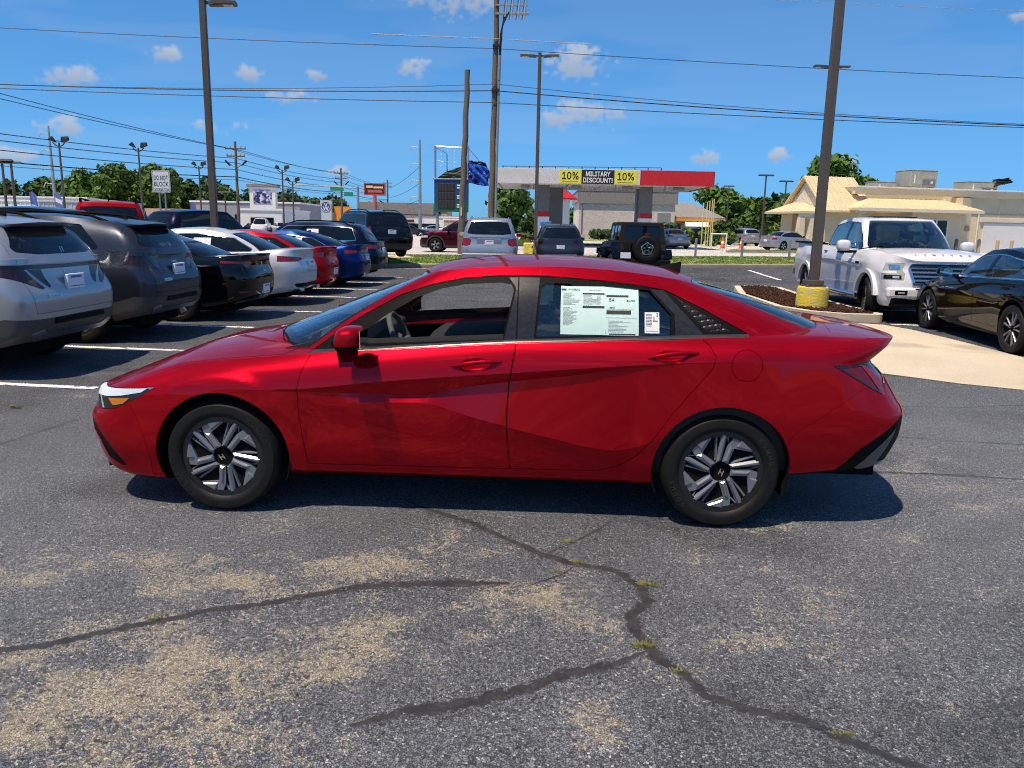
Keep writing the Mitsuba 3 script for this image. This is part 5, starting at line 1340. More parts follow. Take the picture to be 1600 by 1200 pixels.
def cloth(corners, n, amp, seed, up=(0, -1, 0)):
    c = np.array(corners, float); u, v = np.meshgrid(np.linspace(0, 1, n), np.linspace(0, 1, n)); p = (c[0] * ((1 - u) * (1 - v))[..., None] + c[1] * (u * (1 - v))[..., None] + c[2] * (u * v)[..., None] + c[3] * ((1 - u) * v)[..., None])
    w = meshkit.fbm(np.stack([u * 3.2 + 1.5 * v, v * 2.2 - u, np.full_like(u, seed)], -1), 4, seed) - .5
    fold = np.abs(np.sin(7 * (u * .9 + v * 1.3) + 5 * w)) - .5
    p = p + np.array(up) * (amp * (1.6 * w + .5 * fold))[..., None] + np.array([.25, 0, .35]) * (w * amp)[..., None]
    f = []
    for j in range(n - 1):
        for i in range(n - 1): a = j * n + i; f += [[a, a + 1, a + n + 1], [a, a + n + 1, a + n]]
    m = tmesh(p.reshape(-1, 3), f); k = np.array(m.vertices) + np.array([0, .012, 0]); return tmesh(np.vstack([m.vertices, k]), np.vstack([m.faces, m.faces[:, ::-1] + len(k)]))
K = thing('torn_banner', 'torn blue and dark green banner blown off the price sign frame', 'banner')
part(K, 'blue_sheet', cloth([(-3.55, 59.6, 4.75), (-2.0, 59.4, 4.55), (-2.05, 59.5, 5.9), (-3.5, 59.7, 6.35)], 26, .55, 3), 'tarp_blue', 50); part(K, 'dark_sheet', cloth([(-3.4, 60.1, 4.9), (-1.75, 60.0, 5.2), (-2.3, 60.1, 6.3), (-3.5, 60.1, 6.45)], 22, .4, 8), 'tarp_dark', 50)
part(K, 'green_sheet', cloth([(-5.9, 60.1, 5.1), (-3.6, 60.1, 5.1), (-3.6, 60.1, 6.15), (-5.3, 60.1, 5.55)], 20, .16, 5), 'tarp_green', 50)
P('tarp_blue', mikit.proc(lambda p, n, uv: mix(C3(.01, .03, .14), C3(.02, .09, .42), smoothstep(.4, .6, fbm(p.x * 1.6, p.z * 1.2, 2., 3)))), .35, spec=.5); P('tarp_dark', (.010, .014, .028), .4); P('tarp_green', (.016, .045, .032), .6)
# screen sign, billboard
K = thing('screen_sign', 'white pylon sign with a bright picture screen and grey cornice', 'sign'); X = -37.75
part(K, 'body', bx(X - 1.95, X + 1.95, 119.6, 120.6, 3.2, 6.95, .05), 'white_wall'); part(K, 'cornice', bx(X - 2.3, X + 2.3, 119.3, 120.9, 6.85, 7.3, .05), 'grey_wall'); part(K, 'cornice_step', bx(X - 2.1, X + 2.1, 119.45, 120.75, 6.6, 6.86, .03), 'white_wall')
part(K, 'screen', bx(X - 1.35, X + 1.35, 119.52, 119.62, 4.45, 6.45), 'screen'); part(K, 'left_leg', hull([(X + a, y, z) for y in (119.7, 120.5) for a, z in ((-1.95, 3.2), (-.2, 3.2), (-1.9, .3), (-1.3, .3))]), 'white_wall'); part(K, 'right_leg', hull([(X + a, y, z) for y in (119.7, 120.5) for a, z in ((1.95, 3.2), (.2, 3.2), (1.9, .3), (1.3, .3))]), 'white_wall'); part(K, 'plinth', bx(X - 2.1, X + 2.1, 119.5, 120.7, .3, 1.3, .03), 'white_wall')
scr = mikit.proc(lambda p, n, uv: mix(C3(.02, .02, .08), mix(C3(.10, .12, .40), C3(.75, .75, .85), noise(p.x * 3, p.z * 3)), smoothstep(.42, .6, fbm(p.x * 1.9, p.z * 1.9, 3., 3)))); P('screen', scr, .4)
K = thing('billboard', 'dark red billboard on a pink post above the far shops', 'sign'); part(K, 'panel', bx(-30.1, -26.0, 159.8, 160.2, 7.6, 9.65, .03), 'bill_red'); part(K, 'border', cat_(bx(-30.2, -25.9, 159.7, 160.25, 9.6, 9.8), bx(-30.2, -25.9, 159.7, 160.25, 7.45, 7.62), bx(-30.2, -30.02, 159.7, 160.25, 7.6, 9.7), bx(-26.08, -25.9, 159.7, 160.25, 7.6, 9.7)), 'bill_pink')
part(K, 'caption', cat_(bx(-29.7, -28.4, 159.75, 159.82, 8.85, 9.3), bx(-28.3, -26.4, 159.75, 159.82, 8.8, 9.15)), 'bill_text', kind='stuff'); part(K, 'caption', bx(-29.4, -26.6, 159.75, 159.82, 7.95, 8.45), 'bill_pink'); part(K, 'post', tube([(-28.1, 160, .3), (-28.1, 160, 7.5)], .4, 10), 'bill_pink', 40)
P('bill_red', (.13, .008, .018), .5); P('bill_pink', (.45, .10, .10), .5); P('bill_text', (.6, .62, .35), .5)
P('plate_blue', (.08, .12, .35), .5)


def badge(K_add, F, txt, y, z, h, par=None, mat_='chrome', name='badge'):
    """raised lettering on the tail, read from behind"""
    x = surf_x(F, y, z); K_add(name, put(text(txt, h, .006, True), frame([x - .004, y, z], [0, -1, 0], [surf_x(F, y, z + .03) - x, 0, .03])), mat_, False)


ROW = 180.
# --- two compact SUVs nearest on the left
def suv_tail(w): return [([(-.02, 1.125), (w, 1.14), (w, 1.09), (-.02, 1.085)], .34, 'lens_bar'), ([(w, 1.10), (.68, 1.095), (.50, .90), (.56, .89), (w, 1.06)], .36, 'lens_dark_red'), ([(.64, 1.085), (.44, 1.085), (.39, .92), (.43, .90)], .3, 'lens_dark_red'),
                             ([(.84, .55), (.62, .56), (.56, .47), (.62, .45), (.80, .45)], .22, 'reflector')]
P('lens_bar', (.014, .003, .003), .12, spec=.6)


TUC = Gen(2, **{**SUV, 'L': 4.64, 'roof': 1.66, 'deck': 1.195, 'belt': (1.06, 1.20), 'xrt': -3.30, 'xrb': -3.66, 'rake': (.10, .10), 'rcrown': .035, 'wt': .62, 'drop': .03, 'rtap': .04, 'dlo': (-2.75, -3.05), 'Cx': -2.50, 'rear_up': .20, 'pr': 5.5})


def tuc_extra(txt):
    def f(add, g, F):
        # skid panel, tailgate spoiler, wiper, rear emblem and lettering
        add('skid_panel', (g.full(.0) + g.full(-.012)) ^ prism(rnd([(-.60, .36), (.60, .36), (.74, .47), (.60, .50), (.50, .44), (-.50, .44), (-.60, .50), (-.74, .47)], .01), 'x', g.xr - .3, g.xr + .35), 'satin_metal')
        zs = g.roof - .075
        add('spoiler', hull([(x, y, z) for s in (-1, 1) for x, y, z in ((g.xrt + .30, s * .58, zs - .02), (g.xrt - .16, s * .54, zs - .055), (g.xrt + .22, s * .58, zs - .09), (g.xrt - .10, s * .52, zs - .085), (g.xrt + .28, s * .2, zs + .02), (g.xrt - .20, s * .2, zs - .035))]), 'paint_grey' if txt == 'TUCSON ' else 'paint_silver', 30)
        badge(add, F, txt.strip(), .42, .82, .038); badge(add, F, 'HYUNDAI', .0, 1.045, .022)
        for x_, y_ in ((g.xr + .30, 0),):
            z_ = 1.275; xx = surf_x(g.full(.006), 0, z_)
            add('emblem', cat_(*[put(hull([(a + b * .0, c, 0) for a in (-.006, .006) for b in (0,) for c in (-.03, .03)] + [(a, c, .004) for a in (-.006, .006) for c in (-.03, .03)]), frame([xx - .004, d, z_], [0, -1, 0], [.3, 0, .6])) for d in (-.02, .02)]), 'chrome')
        add('hitch_panel', bx(g.xr - .006, g.xr + .02, -.45, .45, .54, .60, .005), 'black_plastic')
    return f


TG = [(-.70, .66), (.70, .66), (.745, 1.0), (.73, 1.15), (.70, 1.52), (-.70, 1.52), (-.73, 1.15), (-.745, 1.0)]
for nm, lab, col, xr_, y_, txt in (('compact_suv', 'silver compact SUV at the left edge of the row, nearest the camera', 'paint_silver', -4.64, 8.42, 'TUCSON'), ('compact_suv', 'dark grey compact SUV between the silver SUV and the black hatchback sedan', 'paint_grey', -4.62, 11.0, 'TUCSON ')):
    vehicle(nm, lab, 'car', TUC, col, (xr_ + TUC.xr, y_), ROW - 1.0, 'cars parked in the left row', 'five', 'rim_silver', suv_tail(.96), True, (.55, .62), rails='black_plastic', gate=(TG, .45), extra=tuc_extra(txt), plate_at=(0, .945), fin='black_plastic')

# --- sedans further along the row
BLK = Gen(2, **{**SEDAN, 'rear_up': .15, 'L': 4.90, 'roof': 1.44, 'xrt': -2.45, 'xrb': -3.42, 'deck': 1.045, 'belt': (.93, 1.02), 'lip': .035, 'gp': 2.4})
def blk_extra(add, g, F):
    badge(add, F, 'SONATA', 0, .80, .026); badge(add, F, 'HYUNDAI', .0, 1.035, .022) if False else None
    add('diffuser', g.full(-.004) ^ prism(rnd([(-.75, .24), (.75, .24), (.70, .34), (-.70, .34)], .02), 'x', g.xr - .3, g.xr + .3), 'satin_metal')
    x = surf_x(F, 0, .91); add('emblem', put(lathe([(0, .006), (.035, .006), (.042, 0), (0, 0)], 20), frame([x - .002, 0, .91], [0, -1, 0], [0, 0, 1])), 'chrome', 30)
vehicle('black_sedan', 'glossy black sedan with a ducktail boot lid beside the dark grey SUV', 'car', BLK, 'paint_black', (-4.22 + BLK.xr, 13.45), ROW - 1, 'cars parked in the left row', 'five', 'rim_silver',
        [([(.93, .99), (.55, .955), (.42, .955), (-.02, .955), (-.02, .935), (.45, .93), (.52, .86), (.60, .85), (.66, .93), (.93, .95)], .45, 'lens_red'), ([(.80, .46), (.55, .46), (.55, .49), (.80, .50)], .2, 'reflector')], plate_at=(0, .50), gate=([(-.62, .70), (.62, .70), (.68, 1.2), (-.68, 1.2)], .42), extra=blk_extra, fin='gloss_black')
FUS = Gen(2, **{**SEDAN, 'rear_up': .13, 'L': 4.87, 'roof': 1.475, 'xrt': -2.60, 'xrb': -3.34, 'deck': 1.075, 'belt': (.95, 1.03), 'lip': .02, 'Cx': -2.55, 'dlo': (-2.60, -3.02)})
def fus_extra(add, g, F):
    add('exhaust', cat_(*[bx(g.xr + .02, g.xr + .2, s - .09, s + .09, .28, .34, .012) for s in (-.55, .55)]), 'chrome')
    add('valance', g.full(-.003) ^ prism(rnd([(-.62, .36), (.62, .36), (.74, .44), (-.74, .44)], .02), 'x', g.xr - .3, g.xr + .2), 'black_plastic')
vehicle('silver_sedan', 'silver white sedan with red wraparound tail lights between the black and the red car', 'car', FUS, 'paint_pearl', (-4.10 + FUS.xr, 16.05), ROW - 1.5, 'cars parked in the left row', 'five', 'rim_silver',
        [([(.94, .98), (.60, .95), (.40, .925), (.40, .885), (.62, .86), (.94, .86)], .42, 'lens_red'), ([(.64, .925), (.46, .915), (.46, .895), (.64, .885)], .08, 'lens_white')], plate_at=(0, .79), gate=([(-.60, .64), (.60, .64), (.66, 1.2), (-.66, 1.2)], .42), extra=fus_extra, chromeline=True, sheet=True, glass='dark_glass')
RED5 = Gen(2, **{**SEDAN, 'L': 4.7, 'roof': 1.43, 'lip': .02})
vehicle('red_sedan', 'bright red sedan in the left row between the silver white and the blue sedan', 'car', RED5, 'paint_bright_red', (-4.18 + RED5.xr, 18.55), ROW - 1.5, 'cars parked in the left row', 'five', 'rim_silver',
        [([(.93, .98), (.50, .95), (.45, .88), (.60, .86), (.93, .88)], .4, 'lens_red'), ([(.80, .44), (.52, .44), (.52, .50), (.80, .52)], .2, 'reflector')], plate_at=(0, .52), gate=([(-.60, .68), (.60, .68), (.66, 1.2), (-.66, 1.2)], .42))
BLU = Gen(2, **{**SEDAN, 'L': 4.68, 'roof': 1.42, 'xrt': -2.5, 'xrb': -3.28, 'deck': 1.05, 'lip': .03, 'gp': 2.4, 'dlo': (-2.45, -2.86)})
vehicle('blue_sedan', 'dark blue sedan with a price sheet on its window in the left row', 'car', BLU, 'paint_blue', (-3.86 + BLU.xr, 20.95), ROW - 2, 'cars parked in the left row', 'five', 'rim_silver',
        [([(.93, .97), (.50, .93), (-.02, .93), (-.02, .90), (.50, .89), (.93, .86)], .40, 'lens_red')], plate_at=(0, .76), gate=([(-.60, .66), (.60, .66), (.66, 1.2), (-.66, 1.2)], .4), sheet=True, chromeline=True)
NAV = Gen(2, **{**SUV, 'L': 4.75, 'roof': 1.66, 'Cx': -2.42, 'deck': 1.12, 'belt': (1.05, 1.13)})
vehicle('navy_suv', 'dark navy mid size SUV with bright window trim beyond the blue sedan', 'car', NAV, 'paint_navy', (-3.84 + NAV.xr, 23.6), ROW - 2.5, 'cars parked in the left row', 'five', 'rim_silver',
        [([(.96, 1.05), (.45, 1.02), (.40, .95), (.62, .92), (.96, .93)], .45, 'lens_red')], True, (.5, .5), rails='black_plastic', plate_at=(0, .86), gate=(TG, .45), sheet=True, chromeline=True)
# --- big black SUV on the raised verge
PAL = Gen(2, **{**SUV, 'L': 4.98, 'W': 1.975, 'roof': 1.74, 'WB': 2.9, 'FO': .93, 'xrt': -3.60, 'xrb': -3.92, 'deck': 1.14, 'belt': (1.08, 1.16), 'Bx': -1.6, 'Cx': -2.60, 'dlo': (-3.35, -3.55), 'wb': .88, 'wt': .70, 'R': .375})
vehicle('black_suv', 'large black SUV standing on the raised grass verge behind the left row', 'car', PAL, 'paint_black', (-6.75, 32.6, .40), 124, None, 'five', 'rim_silver',
        [([(.99, 1.22), (.80, 1.20), (.78, .80), (.92, .78), (.99, .85)], .25, 'lens_red')], True, (.5, .55), rails='black_plastic', plate_at=(-.0, .95), gate=([(-.76, .62), (.76, .62), (.76, 1.6), (-.76, 1.6)], .45), chromeline=True)
MAR = Gen(2, **{**SUV, 'L': 4.55, 'W': 1.82, 'roof': 1.66, 'hood': [(.05, .86), (.6, 1.0), (1.2, 1.08)], 'xwb': -.05})
vehicle('maroon_suv', 'dark red crossover crossing behind the wooden stub pole, seen side on', 'car', MAR, 'paint_maroon', (-3.95, 41.0, .30), 176, None, 'five', 'rim_silver', [], True, (.45, .5), lights_front=[([(.95, .84), (.58, .80), (.62, .70), (.95, .74)], .5, 'lens_clear')])
ARM = Gen(2, **{**SUV, 'L': 5.3, 'W': 2.03, 'roof': 1.93, 'WB': 3.07, 'FO': .95, 'hood': [(.05, 1.05), (.6, 1.16), (1.2, 1.24)], 'belt': (1.24, 1.30), 'deck': 1.30, 'xrt': -4.05, 'xrb': -4.30, 'Bx': -1.7, 'Cx': -2.85, 'dlo': (-3.9, -3.95), 'wb': .90, 'wt': .74, 'R': .40, 'gc': .26, 'rear_up': .05})
vehicle('silver_suv', 'large silver SUV seen from behind in front of the tall utility pole', 'car', ARM, 'paint_silver', (-.95, 31.6), 91, 'SUVs parked facing the verge', 'six', 'rim_silver',
        [([(1.0, 1.22), (.66, 1.20), (.62, 1.14), (.66, .98), (.80, .94), (1.0, .98)], .3, 'lens_red')], True, None, rails='satin_metal', plate_at=(0, 1.06), gate=([(-.74, .74), (.74, .74), (.80, 1.2), (.78, 1.8), (-.78, 1.8), (-.80, 1.2)], .5),
        extra=lambda add, g, F: (add('bumper_step', bx(g.xr - .05, g.xr + .2, -.95, .95, .50, .70, .03), 'paint_silver', 30), add('plate_recess', bx(surf_x(F, 0, 1.06) - .008, surf_x(F, 0, 1.06) + .05, -.42, .42, .96, 1.20, .006), 'satin_metal')))
DUR = Gen(2, **{**SUV, 'L': 5.1, 'W': 1.93, 'roof': 1.77, 'WB': 3.04, 'deck': 1.18, 'xrt': -3.75, 'xrb': -4.05, 'Cx': -2.7, 'dlo': (-3.5, -3.65), 'wb': .84, 'wt': .64, 'belt': (1.09, 1.17), 'R': .385})
vehicle('grey_suv', 'dark grey SUV seen from behind between the silver SUV and the off-roader', 'car', DUR, 'paint_grey', (1.75, 34.3), 90, 'SUVs parked facing the verge', 'five', 'rim_silver',
        [([(.97, 1.12), (.42, 1.10), (.42, 1.03), (.97, .98)], .35, 'lens_dark_red')], True, None, rails='satin_metal', plate_at=(0, .90), gate=([(-.72, .66), (.72, .66), (.76, 1.1), (.72, 1.66), (-.72, 1.66), (-.76, 1.1)], .45),
        extra=lambda add, g, F: add('bumper_strip', bx(g.xr - .01, g.xr + .1, -.62, .62, .60, .63, .008), 'chrome', 30))
# --- black off-roader with its spare wheel
def offroader(loc, deg):
    K = thing('off_road_vehicle', 'black soft-top off-roader with a spare wheel on its tail', 'car', 'SUVs parked facing the verge'); tw = at(loc[0], loc[1], 0, deg)
    def add(n, M, b, sm=25, par=K): return part(par, n, M, b, sm, tw=tw)
    # x forward from the front hub; wheelbase 2.95
    tub = prism(rnd([(.45, .55), (.55, .75), (.50, 1.13), (-.55, 1.20), (-3.45, 1.20), (-3.47, .62), (-3.3, .50)], .03), 'y', -.76, .76) - arches((0, -2.95), .42, .50, .45)
    add('body_shell', tub, 'paint_black')
    top = m3.Manifold.hull_points(np.array([(x, s * y, z) for s in (-1, 1) for x, y, z in ((-.62, .70, 1.19), (-3.45, .73, 1.19), (-.95, .62, 1.80), (-1.1, .60, 1.835), (-3.28, .63, 1.835), (-3.36, .65, 1.80))]))
    rw = rnd([(-.56, 1.27), (.56, 1.27), (.53, 1.72), (-.53, 1.72)], .05); sw = rnd([(-1.05, 1.25), (-1.75, 1.25), (-1.75, 1.72), (-1.12, 1.72)], .03); sw2 = rnd([(-1.85, 1.25), (-2.45, 1.25), (-2.45, 1.72), (-1.85, 1.72)], .03); sw3 = rnd([(-2.55, 1.25), (-3.25, 1.25), (-3.22, 1.72), (-2.55, 1.72)], .03)
    inner = top.scale([.985, .985, .99]).translate([-.03, 0, .008]); pr = prism(rw, 'x', -3.6, -3.0); ps = both(unary_union([sw, sw2, sw3]), .4)
    fw = prism(rnd([(-.60, 1.25), (.60, 1.25), (.55, 1.76), (-.55, 1.76)], .04), 'x', -1.2, -.5)
    k = add('soft_top', top - pr - ps - fw, 'top_fabric'); add('rear_window', inner ^ pr, 'dark_glass', par=k); add('windshield', inner ^ fw, 'dark_glass', par=k)
    for q in (sw, sw2, sw3):
        for s in (1, -1): add('side_window', inner ^ both(q, .4) ^ m3.Manifold.cube([9, 3, 3]).translate([-7, 0 if s > 0 else -3, 0]), 'dark_glass', par=k)
    add('tailgate', bx(-3.50, -3.46, -.62, .62, .66, 1.18, .01), 'paint_black')
    add('rear_bumper', bx(-3.78, -3.46, -.86, .86, .50, .68, .03), 'black_plastic'); add('front_bumper', bx(.55, .80, -.8, .8, .5, .68, .03), 'black_plastic')
    for s in (1, -1):
        for x0 in (0, -2.95):
            fl = prism([(x0 + .62, .75), (x0 + .48, .98), (x0 - .45, 1.0), (x0 - .62, .72), (x0 - .56, .70), (x0 - .40, .94), (x0 + .44, .92), (x0 + .57, .74)], 'y', s * .70, s * .95); add('fender_flare', fl, 'paint_black')
            wk = numbered(K + '__wheel')
            for nm, pl in wheel_plys(.42, .26, .24, 'five', 'rim_dark', 36, 1): part(wk, nm, pl, None, tw=tw @ T().translate([x0, s * .82, .42]).rotate([0, 0, 1], 0 if s > 0 else 180))
        add('taillight', bx(-3.53, -3.44, min(s * .56, s * .72), max(s * .56, s * .72), .95, 1.15, .012), 'lens_dark_red')
        add('side_mirror', bx(-.90, -.80, min(s * .85, s * 1.02), max(s * .85, s * 1.02), 1.26, 1.44, .03), 'black_plastic'); add('hinge', bx(-3.52, -3.49, min(s * .34, s * .60), max(s * .34, s * .60), .80, .84, .004), 'gloss_black')
    kw = numbered(K + '__spare_wheel'); t2 = tw @ T().translate([-3.68, -.10, 1.02]).rotate([0, 0, 1], 90)
    for nm, pl in wheel_plys(.42, .27, .24, 'five', 'rim_dark', 36, 1): part(kw, nm, pl, None, tw=t2)
    ring = []
    for i in range(5):
        a, b = 90 + 72 * i, 90 + 72 * (i + 1); p0, p1 = pol(.185, a), pol(.185, b)
        ring.append(hull([(p[0] * f, y, p[1] * f) for p in (p0, p1) for f in (1, 1.16) for y in (.10, .125)]))
    part(kw, 'rim_ring', cat_(*ring), 'chrome', tw=t2)
    lug = []
    for i in range(44):
        a = 2 * math.pi * i / 44
        for y in (-.09, .0, .09):
            m = bx(-.018, .018, -.035, .035, .408, .434); m.apply_translation([0, y, 0]); m.apply_transform(trimesh.transformations.rotation_matrix(a + (.07 if y == 0 else 0), [0, 1, 0])); lug.append(m)
    part(kw, 'tread_lugs', cat_(*lug), 'tyre', kind='stuff', tw=t2)
    add('number_plate', bx(-3.80, -3.785, .40, .72, .72, .90, .004), 'plate_white'); add('spare_bracket', bx(-3.62, -3.46, -.22, .02, .92, 1.12, .01), 'black_plastic'); add('underbody', bx(-3.4, .5, -.5, .5, .42, .60), 'liner')
    add('brake_lamp', bx(-3.60, -3.56, -.16, -.04, 1.44, 1.49, .005), 'lens_red')


P('top_fabric', (.013, .013, .014), .9, spec=.2)
offroader((3.95, 28.4), 91)

# --- white crew-cab pickup
PICK = Gen(2, L=6.15, W=2.03, FO=.97, WB=3.95, gc=.30, R=.405, rr=.285, hood=[(.03, 1.10), (.12, 1.20), (.5, 1.255), (1.2, 1.30)], belt=(1.29, 1.33), deck=1.36, xwb=-.30, xwt=-1.12, xrt=-2.82, xrb=-2.97, roof=1.955, wb=.90, wt=.70, dlo=(-2.72, -2.80), Bx=-1.75,
           pf=5., pr=8., kind='suv', lip=0, gp=6., rake=(.05, .02), rear_up=.06, crown=.05, flare=.016, Dx=-2.86, rtap=.02, rcrown=.03)
def pick_extra(add, g, F):
    x = g.xf
    gr = P_([(-.56, 1.06), (.56, 1.06), (.60, .98), (.52, .72), (-.52, .72), (-.60, .98)])
    add('grille', g.full(-.012) ^ prism(gr, 'x', x - .25, x + .2), 'gloss_black')
    add('grille_surround', g.full(-.03) ^ prism(rnd(gr.buffer(.02), .03) - gr.buffer(-.028), 'x', x - .25, x + .2), 'chrome', 30)
    for s in (1, -1):
        lo, hi = sorted((s * .70, s * 1.1)); fr_ = lambda a, b, z0, z1, d: g.full(d) ^ prism(sbox(min(s * a, s * b), z0, max(s * a, s * b), z1), 'x', x - .36, x + .3)
        add('lamp_bar', fr_(.80, 1.1, .90, .945, -.004), 'paint_white'); add('lamp_lower', fr_(.72, .96, .80, .875, -.001), 'gloss_black'); add('lamp_reflector', fr_(.74, .90, .965, 1.06, -.001), 'chrome'); add('lamp_projector', fr_(.76, .86, .82, .86, -.003), 'lens_clear')
    for i in range(4):
        z = .775 + .072 * i; add('grille_bar', g.full(-.028) ^ prism([(-.56, z), (.56, z), (.56, z + .030), (-.56, z + .030)], 'x', x - .2, x + .2), 'satin_metal', 30)
    xx = -surf_x(F.scale([-1, 1, 1]), 0, .895); ov = Point(0, 0).buffer(1, 24)
    add('emblem', put(m3.Manifold.extrude(cs(affinity.scale(ov, .115, .048)), .02), frame([xx + .03, 0, .895], [0, 1, 0], [0, 0, 1])), 'plate_blue', 30)
    add('emblem_rim', put(m3.Manifold.extrude(cs(affinity.scale(ov, .125, .056) - affinity.scale(ov, .112, .045)), .026), frame([xx + .028, 0, .895], [0, 1, 0], [0, 0, 1])), 'chrome', 30)
    add('emblem_lettering', put(text('Ford', .042, .004, True, .13), frame([xx + .051, 0, .895], [0, 1, 0], [0, 0, 1])), 'chrome')
    for i, ch in enumerate('LIMITED'):
        y = (i - 3) * .155; xh = x - .16; z = surf_z(F, xh, y); add('hood_letter', put(text(ch, .05, .006, True), frame([xh, y, z + .003], [0, 1, 0], [surf_z(F, xh, y) and -.05, 0, .032])), 'satin_metal')
    add('front_bumper', bx(x - .10, x + .055, -.98, .98, .47, .66, .04), 'paint_white', 30); add('bumper_insert', bx(x + .02, x + .062, -.46, .46, .48, .62, .01), 'gloss_black')
    add('bumper_trim', bx(x + .015, x + .06, -.50, .50, .625, .652, .006), 'chrome'); add('lower_valance', bx(x - .3, x + .0, -.85, .85, .30, .47, .03), 'black_plastic')
    for s in (1, -1):
        lo, hi = sorted((s * .62, s * .86)); add('fog_lamp', bx(x + .02, x + .060, lo, hi, .515, .615, .015), 'gloss_black'); lo, hi = sorted((s * .67, s * .81)); add('fog_lens', bx(x + .03, x + .064, lo, hi, .54, .595, .015), 'lens_clear')
        # running board, tow mirror details, rear flare, wipers, fender vent
        add('running_board', tube([(-.52, s * .99, .40), (-3.35, s * .99, .40)], .045, 10), 'chrome', 40)
        lo, hi = sorted((s * (g.w - .03), s * (g.w + .012))); add('fender_badge', bx(-.62, -.44, lo, hi, 1.02, 1.065, .006), 'gloss_black')
        c = np.array([-.86, s * 1.20, 1.36]); add('tow_mirror', m3.Manifold.sphere(1., 24).warp_batch(lambda v: np.sign(v) * np.abs(v) ** .65).scale([.10, .13, .115]).translate(c), 'paint_white', 35); lo, hi = sorted((s * .9, s * 1.20)); add('mirror_arm', bx(-.93, -.80, lo, hi, 1.22, 1.27, .02), 'black_plastic')
        lo, hi = sorted((s * 1.02, s * 1.30)); add('mirror_foot', bx(-.93, -.79, lo, hi, 1.215, 1.255, .015), 'black_plastic')
        add('wiper', tube([(g.xwb - .12, s * .75 - .3, 1.30), (g.xwb - .22, s * .45 - .2, 1.365), (g.xwb - .30, s * .1 - .15, 1.40)], .010, 6), 'black_plastic')
        for x0 in (0, -g.WB):
            fl = cyl_y(x0, g.za, g.R * 1.16 + .075, g.w - .08, g.w + .030, 40) - cyl_y(x0, g.za, g.R * 1.16, g.w - .2, g.w + .2, 40) - m3.Manifold.cube([2, 2, .9]).translate([x0 - 1, 0, -.42]); add('fender_flare', fl if s > 0 else fl.mirror([0, 1, 0]), 'paint_white')
    add('sunroof', bx(-1.9, -1.45, -.42, .42, g.roof - .02, g.roof + .003, .003), 'dark_glass')
    add('bed_rail', cat_(*[bx(g.xr + .03, g.xrb - .12, s * .92 - .05, s * .92 + .05, 1.355, 1.40, .01) for s in (-1, 1)]), 'black_plastic')
    xi = g.xr; bed = bx(xi + .1, g.xrb - .12, -.82, .82, 1.352, 1.372); add('bed_cover', bed, 'black_plastic')
    add('tow_hook', bx(g.xr - .12, g.xr + .05, -.04, .04, .50, .56), 'black_plastic'); add('rear_bumper', bx(g.xr - .10, g.xr + .05, -.96, .96, .56, .74, .03), 'chrome')


vehicle('pickup_truck', 'white crew cab pickup truck with a chrome barred grille', 'pickup truck', PICK, 'paint_white', (7.76, 15.05), -94, None, 'six', 'rim_silver', [([(1.03, 1.34), (.86, 1.34), (.86, .98), (1.03, .98)], .10, 'lens_red')], True, None,
        lights_front=[([(1.05, 1.09), (.66, 1.09), (.70, .96), (.66, .90), (.68, .78), (.98, .78), (1.05, .84)], .34, 'lamp_pickup')], glass='tint_window', cavity=True, mirrors=False, steer=-14, extra=pick_extra, handles='chrome', fin=False, plate_at=(0, .62))
P('lamp_pickup', (.42, .44, .36), .12, .2, spec=.8)
CAM = Gen(2, **{**SEDAN, 'L': 4.90, 'roof': 1.44, 'WB': 2.82, 'Cx': None, 'xrt': -2.55, 'xrb': -3.35, 'R': .345, 'rr': .25})
vehicle('black_sedan', 'black sedan with machined twin-spoke wheels cut off by the right edge', 'car', CAM, 'paint_black', (8.05, 13.45), 84, None, 'twin', 'rim_face', [], True, None, glass='tint_window', cavity=True, chromeline=True)
WHT = Gen(2, **{**SEDAN, 'L': 4.75, 'roof': 1.45})
vehicle('white_sedan', 'white sedan mostly hidden behind the black sedan at the right', 'car', WHT, 'paint_white', (10.55, 16.9), 88, None, 'five', 'rim_silver', [], True, None)
# --- behind the left row
RSUV = Gen(2, **{**SUV, 'L': 4.83, 'W': 1.93, 'roof': 1.99, 'WB': 2.79, 'deck': 1.30, 'belt': (1.20, 1.28), 'xrt': -3.45, 'xrb': -3.62, 'Cx': -2.5, 'dlo': (-3.35, -3.40), 'wb': .86, 'wt': .72, 'R': .39, 'gc': .26, 'drop': .0})
def rack(add, g, F):
    for s in (1, -1): add('roof_rail', tube([(g.xwt - .3, s * .62, g.roof + .03), (g.xrt + .2, s * .62, g.roof + .03)], .022, 8), 'black_plastic'); [add('rail_foot', bx(x - .06, x + .06, s * .62 - .025, s * .62 + .025, g.roof - .06, g.roof + .04), 'black_plastic') for x in (g.xwt - .3, -2.0, g.xrt + .2)]
vehicle('red_suv', 'bright red SUV with black roof rails showing above the parked row', 'car', RSUV, 'paint_bright_red', (-11.5, 23.1, .08), 113, None, 'five', 'rim_silver', [([(.97, 1.2), (.74, 1.2), (.74, .95), (.97, .95)], .2, 'lens_red')], extra=rack, glass='dark_glass')
DPK = Gen(1, **{**SUV, 'L': 5.2, 'W': 1.95, 'roof': 1.86, 'belt': (1.2, 1.26), 'deck': 1.28, 'xwb': -.3, 'xwt': -1.1})
vehicle('navy_truck', 'dark blue vehicle half hidden behind the red SUV', 'car', DPK, 'paint_navy', (-9.2, 27.2, .1), 60, None, 'five', 'rim_silver', [], plate=False)
vehicle('black_suv', 'black SUV roof at the far left edge behind the silver SUV', 'car', DPK, 'paint_black', (-13.4, 19.0), 175, None, 'five', 'rim_silver', [], plate=False)
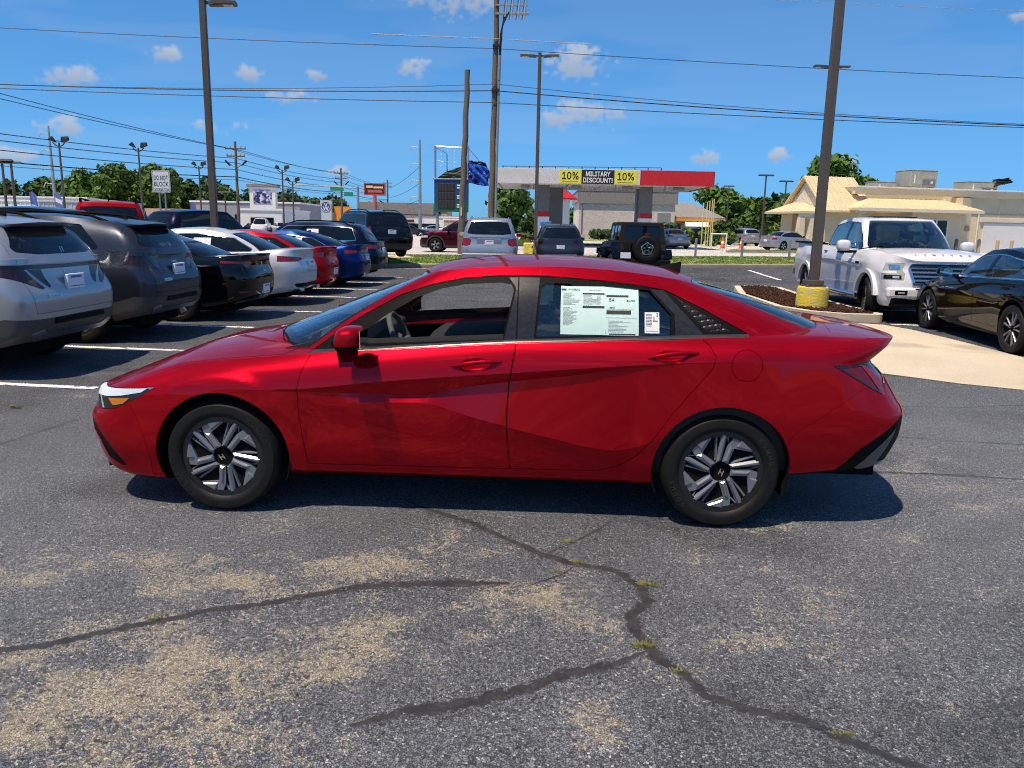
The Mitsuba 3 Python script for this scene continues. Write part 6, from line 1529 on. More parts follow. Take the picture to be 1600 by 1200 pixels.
# ------------------------------------------------------------------ buildings
P('white_wall', (.70, .70, .69), .7); P('grey_wall', (.20, .20, .21), .7); P('tan_wall', (.46, .36, .24), .8); P('orange_wall', (.72, .28, .04), .7); P('pink_roof', (.48, .33, .25), .8); P('roof_grey', (.22, .21, .20), .85); P('dark_opening', (.02, .02, .022), .4); P('red_flat', (.50, .012, .02), .5)
P('blue_flat', (.03, .16, .45), .5); P('white_flat', (.78, .78, .78), .5); P('yellow_sign', (.72, .66, .07), .5); P('ink_black', (.014, .014, .014), .5); P('cone_orange', (.75, .16, .03), .5)
cream = mikit.proc(lambda p, n, uv: mix(C3(.62, .53, .35), C3(.72, .64, .46), fbm(p.x * .9, p.y * .9, p.z * 1.6, 4)) * (.94 + .1 * noise(p.x * 14, p.y * 14, p.z * 14))); P('cream', cream, .8, spec=.2)
P('cream_light', mikit.proc(lambda p, n, uv: C3(.68, .62, .50) * (.9 + .16 * fbm(p.x, p.y, p.z, 3))), .8, spec=.2)
P('metal_roof', mikit.proc(lambda p, n, uv: mix(C3(.62, .50, .30), C3(.72, .60, .39), fbm(p.x * .7, p.y * .7, p.z * 2.5, 3))), .55, .1)
def brick_fn(p, n, uv):
    u = dr.select(dr.abs(n.x) > dr.abs(n.y), p.y, p.x) * 4.2; v = p.z * 11.; row = dr.floor(v); u = u + .5 * (row - 2 * dr.floor(row / 2)); fu, fv = u - dr.floor(u), v - row
    m = dr.maximum(smoothstep(.06, .0, dr.minimum(fu, 1 - fu)), smoothstep(.14, .0, dr.minimum(fv, 1 - fv)))
    return mix(mix(C3(.46, .43, .38), C3(.60, .57, .52), cell_rand(dr.floor(u), row, 3)), C3(.36, .34, .31), m * .6) * (.9 + .2 * fbm(p.x * .6, p.y * .6, p.z * .6, 3))
P('painted_brick', mikit.proc(brick_fn), .85, spec=.2)
P('canopy_white', mikit.proc(lambda p, n, uv: C3(.58, .58, .58) * (.88 + .18 * fbm(p.x * .5, p.y, p.z * 3, 3))), .6); P('soffit', (.50, .50, .49), .7)

# --- filling station canopy
K = thing('station_canopy', 'filling station canopy, half white and half red, with a yellow and black discount banner', 'canopy')
tw = at(-1.3, 55, 0, -1.0); CL, CDp = 14.75, 8.2; z0, z1 = 4.58, 5.58
part(K, 'roof_deck', bx(.05, CL - .05, .05, CDp - .05, z0 + .12, z1 - .12), 'soffit', tw=tw)
part(K, 'white_fascia', bx(0, 9.75, -.06, .04, z0, z1, .01), 'canopy_white', tw=tw); part(K, 'red_fascia', bx(9.76, CL, -.06, .04, z0, z1, .01), 'red_flat', tw=tw); part(K, 'red_fascia', bx(CL - .04, CL + .06, .05, CDp, z0, z1, .01), 'red_flat', tw=tw); part(K, 'white_fascia', bx(-.06, .04, .05, CDp, z0, z1, .01), 'canopy_white', tw=tw); part(K, 'rear_fascia', bx(0, CL, CDp - .04, CDp + .06, z0, z1, .01), 'canopy_white', tw=tw)
for i in range(6): part(K, 'soffit_panel', bx(.2 + i * 2.4, 2.5 + i * 2.4, .2, CDp - .2, z0 + .02 + .004 * (i % 2), z0 + .11), 'soffit', tw=tw)
for i in range(4): part(K, 'canopy_lamp', bx(1.6 + 3.6 * i, 2.3 + 3.6 * i, 1.6, 2.3, z0 - .22, z0 + .02, .03), 'pole_grey', tw=tw)
for i in range(3): part(K, 'drain_bracket', tube([(4.8 + 3.4 * i, .9, z0 + .02), (4.8 + 3.4 * i, .9, z0 - .45)], .05, 6), 'pole_grey', tw=tw)
part(K, 'railing', tube([(0.3, .3, z1 + .14), (11.2, .3, z1 + .20)], .022, 5), 'wire', tw=tw)
for i in range(13): part(K, 'railing_post', bx(.4 + i * .9 - .03, .4 + i * .9 + .03, .28, .32, z1 - .12, z1 + .18), 'wire', tw=tw)
for x in (3.25, 10.55):
    k = part(K, 'column', bx(x - .42, x + .42, 2.0, 3.0, .3, z0 + .1, .02), 'column_grey', tw=tw); part(k, 'column_band', bx(x - .44, x + .44, 1.97, 3.03, 2.42, 2.75, .01), 'red_flat', tw=tw); part(k, 'column_skirt', bx(x - .44, x + .44, 1.96, 3.04, .3, 2.415, .01), 'white_flat', tw=tw)
    k2 = part(K, 'column', bx(x - .42 + (.15 if x > 5 else .9), x + .42 + (-.5 if x > 5 else 1.1), 5.2, 6.2, .3, z0 + .1, .02), 'column_grey', tw=tw)
P('column_grey', (.16, .16, .17), .6)
B = [(4.25, 5.75, '10%', 'yellow_sign', 'ink_black'), (5.77, 7.98, None, 'ink_black', 'white_flat'), (8.0, 9.52, '10%', 'yellow_sign', 'ink_black')]
for a, b, s, bg, fg in B:
    k = part(K, 'banner_panel', bx(a, b, -.085, -.065, z0 + .04, z1 - .04), bg, tw=tw)
    if s: part(k, 'lettering', put(text(s, .46, .01, True, 1.12), frame([(a + b) / 2, -.088, z0 + .56], [1, 0, 0], [0, 0, 1])), fg, tw=tw); part(k, 'small_print', bx(a + .2, b - .2, -.090, -.086, z0 + .13, z0 + .17), fg, tw=tw)
    else:
        part(k, 'lettering', put(text('MILITARY', .30, .01, True, 1.65), frame([(a + b) / 2, -.088, z0 + .70], [1, 0, 0], [0, 0, 1])), fg, tw=tw); part(k, 'lettering', put(text('DISCOUNT!', .30, .01, True, 2.0), frame([(a + b) / 2, -.088, z0 + .29], [1, 0, 0], [0, 0, 1])), fg, tw=tw)
for x, y, lab in ((2.05, 53.2, 'white and blue fuel pump at the left canopy column'), (9.3, 57.0, 'fuel pump by the right canopy column')):
    K = thing('fuel_pump', lab, 'fuel pump', 'fuel pumps'); part(K, 'cabinet', bx(x - .35, x + .35, y - .25, y + .25, .45, 1.75, .03), 'white_flat'); part(K, 'header', bx(x - .37, x + .37, y - .27, y + .27, 1.75, 2.05, .03), 'blue_flat'); part(K, 'display', bx(x - .25, x + .25, y - .27, y - .25, 1.3, 1.6, .005), 'ink_black'); part(K, 'island', bx(x - .6, x + .6, y - .8, y + .8, .3, .45, .04), 'kerb_light'); part(K, 'hose', tube([(x + .36, y - .1, 1.5), (x + .45, y - .1, .9), (x + .37, y - .1, 1.2)], .02, 6), 'wire', 40)
one('barrier_block', bx(.45, 1.0, 40.2, 40.8, .3, .85, .05), 'yellow_paint', 'squat yellow concrete block beside the grey SUV', 'barrier', None, 20)
one('barrier_rail', cat_(tube([(.1, 39.2, .2), (.1, 39.2, 1.05)], .04, 8), tube([(-.5, 39.2, .2), (-.5, 39.2, 1.05)], .04, 8), tube([(-.5, 39.2, 1.0), (.1, 39.2, 1.0)], .035, 8)), 'pole_grey', 'short grey pipe barrier beside the yellow block', 'barrier', None, 40)

# --- painted brick shop behind the canopy
K = thing('brick_building', 'flat-roofed pale brick shop behind the station canopy', 'building'); tw = at(7.8, 98, .3, -1.5)
part(K, 'wall', bx(0, 11.7, 0, 14, 0, 4.55), 'painted_brick', tw=tw); part(K, 'parapet', bx(-.25, 11.95, -.25, 14.2, 4.55, 5.85, .02), 'roof_grey', tw=tw)
for i in range(41): part(K, 'parapet_rib', bx(-.22 + i * .3, -.17 + i * .3, -.29, -.25, 4.57, 5.80), 'roof_grey', tw=tw)
part(K, 'coping', bx(-.32, 12.02, -.32, 14.3, 5.85, 5.97, .02), 'grey_wall', tw=tw); part(K, 'trim', bx(-.28, 11.98, -.3, -.24, 4.42, 4.56), 'grey_wall', tw=tw); part(K, 'downpipe', tube([(.35, -.12, 0), (.35, -.12, 5.9)], .07, 8), 'grey_wall', tw=tw); part(K, 'service_box', bx(-.1, .7, -.5, -.05, 0, .6, .02), 'tan_wall', tw=tw); part(K, 'louvre', bx(9.6, 11.2, -.05, .02, 1.2, 3.4, .01), 'grey_wall', tw=tw)
# --- hip-roofed restaurant and other low buildings right of it
def hip(K, x0, x1, y0, y1, z0, z1, ins, m): part(K, 'roof', hull([(x0, y0, z0), (x1, y0, z0), (x1, y1, z0), (x0, y1, z0), (x0, y0, z0 - .18), (x1, y0, z0 - .18), (x1, y1, z0 - .18), (x0, y1, z0 - .18), (x0 + ins, (y0 + y1) / 2, z1), (x1 - ins, (y0 + y1) / 2, z1)]), m)
K = thing('restaurant', 'low restaurant with a grey hip roof and orange fascia', 'building'); part(K, 'wall', bx(19.6, 26.6, 104, 114, .3, 3.0), 'tan_wall'); hip(K, 19.2, 27.2, 103.4, 114.6, 3.35, 5.4, 3.2, 'roof_grey'); part(K, 'fascia', bx(19.2, 27.2, 103.3, 103.42, 2.85, 3.2), 'orange_wall'); part(K, 'doorway', bx(20.2, 21.6, 103.9, 104.02, .3, 2.5), 'dark_opening'); part(K, 'awning', hull([(22, 102.4, 2.2), (25, 102.4, 2.2), (22, 103.4, 2.8), (25, 103.4, 2.8), (22, 103.4, 2.2), (25, 103.4, 2.2)]), 'white_flat'); part(K, 'window', bx(22.4, 25.2, 103.9, 104.02, .8, 2.0), 'dark_glass'); part(K, 'side_tank', lathe([(0, 0), (.7, 0), (.7, 1.5), (.5, 2.0), (0, 2.0)], 20).apply_translation([19.9, 103.2, 3.0]), 'white_flat', 40)
K = thing('house', 'low house with a pale hip roof behind the shrubs', 'building'); part(K, 'wall', bx(33.2, 38, 128, 136, .3, 2.6), 'white_wall'); hip(K, 32.4, 38.8, 127.4, 136.6, 2.8, 4.6, 2.6, 'roof_pale'); part(K, 'window', bx(34.2, 35.4, 127.9, 128.02, 1.1, 2.1), 'dark_glass'); P('roof_pale', (.42, .41, .40), .85)
K = thing('house', 'long low house with a grey roof left of the cream building', 'building'); part(K, 'wall', bx(38.6, 45, 118, 126, .3, 2.6), 'tan_wall'); hip(K, 38.2, 45.6, 117.4, 126.6, 2.8, 4.4, 2.6, 'roof_grey'); part(K, 'window', bx(39.8, 41.2, 117.9, 118.02, 1.1, 2.1), 'dark_glass')
# --- cream building, in its own frame turned a little
K = thing('cream_building', 'cream stucco commercial building with tan metal roofs and a gabled porch', 'building'); tw = at(25.2, 60.2, .3, 12.5)
def cb(n, m, b, s=False, par=None): return part(par or K, n, m, b, s, tw=tw)
cb('main_wall', bx(1.2, 40, 1.5, 8, 0, 4.55), 'cream'); cb('front_wall', bx(9.2, 40, .35, 1.5, 0, 4.5), 'cream'); cb('parapet', hull([(x, y, z) for x in (.3, 40) for y, z in ((.15, 4.30), (.5, 4.28), (-.05, 4.78), (.3, 4.80))]), 'cream_light'); cb('coping', bx(.2, 40, -.12, .4, 4.76, 4.86, .01), 'white_wall')
cb('side_parapet', hull([(x, y, z) for y in (.2, 7.5) for x, z in ((.5, 4.3), (.9, 4.3), (.2, 4.8), (.8, 4.8))]), 'cream_light')
# awning roof with standing seams
AW = hull([(-.6, -1.9, 3.22), (10.0, -1.9, 3.22), (-.6, -1.9, 3.05), (10.0, -1.9, 3.05), (1.6, .2, 4.02), (8.0, .2, 4.02), (-.6, .3, 3.05), (10., .3, 3.05), (-.6, .3, 3.22), (10., .3, 3.22)])
cb('awning_roof', AW, 'metal_roof')
for i in range(24):
    x = -.1 + .42 * i; xt = min(max(x, 1.6), 8.0)
    if x < 1.6: f_ = (x + .6) / 2.2
    elif x > 8.0: f_ = (10. - x) / 2.0
    else: f_ = 1.
    cb('roof_seam', hull([(x - .018, -1.88, 3.225), (x + .018, -1.88, 3.225), (x, -1.88, 3.27), (x - .018, -1.9 + 2.1 * f_, 3.22 + .8 * f_), (x + .018, -1.9 + 2.1 * f_, 3.22 + .8 * f_), (x, -1.9 + 2.1 * f_, 3.27 + .8 * f_)]), 'metal_roof')
cb('awning_fascia', bx(-.64, 10.04, -1.96, -1.90, 2.98, 3.20), 'cream_light'); cb('soffit', bx(-.55, 9.95, -1.88, .3, 3.0, 3.05), 'cream')
cb('recessed_wall', bx(1.2, 4.9, .9, 1.5, 0, 3.05), 'cream'); kb = cb('bay_wall', bx(4.9, 9.2, -.6, 1.5, 0, 3.04), 'cream_light'); cb('corner_pier', hull([(9.2, -.6, 0), (11.0, .34, 0), (9.2, -.6, 4.2), (11.0, .34, 4.2), (9.2, .5, 0), (9.2, .5, 4.2)]), 'cream')
for i, (a, b) in enumerate(((4.95, 5.75), (5.9, 7.0), (7.1, 8.0))):
    k = cb('window', bx(a, b, -.66, -.58, 1.25, 2.45), 'dark_glass', par=kb); cb('frame', cat_(bx(a - .05, b + .05, -.68, -.60, 2.45, 2.52), bx(a - .05, b + .05, -.68, -.60, 1.18, 1.25), bx(a - .05, a, -.68, -.60, 1.2, 2.5), bx(b, b + .05, -.68, -.60, 1.2, 2.5)), 'white_flat', par=k)
cb('doorway', bx(2.0, 3.0, .85, .92, 0, 2.2), 'dark_opening'); cb('dark_slot', bx(1.6, 4.6, .84, .91, 2.25, 2.5), 'dark_opening'); cb('awning_column', hull([(-.4 + a, -1.75 + b, z) for z, q in ((0, .45), (2.95, .33)) for a in (0, q) for b in (0, q)]), 'cream'); cb('column_cap', bx(-.5, .1, -1.85, -1.25, 2.85, 3.0), 'cream_light')
cb('garage_door', bx(12.2, 16.5, .28, .36, 0, 2.35), 'white_wall'); cb('garage_surround', bx(11.8, 17, .20, .345, 2.42, 2.75, .01), 'cream_light'); cb('horizontal_band', bx(9.6, 24, .29, .36, 3.0, 3.09), 'grey_wall'); cb('downpipe', tube([(11.6, .25, .2), (11.6, .25, 3.0)], .05, 8), 'white_wall'); cb('wall_lamp', lathe([(0, 0), (.22, 0), (.25, .1), (0, .14)], 16, 'y').apply_translation([10.3, -.1, 1.9]), 'tan_wall')
for i in range(7): cb('ground_panel', bx(9.3 + 4.2 * i, 9.3 + 4.2 * i + .04, .30, .36, 0, 4.2), 'cream_light')
# gabled porch at the left end
GA = [(-.5, -.4, 3.0), (-.5, 5.0, 3.0), (-.5, 2.3, 5.45), (3.6, -.4, 3.0), (3.6, 5.0, 3.0), (3.6, 2.3, 5.45)]
cb('gable_wall', bx(-2.4, 1.3, .0, 4.6, 0, 3.0), 'cream'); cb('gable_end', hull([(-2.45, -.1, 3.0), (-2.45, 4.7, 3.0), (-2.45, 2.3, 5.2), (-2.35, -.1, 3.0), (-2.35, 4.7, 3.0), (-2.35, 2.3, 5.2)]), 'cream_light')
for s in (-.75, 5.35):
    cb('gable_roof', hull([(x, y, z) for x in (-2.75, 1.6) for y, z in ((s, 2.86), (s, 3.0), (2.3, 5.48), (2.3, 5.62))]), 'metal_roof')
for i in range(10): x = -2.6 + .44 * i; cb('roof_seam', hull([(x + a, y, z) for a in (-.02, .02) for y, z in ((-.74, 3.0), (-.74, 3.06), (2.28, 5.62), (2.28, 5.67))]), 'metal_roof')
cb('porch_roof', hull([(-4.5, -.5, 2.75), (-2.5, -.5, 2.75), (-4.5, 4.5, 2.75), (-2.5, 4.5, 2.75), (-4.5, -.5, 2.9), (-2.5, -.5, 2.9), (-4.5, 4.5, 2.9), (-2.5, 4.5, 2.9), (-3.4, 2.2, 3.6), (-2.5, 2.2, 3.6)]), 'metal_roof'); cb('porch_beam', bx(-4.4, -2.5, -.35, -.1, 2.45, 2.76), 'cream_light')
for x in (-4.2, -3.35, -2.5): cb('porch_column', hull([(x + a, -.4 + b, z) for z, q in ((0, .62), (2.45, .38)) for a in (-q / 2, q / 2) for b in (0, q)]), 'cream')
cb('porch_wall', bx(-3.2, -2.4, 2.6, 4.2, 0, 2.7), 'cream')
for x, z, lab in ((8.55, 2, 'rust brown bollard before the cream building wall, leftmost'), (10.6, 1, 'second brown bollard before the cream building'), (12.3, 1, 'third brown bollard, left of the shutter'), (13.6, 1, 'fourth brown bollard, before the shutter')):
    one('bollard', put(lathe([(0, 0), (.13, 0), (.13, 1.0), (.06, 1.1), (0, 1.12)], 14), np.array(at(25.2, 60.2, .3, 12.5).matrix) @ np.array(T().translate([x, -1.2, 0]).matrix)), 'tan_wall' if z == 1 else 'pole_wood', lab, 'bollard', 'bollards', 40)
def hvac(x, y, z, w, d, h, lab, torn=False):
    K = thing('rooftop_unit', lab, 'air conditioner', 'rooftop air conditioners'); tw = at(x, y, z, 12.5)
    part(K, 'housing', bx(0, w, 0, d, .12, h, .03), 'hvac', tw=tw); part(K, 'curb', bx(.1, w - .1, .1, d - .1, -.4, .13), 'grey_wall', tw=tw); part(K, 'cap', bx(-.03, w + .03, -.03, d + .03, h, h + .06, .01), 'hvac', tw=tw)
    part(K, 'access_panel', bx(w * .08, w * .38, -.03, .0, h * .2, h * .9, .005), 'hvac', tw=tw); part(K, 'access_panel', bx(w * .42, w * .95, -.03, .0, h * .55, h * .92, .005), 'hvac', tw=tw)
    for i in range(6): part(K, 'grille_slat', bx(w * .45, w * .93, -.04, -.005, h * (.18 + .055 * i), h * (.20 + .055 * i)), 'grey_wall', tw=tw)
    part(K, 'sticker', bx(w * .12, w * .16, -.04, -.03, h * .3, h * .75), 'white_flat', tw=tw); part(K, 'sticker', bx(w * .75, w * .84, -.04, -.03, h * .28, h * .40), 'white_flat', tw=tw)
P('hvac', mikit.proc(lambda p, n, uv: C3(.36, .38, .35) * (.82 + .3 * fbm(p.x * 2, p.y * 2, p.z * 2, 3))), .6, .2)
hvac(33.5, 68.5, 5.55, 2.6, 2.0, 1.45, 'tall grey green rooftop air conditioner on the cream building'); hvac(30.9, 69, 5.3, 2.0, 1.6, .72, 'low rooftop air conditioner left of the tall one'); hvac(38.5, 68.5, 5.2, 2.9, 1.8, .95, 'weathered rooftop air conditioner at the right with a torn cover')
K = thing('torn_cover', 'black torn sheet flapping on the right rooftop air conditioner', 'plastic sheet'); part(K, 'sheet', cloth([(40.6, 69, 5.7), (42.6, 69, 6.2), (42.2, 69.2, 6.6), (40.8, 69.3, 6.4)], 16, .5, 12), 'ink_black', 50)

# --- distant shops at the left
def shop(lab, x0, x1, y, h, wall, depth=14, roof=None, extra=(), z0=.3, name='shop'):
    K = thing(name, lab, 'building'); part(K, 'wall', bx(x0, x1, y, y + depth, z0, z0 + h), wall); part(K, 'coping', bx(x0 - .15, x1 + .15, y - .15, y + depth + .15, z0 + h, z0 + h + .25), roof or 'white_flat')
    for n, b, m in extra: part(K, n, bx(*b), m)
    return K
shop('grey flat-roofed warehouse behind the bronze lamp post', -52, -34.5, 128, 4.4, 'grey_mid', extra=[('loading_door', (-50, -47, 127.9, 128.05, .3, 3.3), 'dark_opening'), ('window_band', (-45, -37, 127.9, 128.05, 1.6, 2.9), 'dark_glass')])
shop('long tan shop with a pinkish roof left of the lamp post', -62, -49.5, 120, 2.9, 'tan_wall', roof='pink_roof', extra=[('fascia', (-62.2, -49.3, 119.5, 119.95, 2.3, 3.4), 'pink_roof'), ('sign_board', (-51.5, -48.8, 119.3, 119.5, 1.9, 3.4), 'red_flat'), ('window', (-60, -56, 119.9, 120.05, .9, 2.1), 'dark_glass'), ('window', (-55, -52, 119.9, 120.05, .9, 2.1), 'dark_glass')])
K = thing('quonset_hall', 'white hall with a rounded roof end at the far left', 'building'); part(K, 'hall', bx(-96, -70, 131, 150, .3, 5.0), 'white_wall'); part(K, 'arched_end', m3.Manifold.extrude(cs(Polygon([(-72 + 4.2 * math.cos(a), .3 + 4.6 * math.sin(a)) for a in np.linspace(0, math.pi, 25)])), 18).transform(np.array([[1., 0, 0, 4], [0, 0, 1, 129], [0, 1, 0, 0]])), 'tan_grey', 40); part(K, 'roof_edge', bx(-96, -70, 130.8, 150, 5.0, 5.2), 'white_flat'); part(K, 'door', bx(-69.5, -66.5, 128.9, 129.02, .3, 3.), 'white_flat'); part(K, 'grey_band', bx(-88, -78, 130.9, 131.02, .3, 3.8), 'grey_mid')
P('grey_mid', (.30, .31, .33), .7); P('tan_grey', (.36, .32, .26), .8); P('box_grey', (.42, .45, .50), .6)
for lab, x0, x1, m in (('white box truck body at the far left', -49.5, -45.3, 'white_flat'), ('grey storage container beside the white box body', -45.1, -38.6, 'box_grey')):
    K = thing('storage_container', lab, 'container', 'containers at the far left'); part(K, 'box', bx(x0, x1, 76, 78.4, .7, 3.2, .05), m)
    for i in range(int((x1 - x0) / .45)): part(K, 'wall_rib', bx(x0 + .2 + .45 * i, x0 + .27 + .45 * i, 75.95, 76.0, .8, 3.1), m)
    part(K, 'top_rail', bx(x0 - .05, x1 + .05, 75.9, 78.5, 3.15, 3.32, .02), m); part(K, 'base_rail', bx(x0, x1, 76.1, 78.3, .3, .72), 'wire')
for x, lab in ((-37.5, 'white and blue feather flag left of the containers'), (-35.6, 'feather flag with a dark print next to the lamp poles'), (-22.9, 'thin white feather flag before the warehouse')):
    y = 62 if x < -30 else 84; x = x if x < -30 else -34.0
    K = thing('feather_flag', lab, 'flag', 'feather flags'); part(K, 'pole', tube([(x, y, .3), (x - .1, y, 3.6)], .03, 6), 'pole_grey'); part(K, 'flag', m3.Manifold.extrude(cs(rnd([(x - .1, 1.0), (x + .55, 1.1), (x + .4, 3.4), (x + .05, 3.7), (x - .1, 3.4)], .08)), .02).transform(np.array([[1., 0, 0, 0], [0, 0, 1, y], [0, 1, 0, 0]])), 'flag_print', 30)
P('flag_print', mikit.proc(lambda p, n, uv: mix(C3(.7), C3(.10, .14, .40), smoothstep(.5, .55, noise(p.z * 2.2 + p.x, 3.)))), .6)
shop('low white dealership hall right of the screen sign', -36, -30.4, 104, 2.9, 'white_wall', extra=[('window', (-34.5, -31.5, 103.9, 104.05, .8, 2.3), 'dark_glass')])
K = shop('shop with orange fronts either side of a blue emblem pillar', -40.5, -30.6, 150, 3.2, 'white_wall', extra=[('orange_front', (-40.4, -36.9, 149.7, 150.05, 2.1, 4.9), 'orange_wall'), ('orange_front', (-34.0, -30.8, 149.7, 150.05, 2.1, 4.9), 'orange_wall'), ('entrance', (-39.5, -38, 149.9, 150.02, .3, 2.0), 'dark_opening'), ('entrance', (-33.4, -31.5, 149.9, 150.02, .3, 2.0), 'dark_opening'), ('red_emblem', (-31.9, -31.2, 149.5, 149.72, 3.2, 4.0), 'red_flat')])
K = thing('emblem_pillar', 'pale blue pylon with a round blue letter emblem', 'sign'); part(K, 'pylon', bx(-36.3, -34.2, 148.8, 149.6, .3, 5.9, .06), 'pylon_blue'); e = frame([-35.25, 148.78, 4.85], [1, 0, 0], [0, 0, 1])
part(K, 'emblem', put(lathe([(0, 0), (.98, 0), (.98, .05), (0, .05)], 32), e), 'emblem_blue', 30); part(K, 'emblem_ring', put(lathe([(.82, .06), (.92, .06), (.92, .09), (.82, .09), (.82, .06)], 32), e), 'white_flat', 30); part(K, 'emblem_letter', put(text('V', .55, .03, True, .7), e @ np.array(T().translate([0, .30, .06]).matrix)), 'white_flat'); part(K, 'emblem_letter', put(text('W', .62, .03, True, 1.1), e @ np.array(T().translate([0, -.30, .06]).matrix)), 'white_flat')
P('pylon_blue', (.50, .58, .66), .5); P('emblem_blue', (.03, .09, .25), .5)
K = shop('long strip of shops with a grey roof and dark red shop letters', -33.5, -12.5, 170, 3.3, 'white_wall', roof='roof_grey', extra=[('roof_slab', (-33.6, -17.5, 170.5, 184, 4.0, 6.4), 'roof_grey'), ('brick_front', (-33.4, -29.5, 169.7, 170.05, .3, 3.4), 'tan_wall'), ('shop_letters', (-29, -25.4, 169.6, 169.8, 2.6, 3.3), 'bill_red'), ('shop_letters', (-24.5, -21.5, 169.6, 169.8, 2.4, 2.9), 'bill_red'), ('window_band', (-29, -14, 169.8, 170.05, .8, 2.1), 'dark_glass')])
K = shop('tan two-storey building with an arched sign right of the billboard', -24, -15.5, 182, 5.6, 'tan_wall', extra=[('arched_sign', (-23, -18.5, 181.6, 182.05, 2.6, 4.0), 'orange_wall'), ('window_band', (-22, -17, 181.8, 182.05, 4.4, 5.2), 'dark_glass'), ('cornice', (-24.2, -15.3, 181.7, 182.05, 5.3, 5.8), 'tan_grey')])
shop('white shop with a small red sign behind the black SUV', -15.2, -9.8, 160, 3.0, 'white_wall', extra=[('sign_board', (-14, -11, 159.7, 160.02, 2.2, 2.8), 'red_flat')])
K = shop('yellowish low shop between the steel pole and the price sign', -12.5, -7, 140, 2.4, 'tan_wall', extra=[('window', (-11.5, -8.5, 139.9, 140.05, .8, 1.9), 'dark_glass')])
K = shop('distant shop with a pink arched gable seen under the canopy', 9.3, 12.2, 158, 2.4, 'white_wall', extra=[('pink_gable', (9.2, 12.3, 157.7, 158.02, 2.3, 3.6), 'pink_gable'), ('window', (9.8, 11.6, 157.9, 158.02, .8, 1.9), 'dark_glass')]); P('pink_gable', (.45, .12, .22), .7)
K = thing('red_roof_shop', 'red and white parasol roof behind the fir green shrubs by the canopy', 'building'); part(K, 'roof', lathe([(0, 1.5), (1.9, .0), (1.9, -.12), (0, -.1)], 8).apply_translation([5.2, 92, 5.0]), 'red_flat'); part(K, 'wall', bx(4.2, 6.2, 91.2, 92.8, .3, 4.95), 'white_wall')

# ------------------------------------------------------------------ trees and shrubs
def leaf_mat(key, a, b): mat(key, {'type': 'principled', 'base_color': mikit.proc(lambda p, n, uv: mix(C3(*a), C3(*b), cell_rand(p.x * 2.1, p.y * 2.1, p.z * 2.1) * .55 + .45 * noise(p.x * .6, p.y * .6, p.z * .6))), 'roughness': .6, 'specular': .25}, True)
leaf_mat('leaf_mid', (.035, .095, .014), (.13, .22, .04)); leaf_mat('leaf_dark', (.022, .058, .014), (.075, .135, .034)); leaf_mat('leaf_light', (.07, .14, .02), (.20, .28, .055)); leaf_mat('leaf_blue', (.03, .065, .03), (.08, .13, .055)); leaf_mat('leaf_red', (.10, .03, .02), (.20, .07, .04))
def leaves(blobs, n, size, seed, aspect=1.):
    """leaf quads on and inside a set of ellipsoids (x, y, z, rx, ry, rz)"""
    g = np.random.default_rng(seed); b = np.array(blobs, float); w = (b[:, 3] * b[:, 5] + b[:, 4] * b[:, 5]); pick = g.choice(len(b), n, p=w / w.sum())
    d = g.normal(size=(n, 3)); d /= np.linalg.norm(d, axis=1, keepdims=True); r = np.clip(g.uniform(.0, 1., n) ** .28, 0, 1) * (1 + .12 * g.normal(size=n))
    c = b[pick, :3] + d * b[pick, 3:] * r[:, None]
    nrm = d * .8 + g.normal(size=(n, 3)) * .75 + [0, 0, .35]; nrm /= np.linalg.norm(nrm, axis=1, keepdims=True)
    t = np.cross(nrm, g.normal(size=(n, 3))); t /= np.linalg.norm(t, axis=1, keepdims=True); q = np.cross(nrm, t); s = size * g.uniform(.55, 1.35, n)[:, None]
    v = np.stack([c - t * s, c + q * s * .55 * aspect, c + t * s, c - q * s * .55 * aspect], 1).reshape(-1, 3); i = 4 * np.arange(n)[:, None]
    return tmesh(v, np.vstack([i + [0, 1, 2], i + [0, 2, 3]]))
def tree(x, y, h, r, label, m='leaf_mid', n=3600, size=.42, seed=1, z0=.3, group=None, base=.22, nb=15, name='broadleaf_tree', trunk=True, squash=.78):
    g = np.random.default_rng(seed); K = thing(name, label, 'tree' if trunk else 'shrub', group)
    bl = []
    for i in range(nb):
        a, q = g.uniform(0, 6.28), g.uniform(0, 1) ** .6; f = g.uniform(0, 1); lev = z0 + h * (base + .10 + (1 - base - .24) * f); wid = r * (1 - .55 * abs(f - .42)) * q * .72; s = r * g.uniform(.26, .46)
        bl.append((x + wid * math.cos(a), y + wid * math.sin(a), lev, s, s, s * squash))
    bl.append((x, y, z0 + h * .62, r * .5, r * .5, h * .24)); bl.append((x + g.normal() * r * .1, y, z0 + h - r * .32, r * .36, r * .36, r * .30))
    if trunk:
        part(K, 'trunk', tube([(x + .1 * g.normal(), y, z0 - .1), (x, y, z0 + h * .25), (x + .1 * r, y, z0 + h * .7)], [.035 * h * .5 + .08, .028 * h * .5 + .05, .04], 9), 'bark', 50)
        part(K, 'limbs', cat_(*[tube([(x, y, z0 + h * .25), ((x + q[0]) / 2, (y + q[1]) / 2, (z0 + h * .3 + q[2]) / 2), q[:3]], [.06 + .012 * h * .5, .05, .02], 6) for q in bl[:7]]), 'bark', 50, kind='stuff')
    part(K, 'crown' if trunk else 'foliage', leaves(bl, n, size, seed + 100), m, kind='stuff')
    return K
P('bark', mikit.proc(lambda p, n, uv: C3(.07, .055, .04) * (.6 + .8 * fbm(p.x * 6, p.y * 6, p.z * 2, 3))), .9)
g = np.random.default_rng(5)
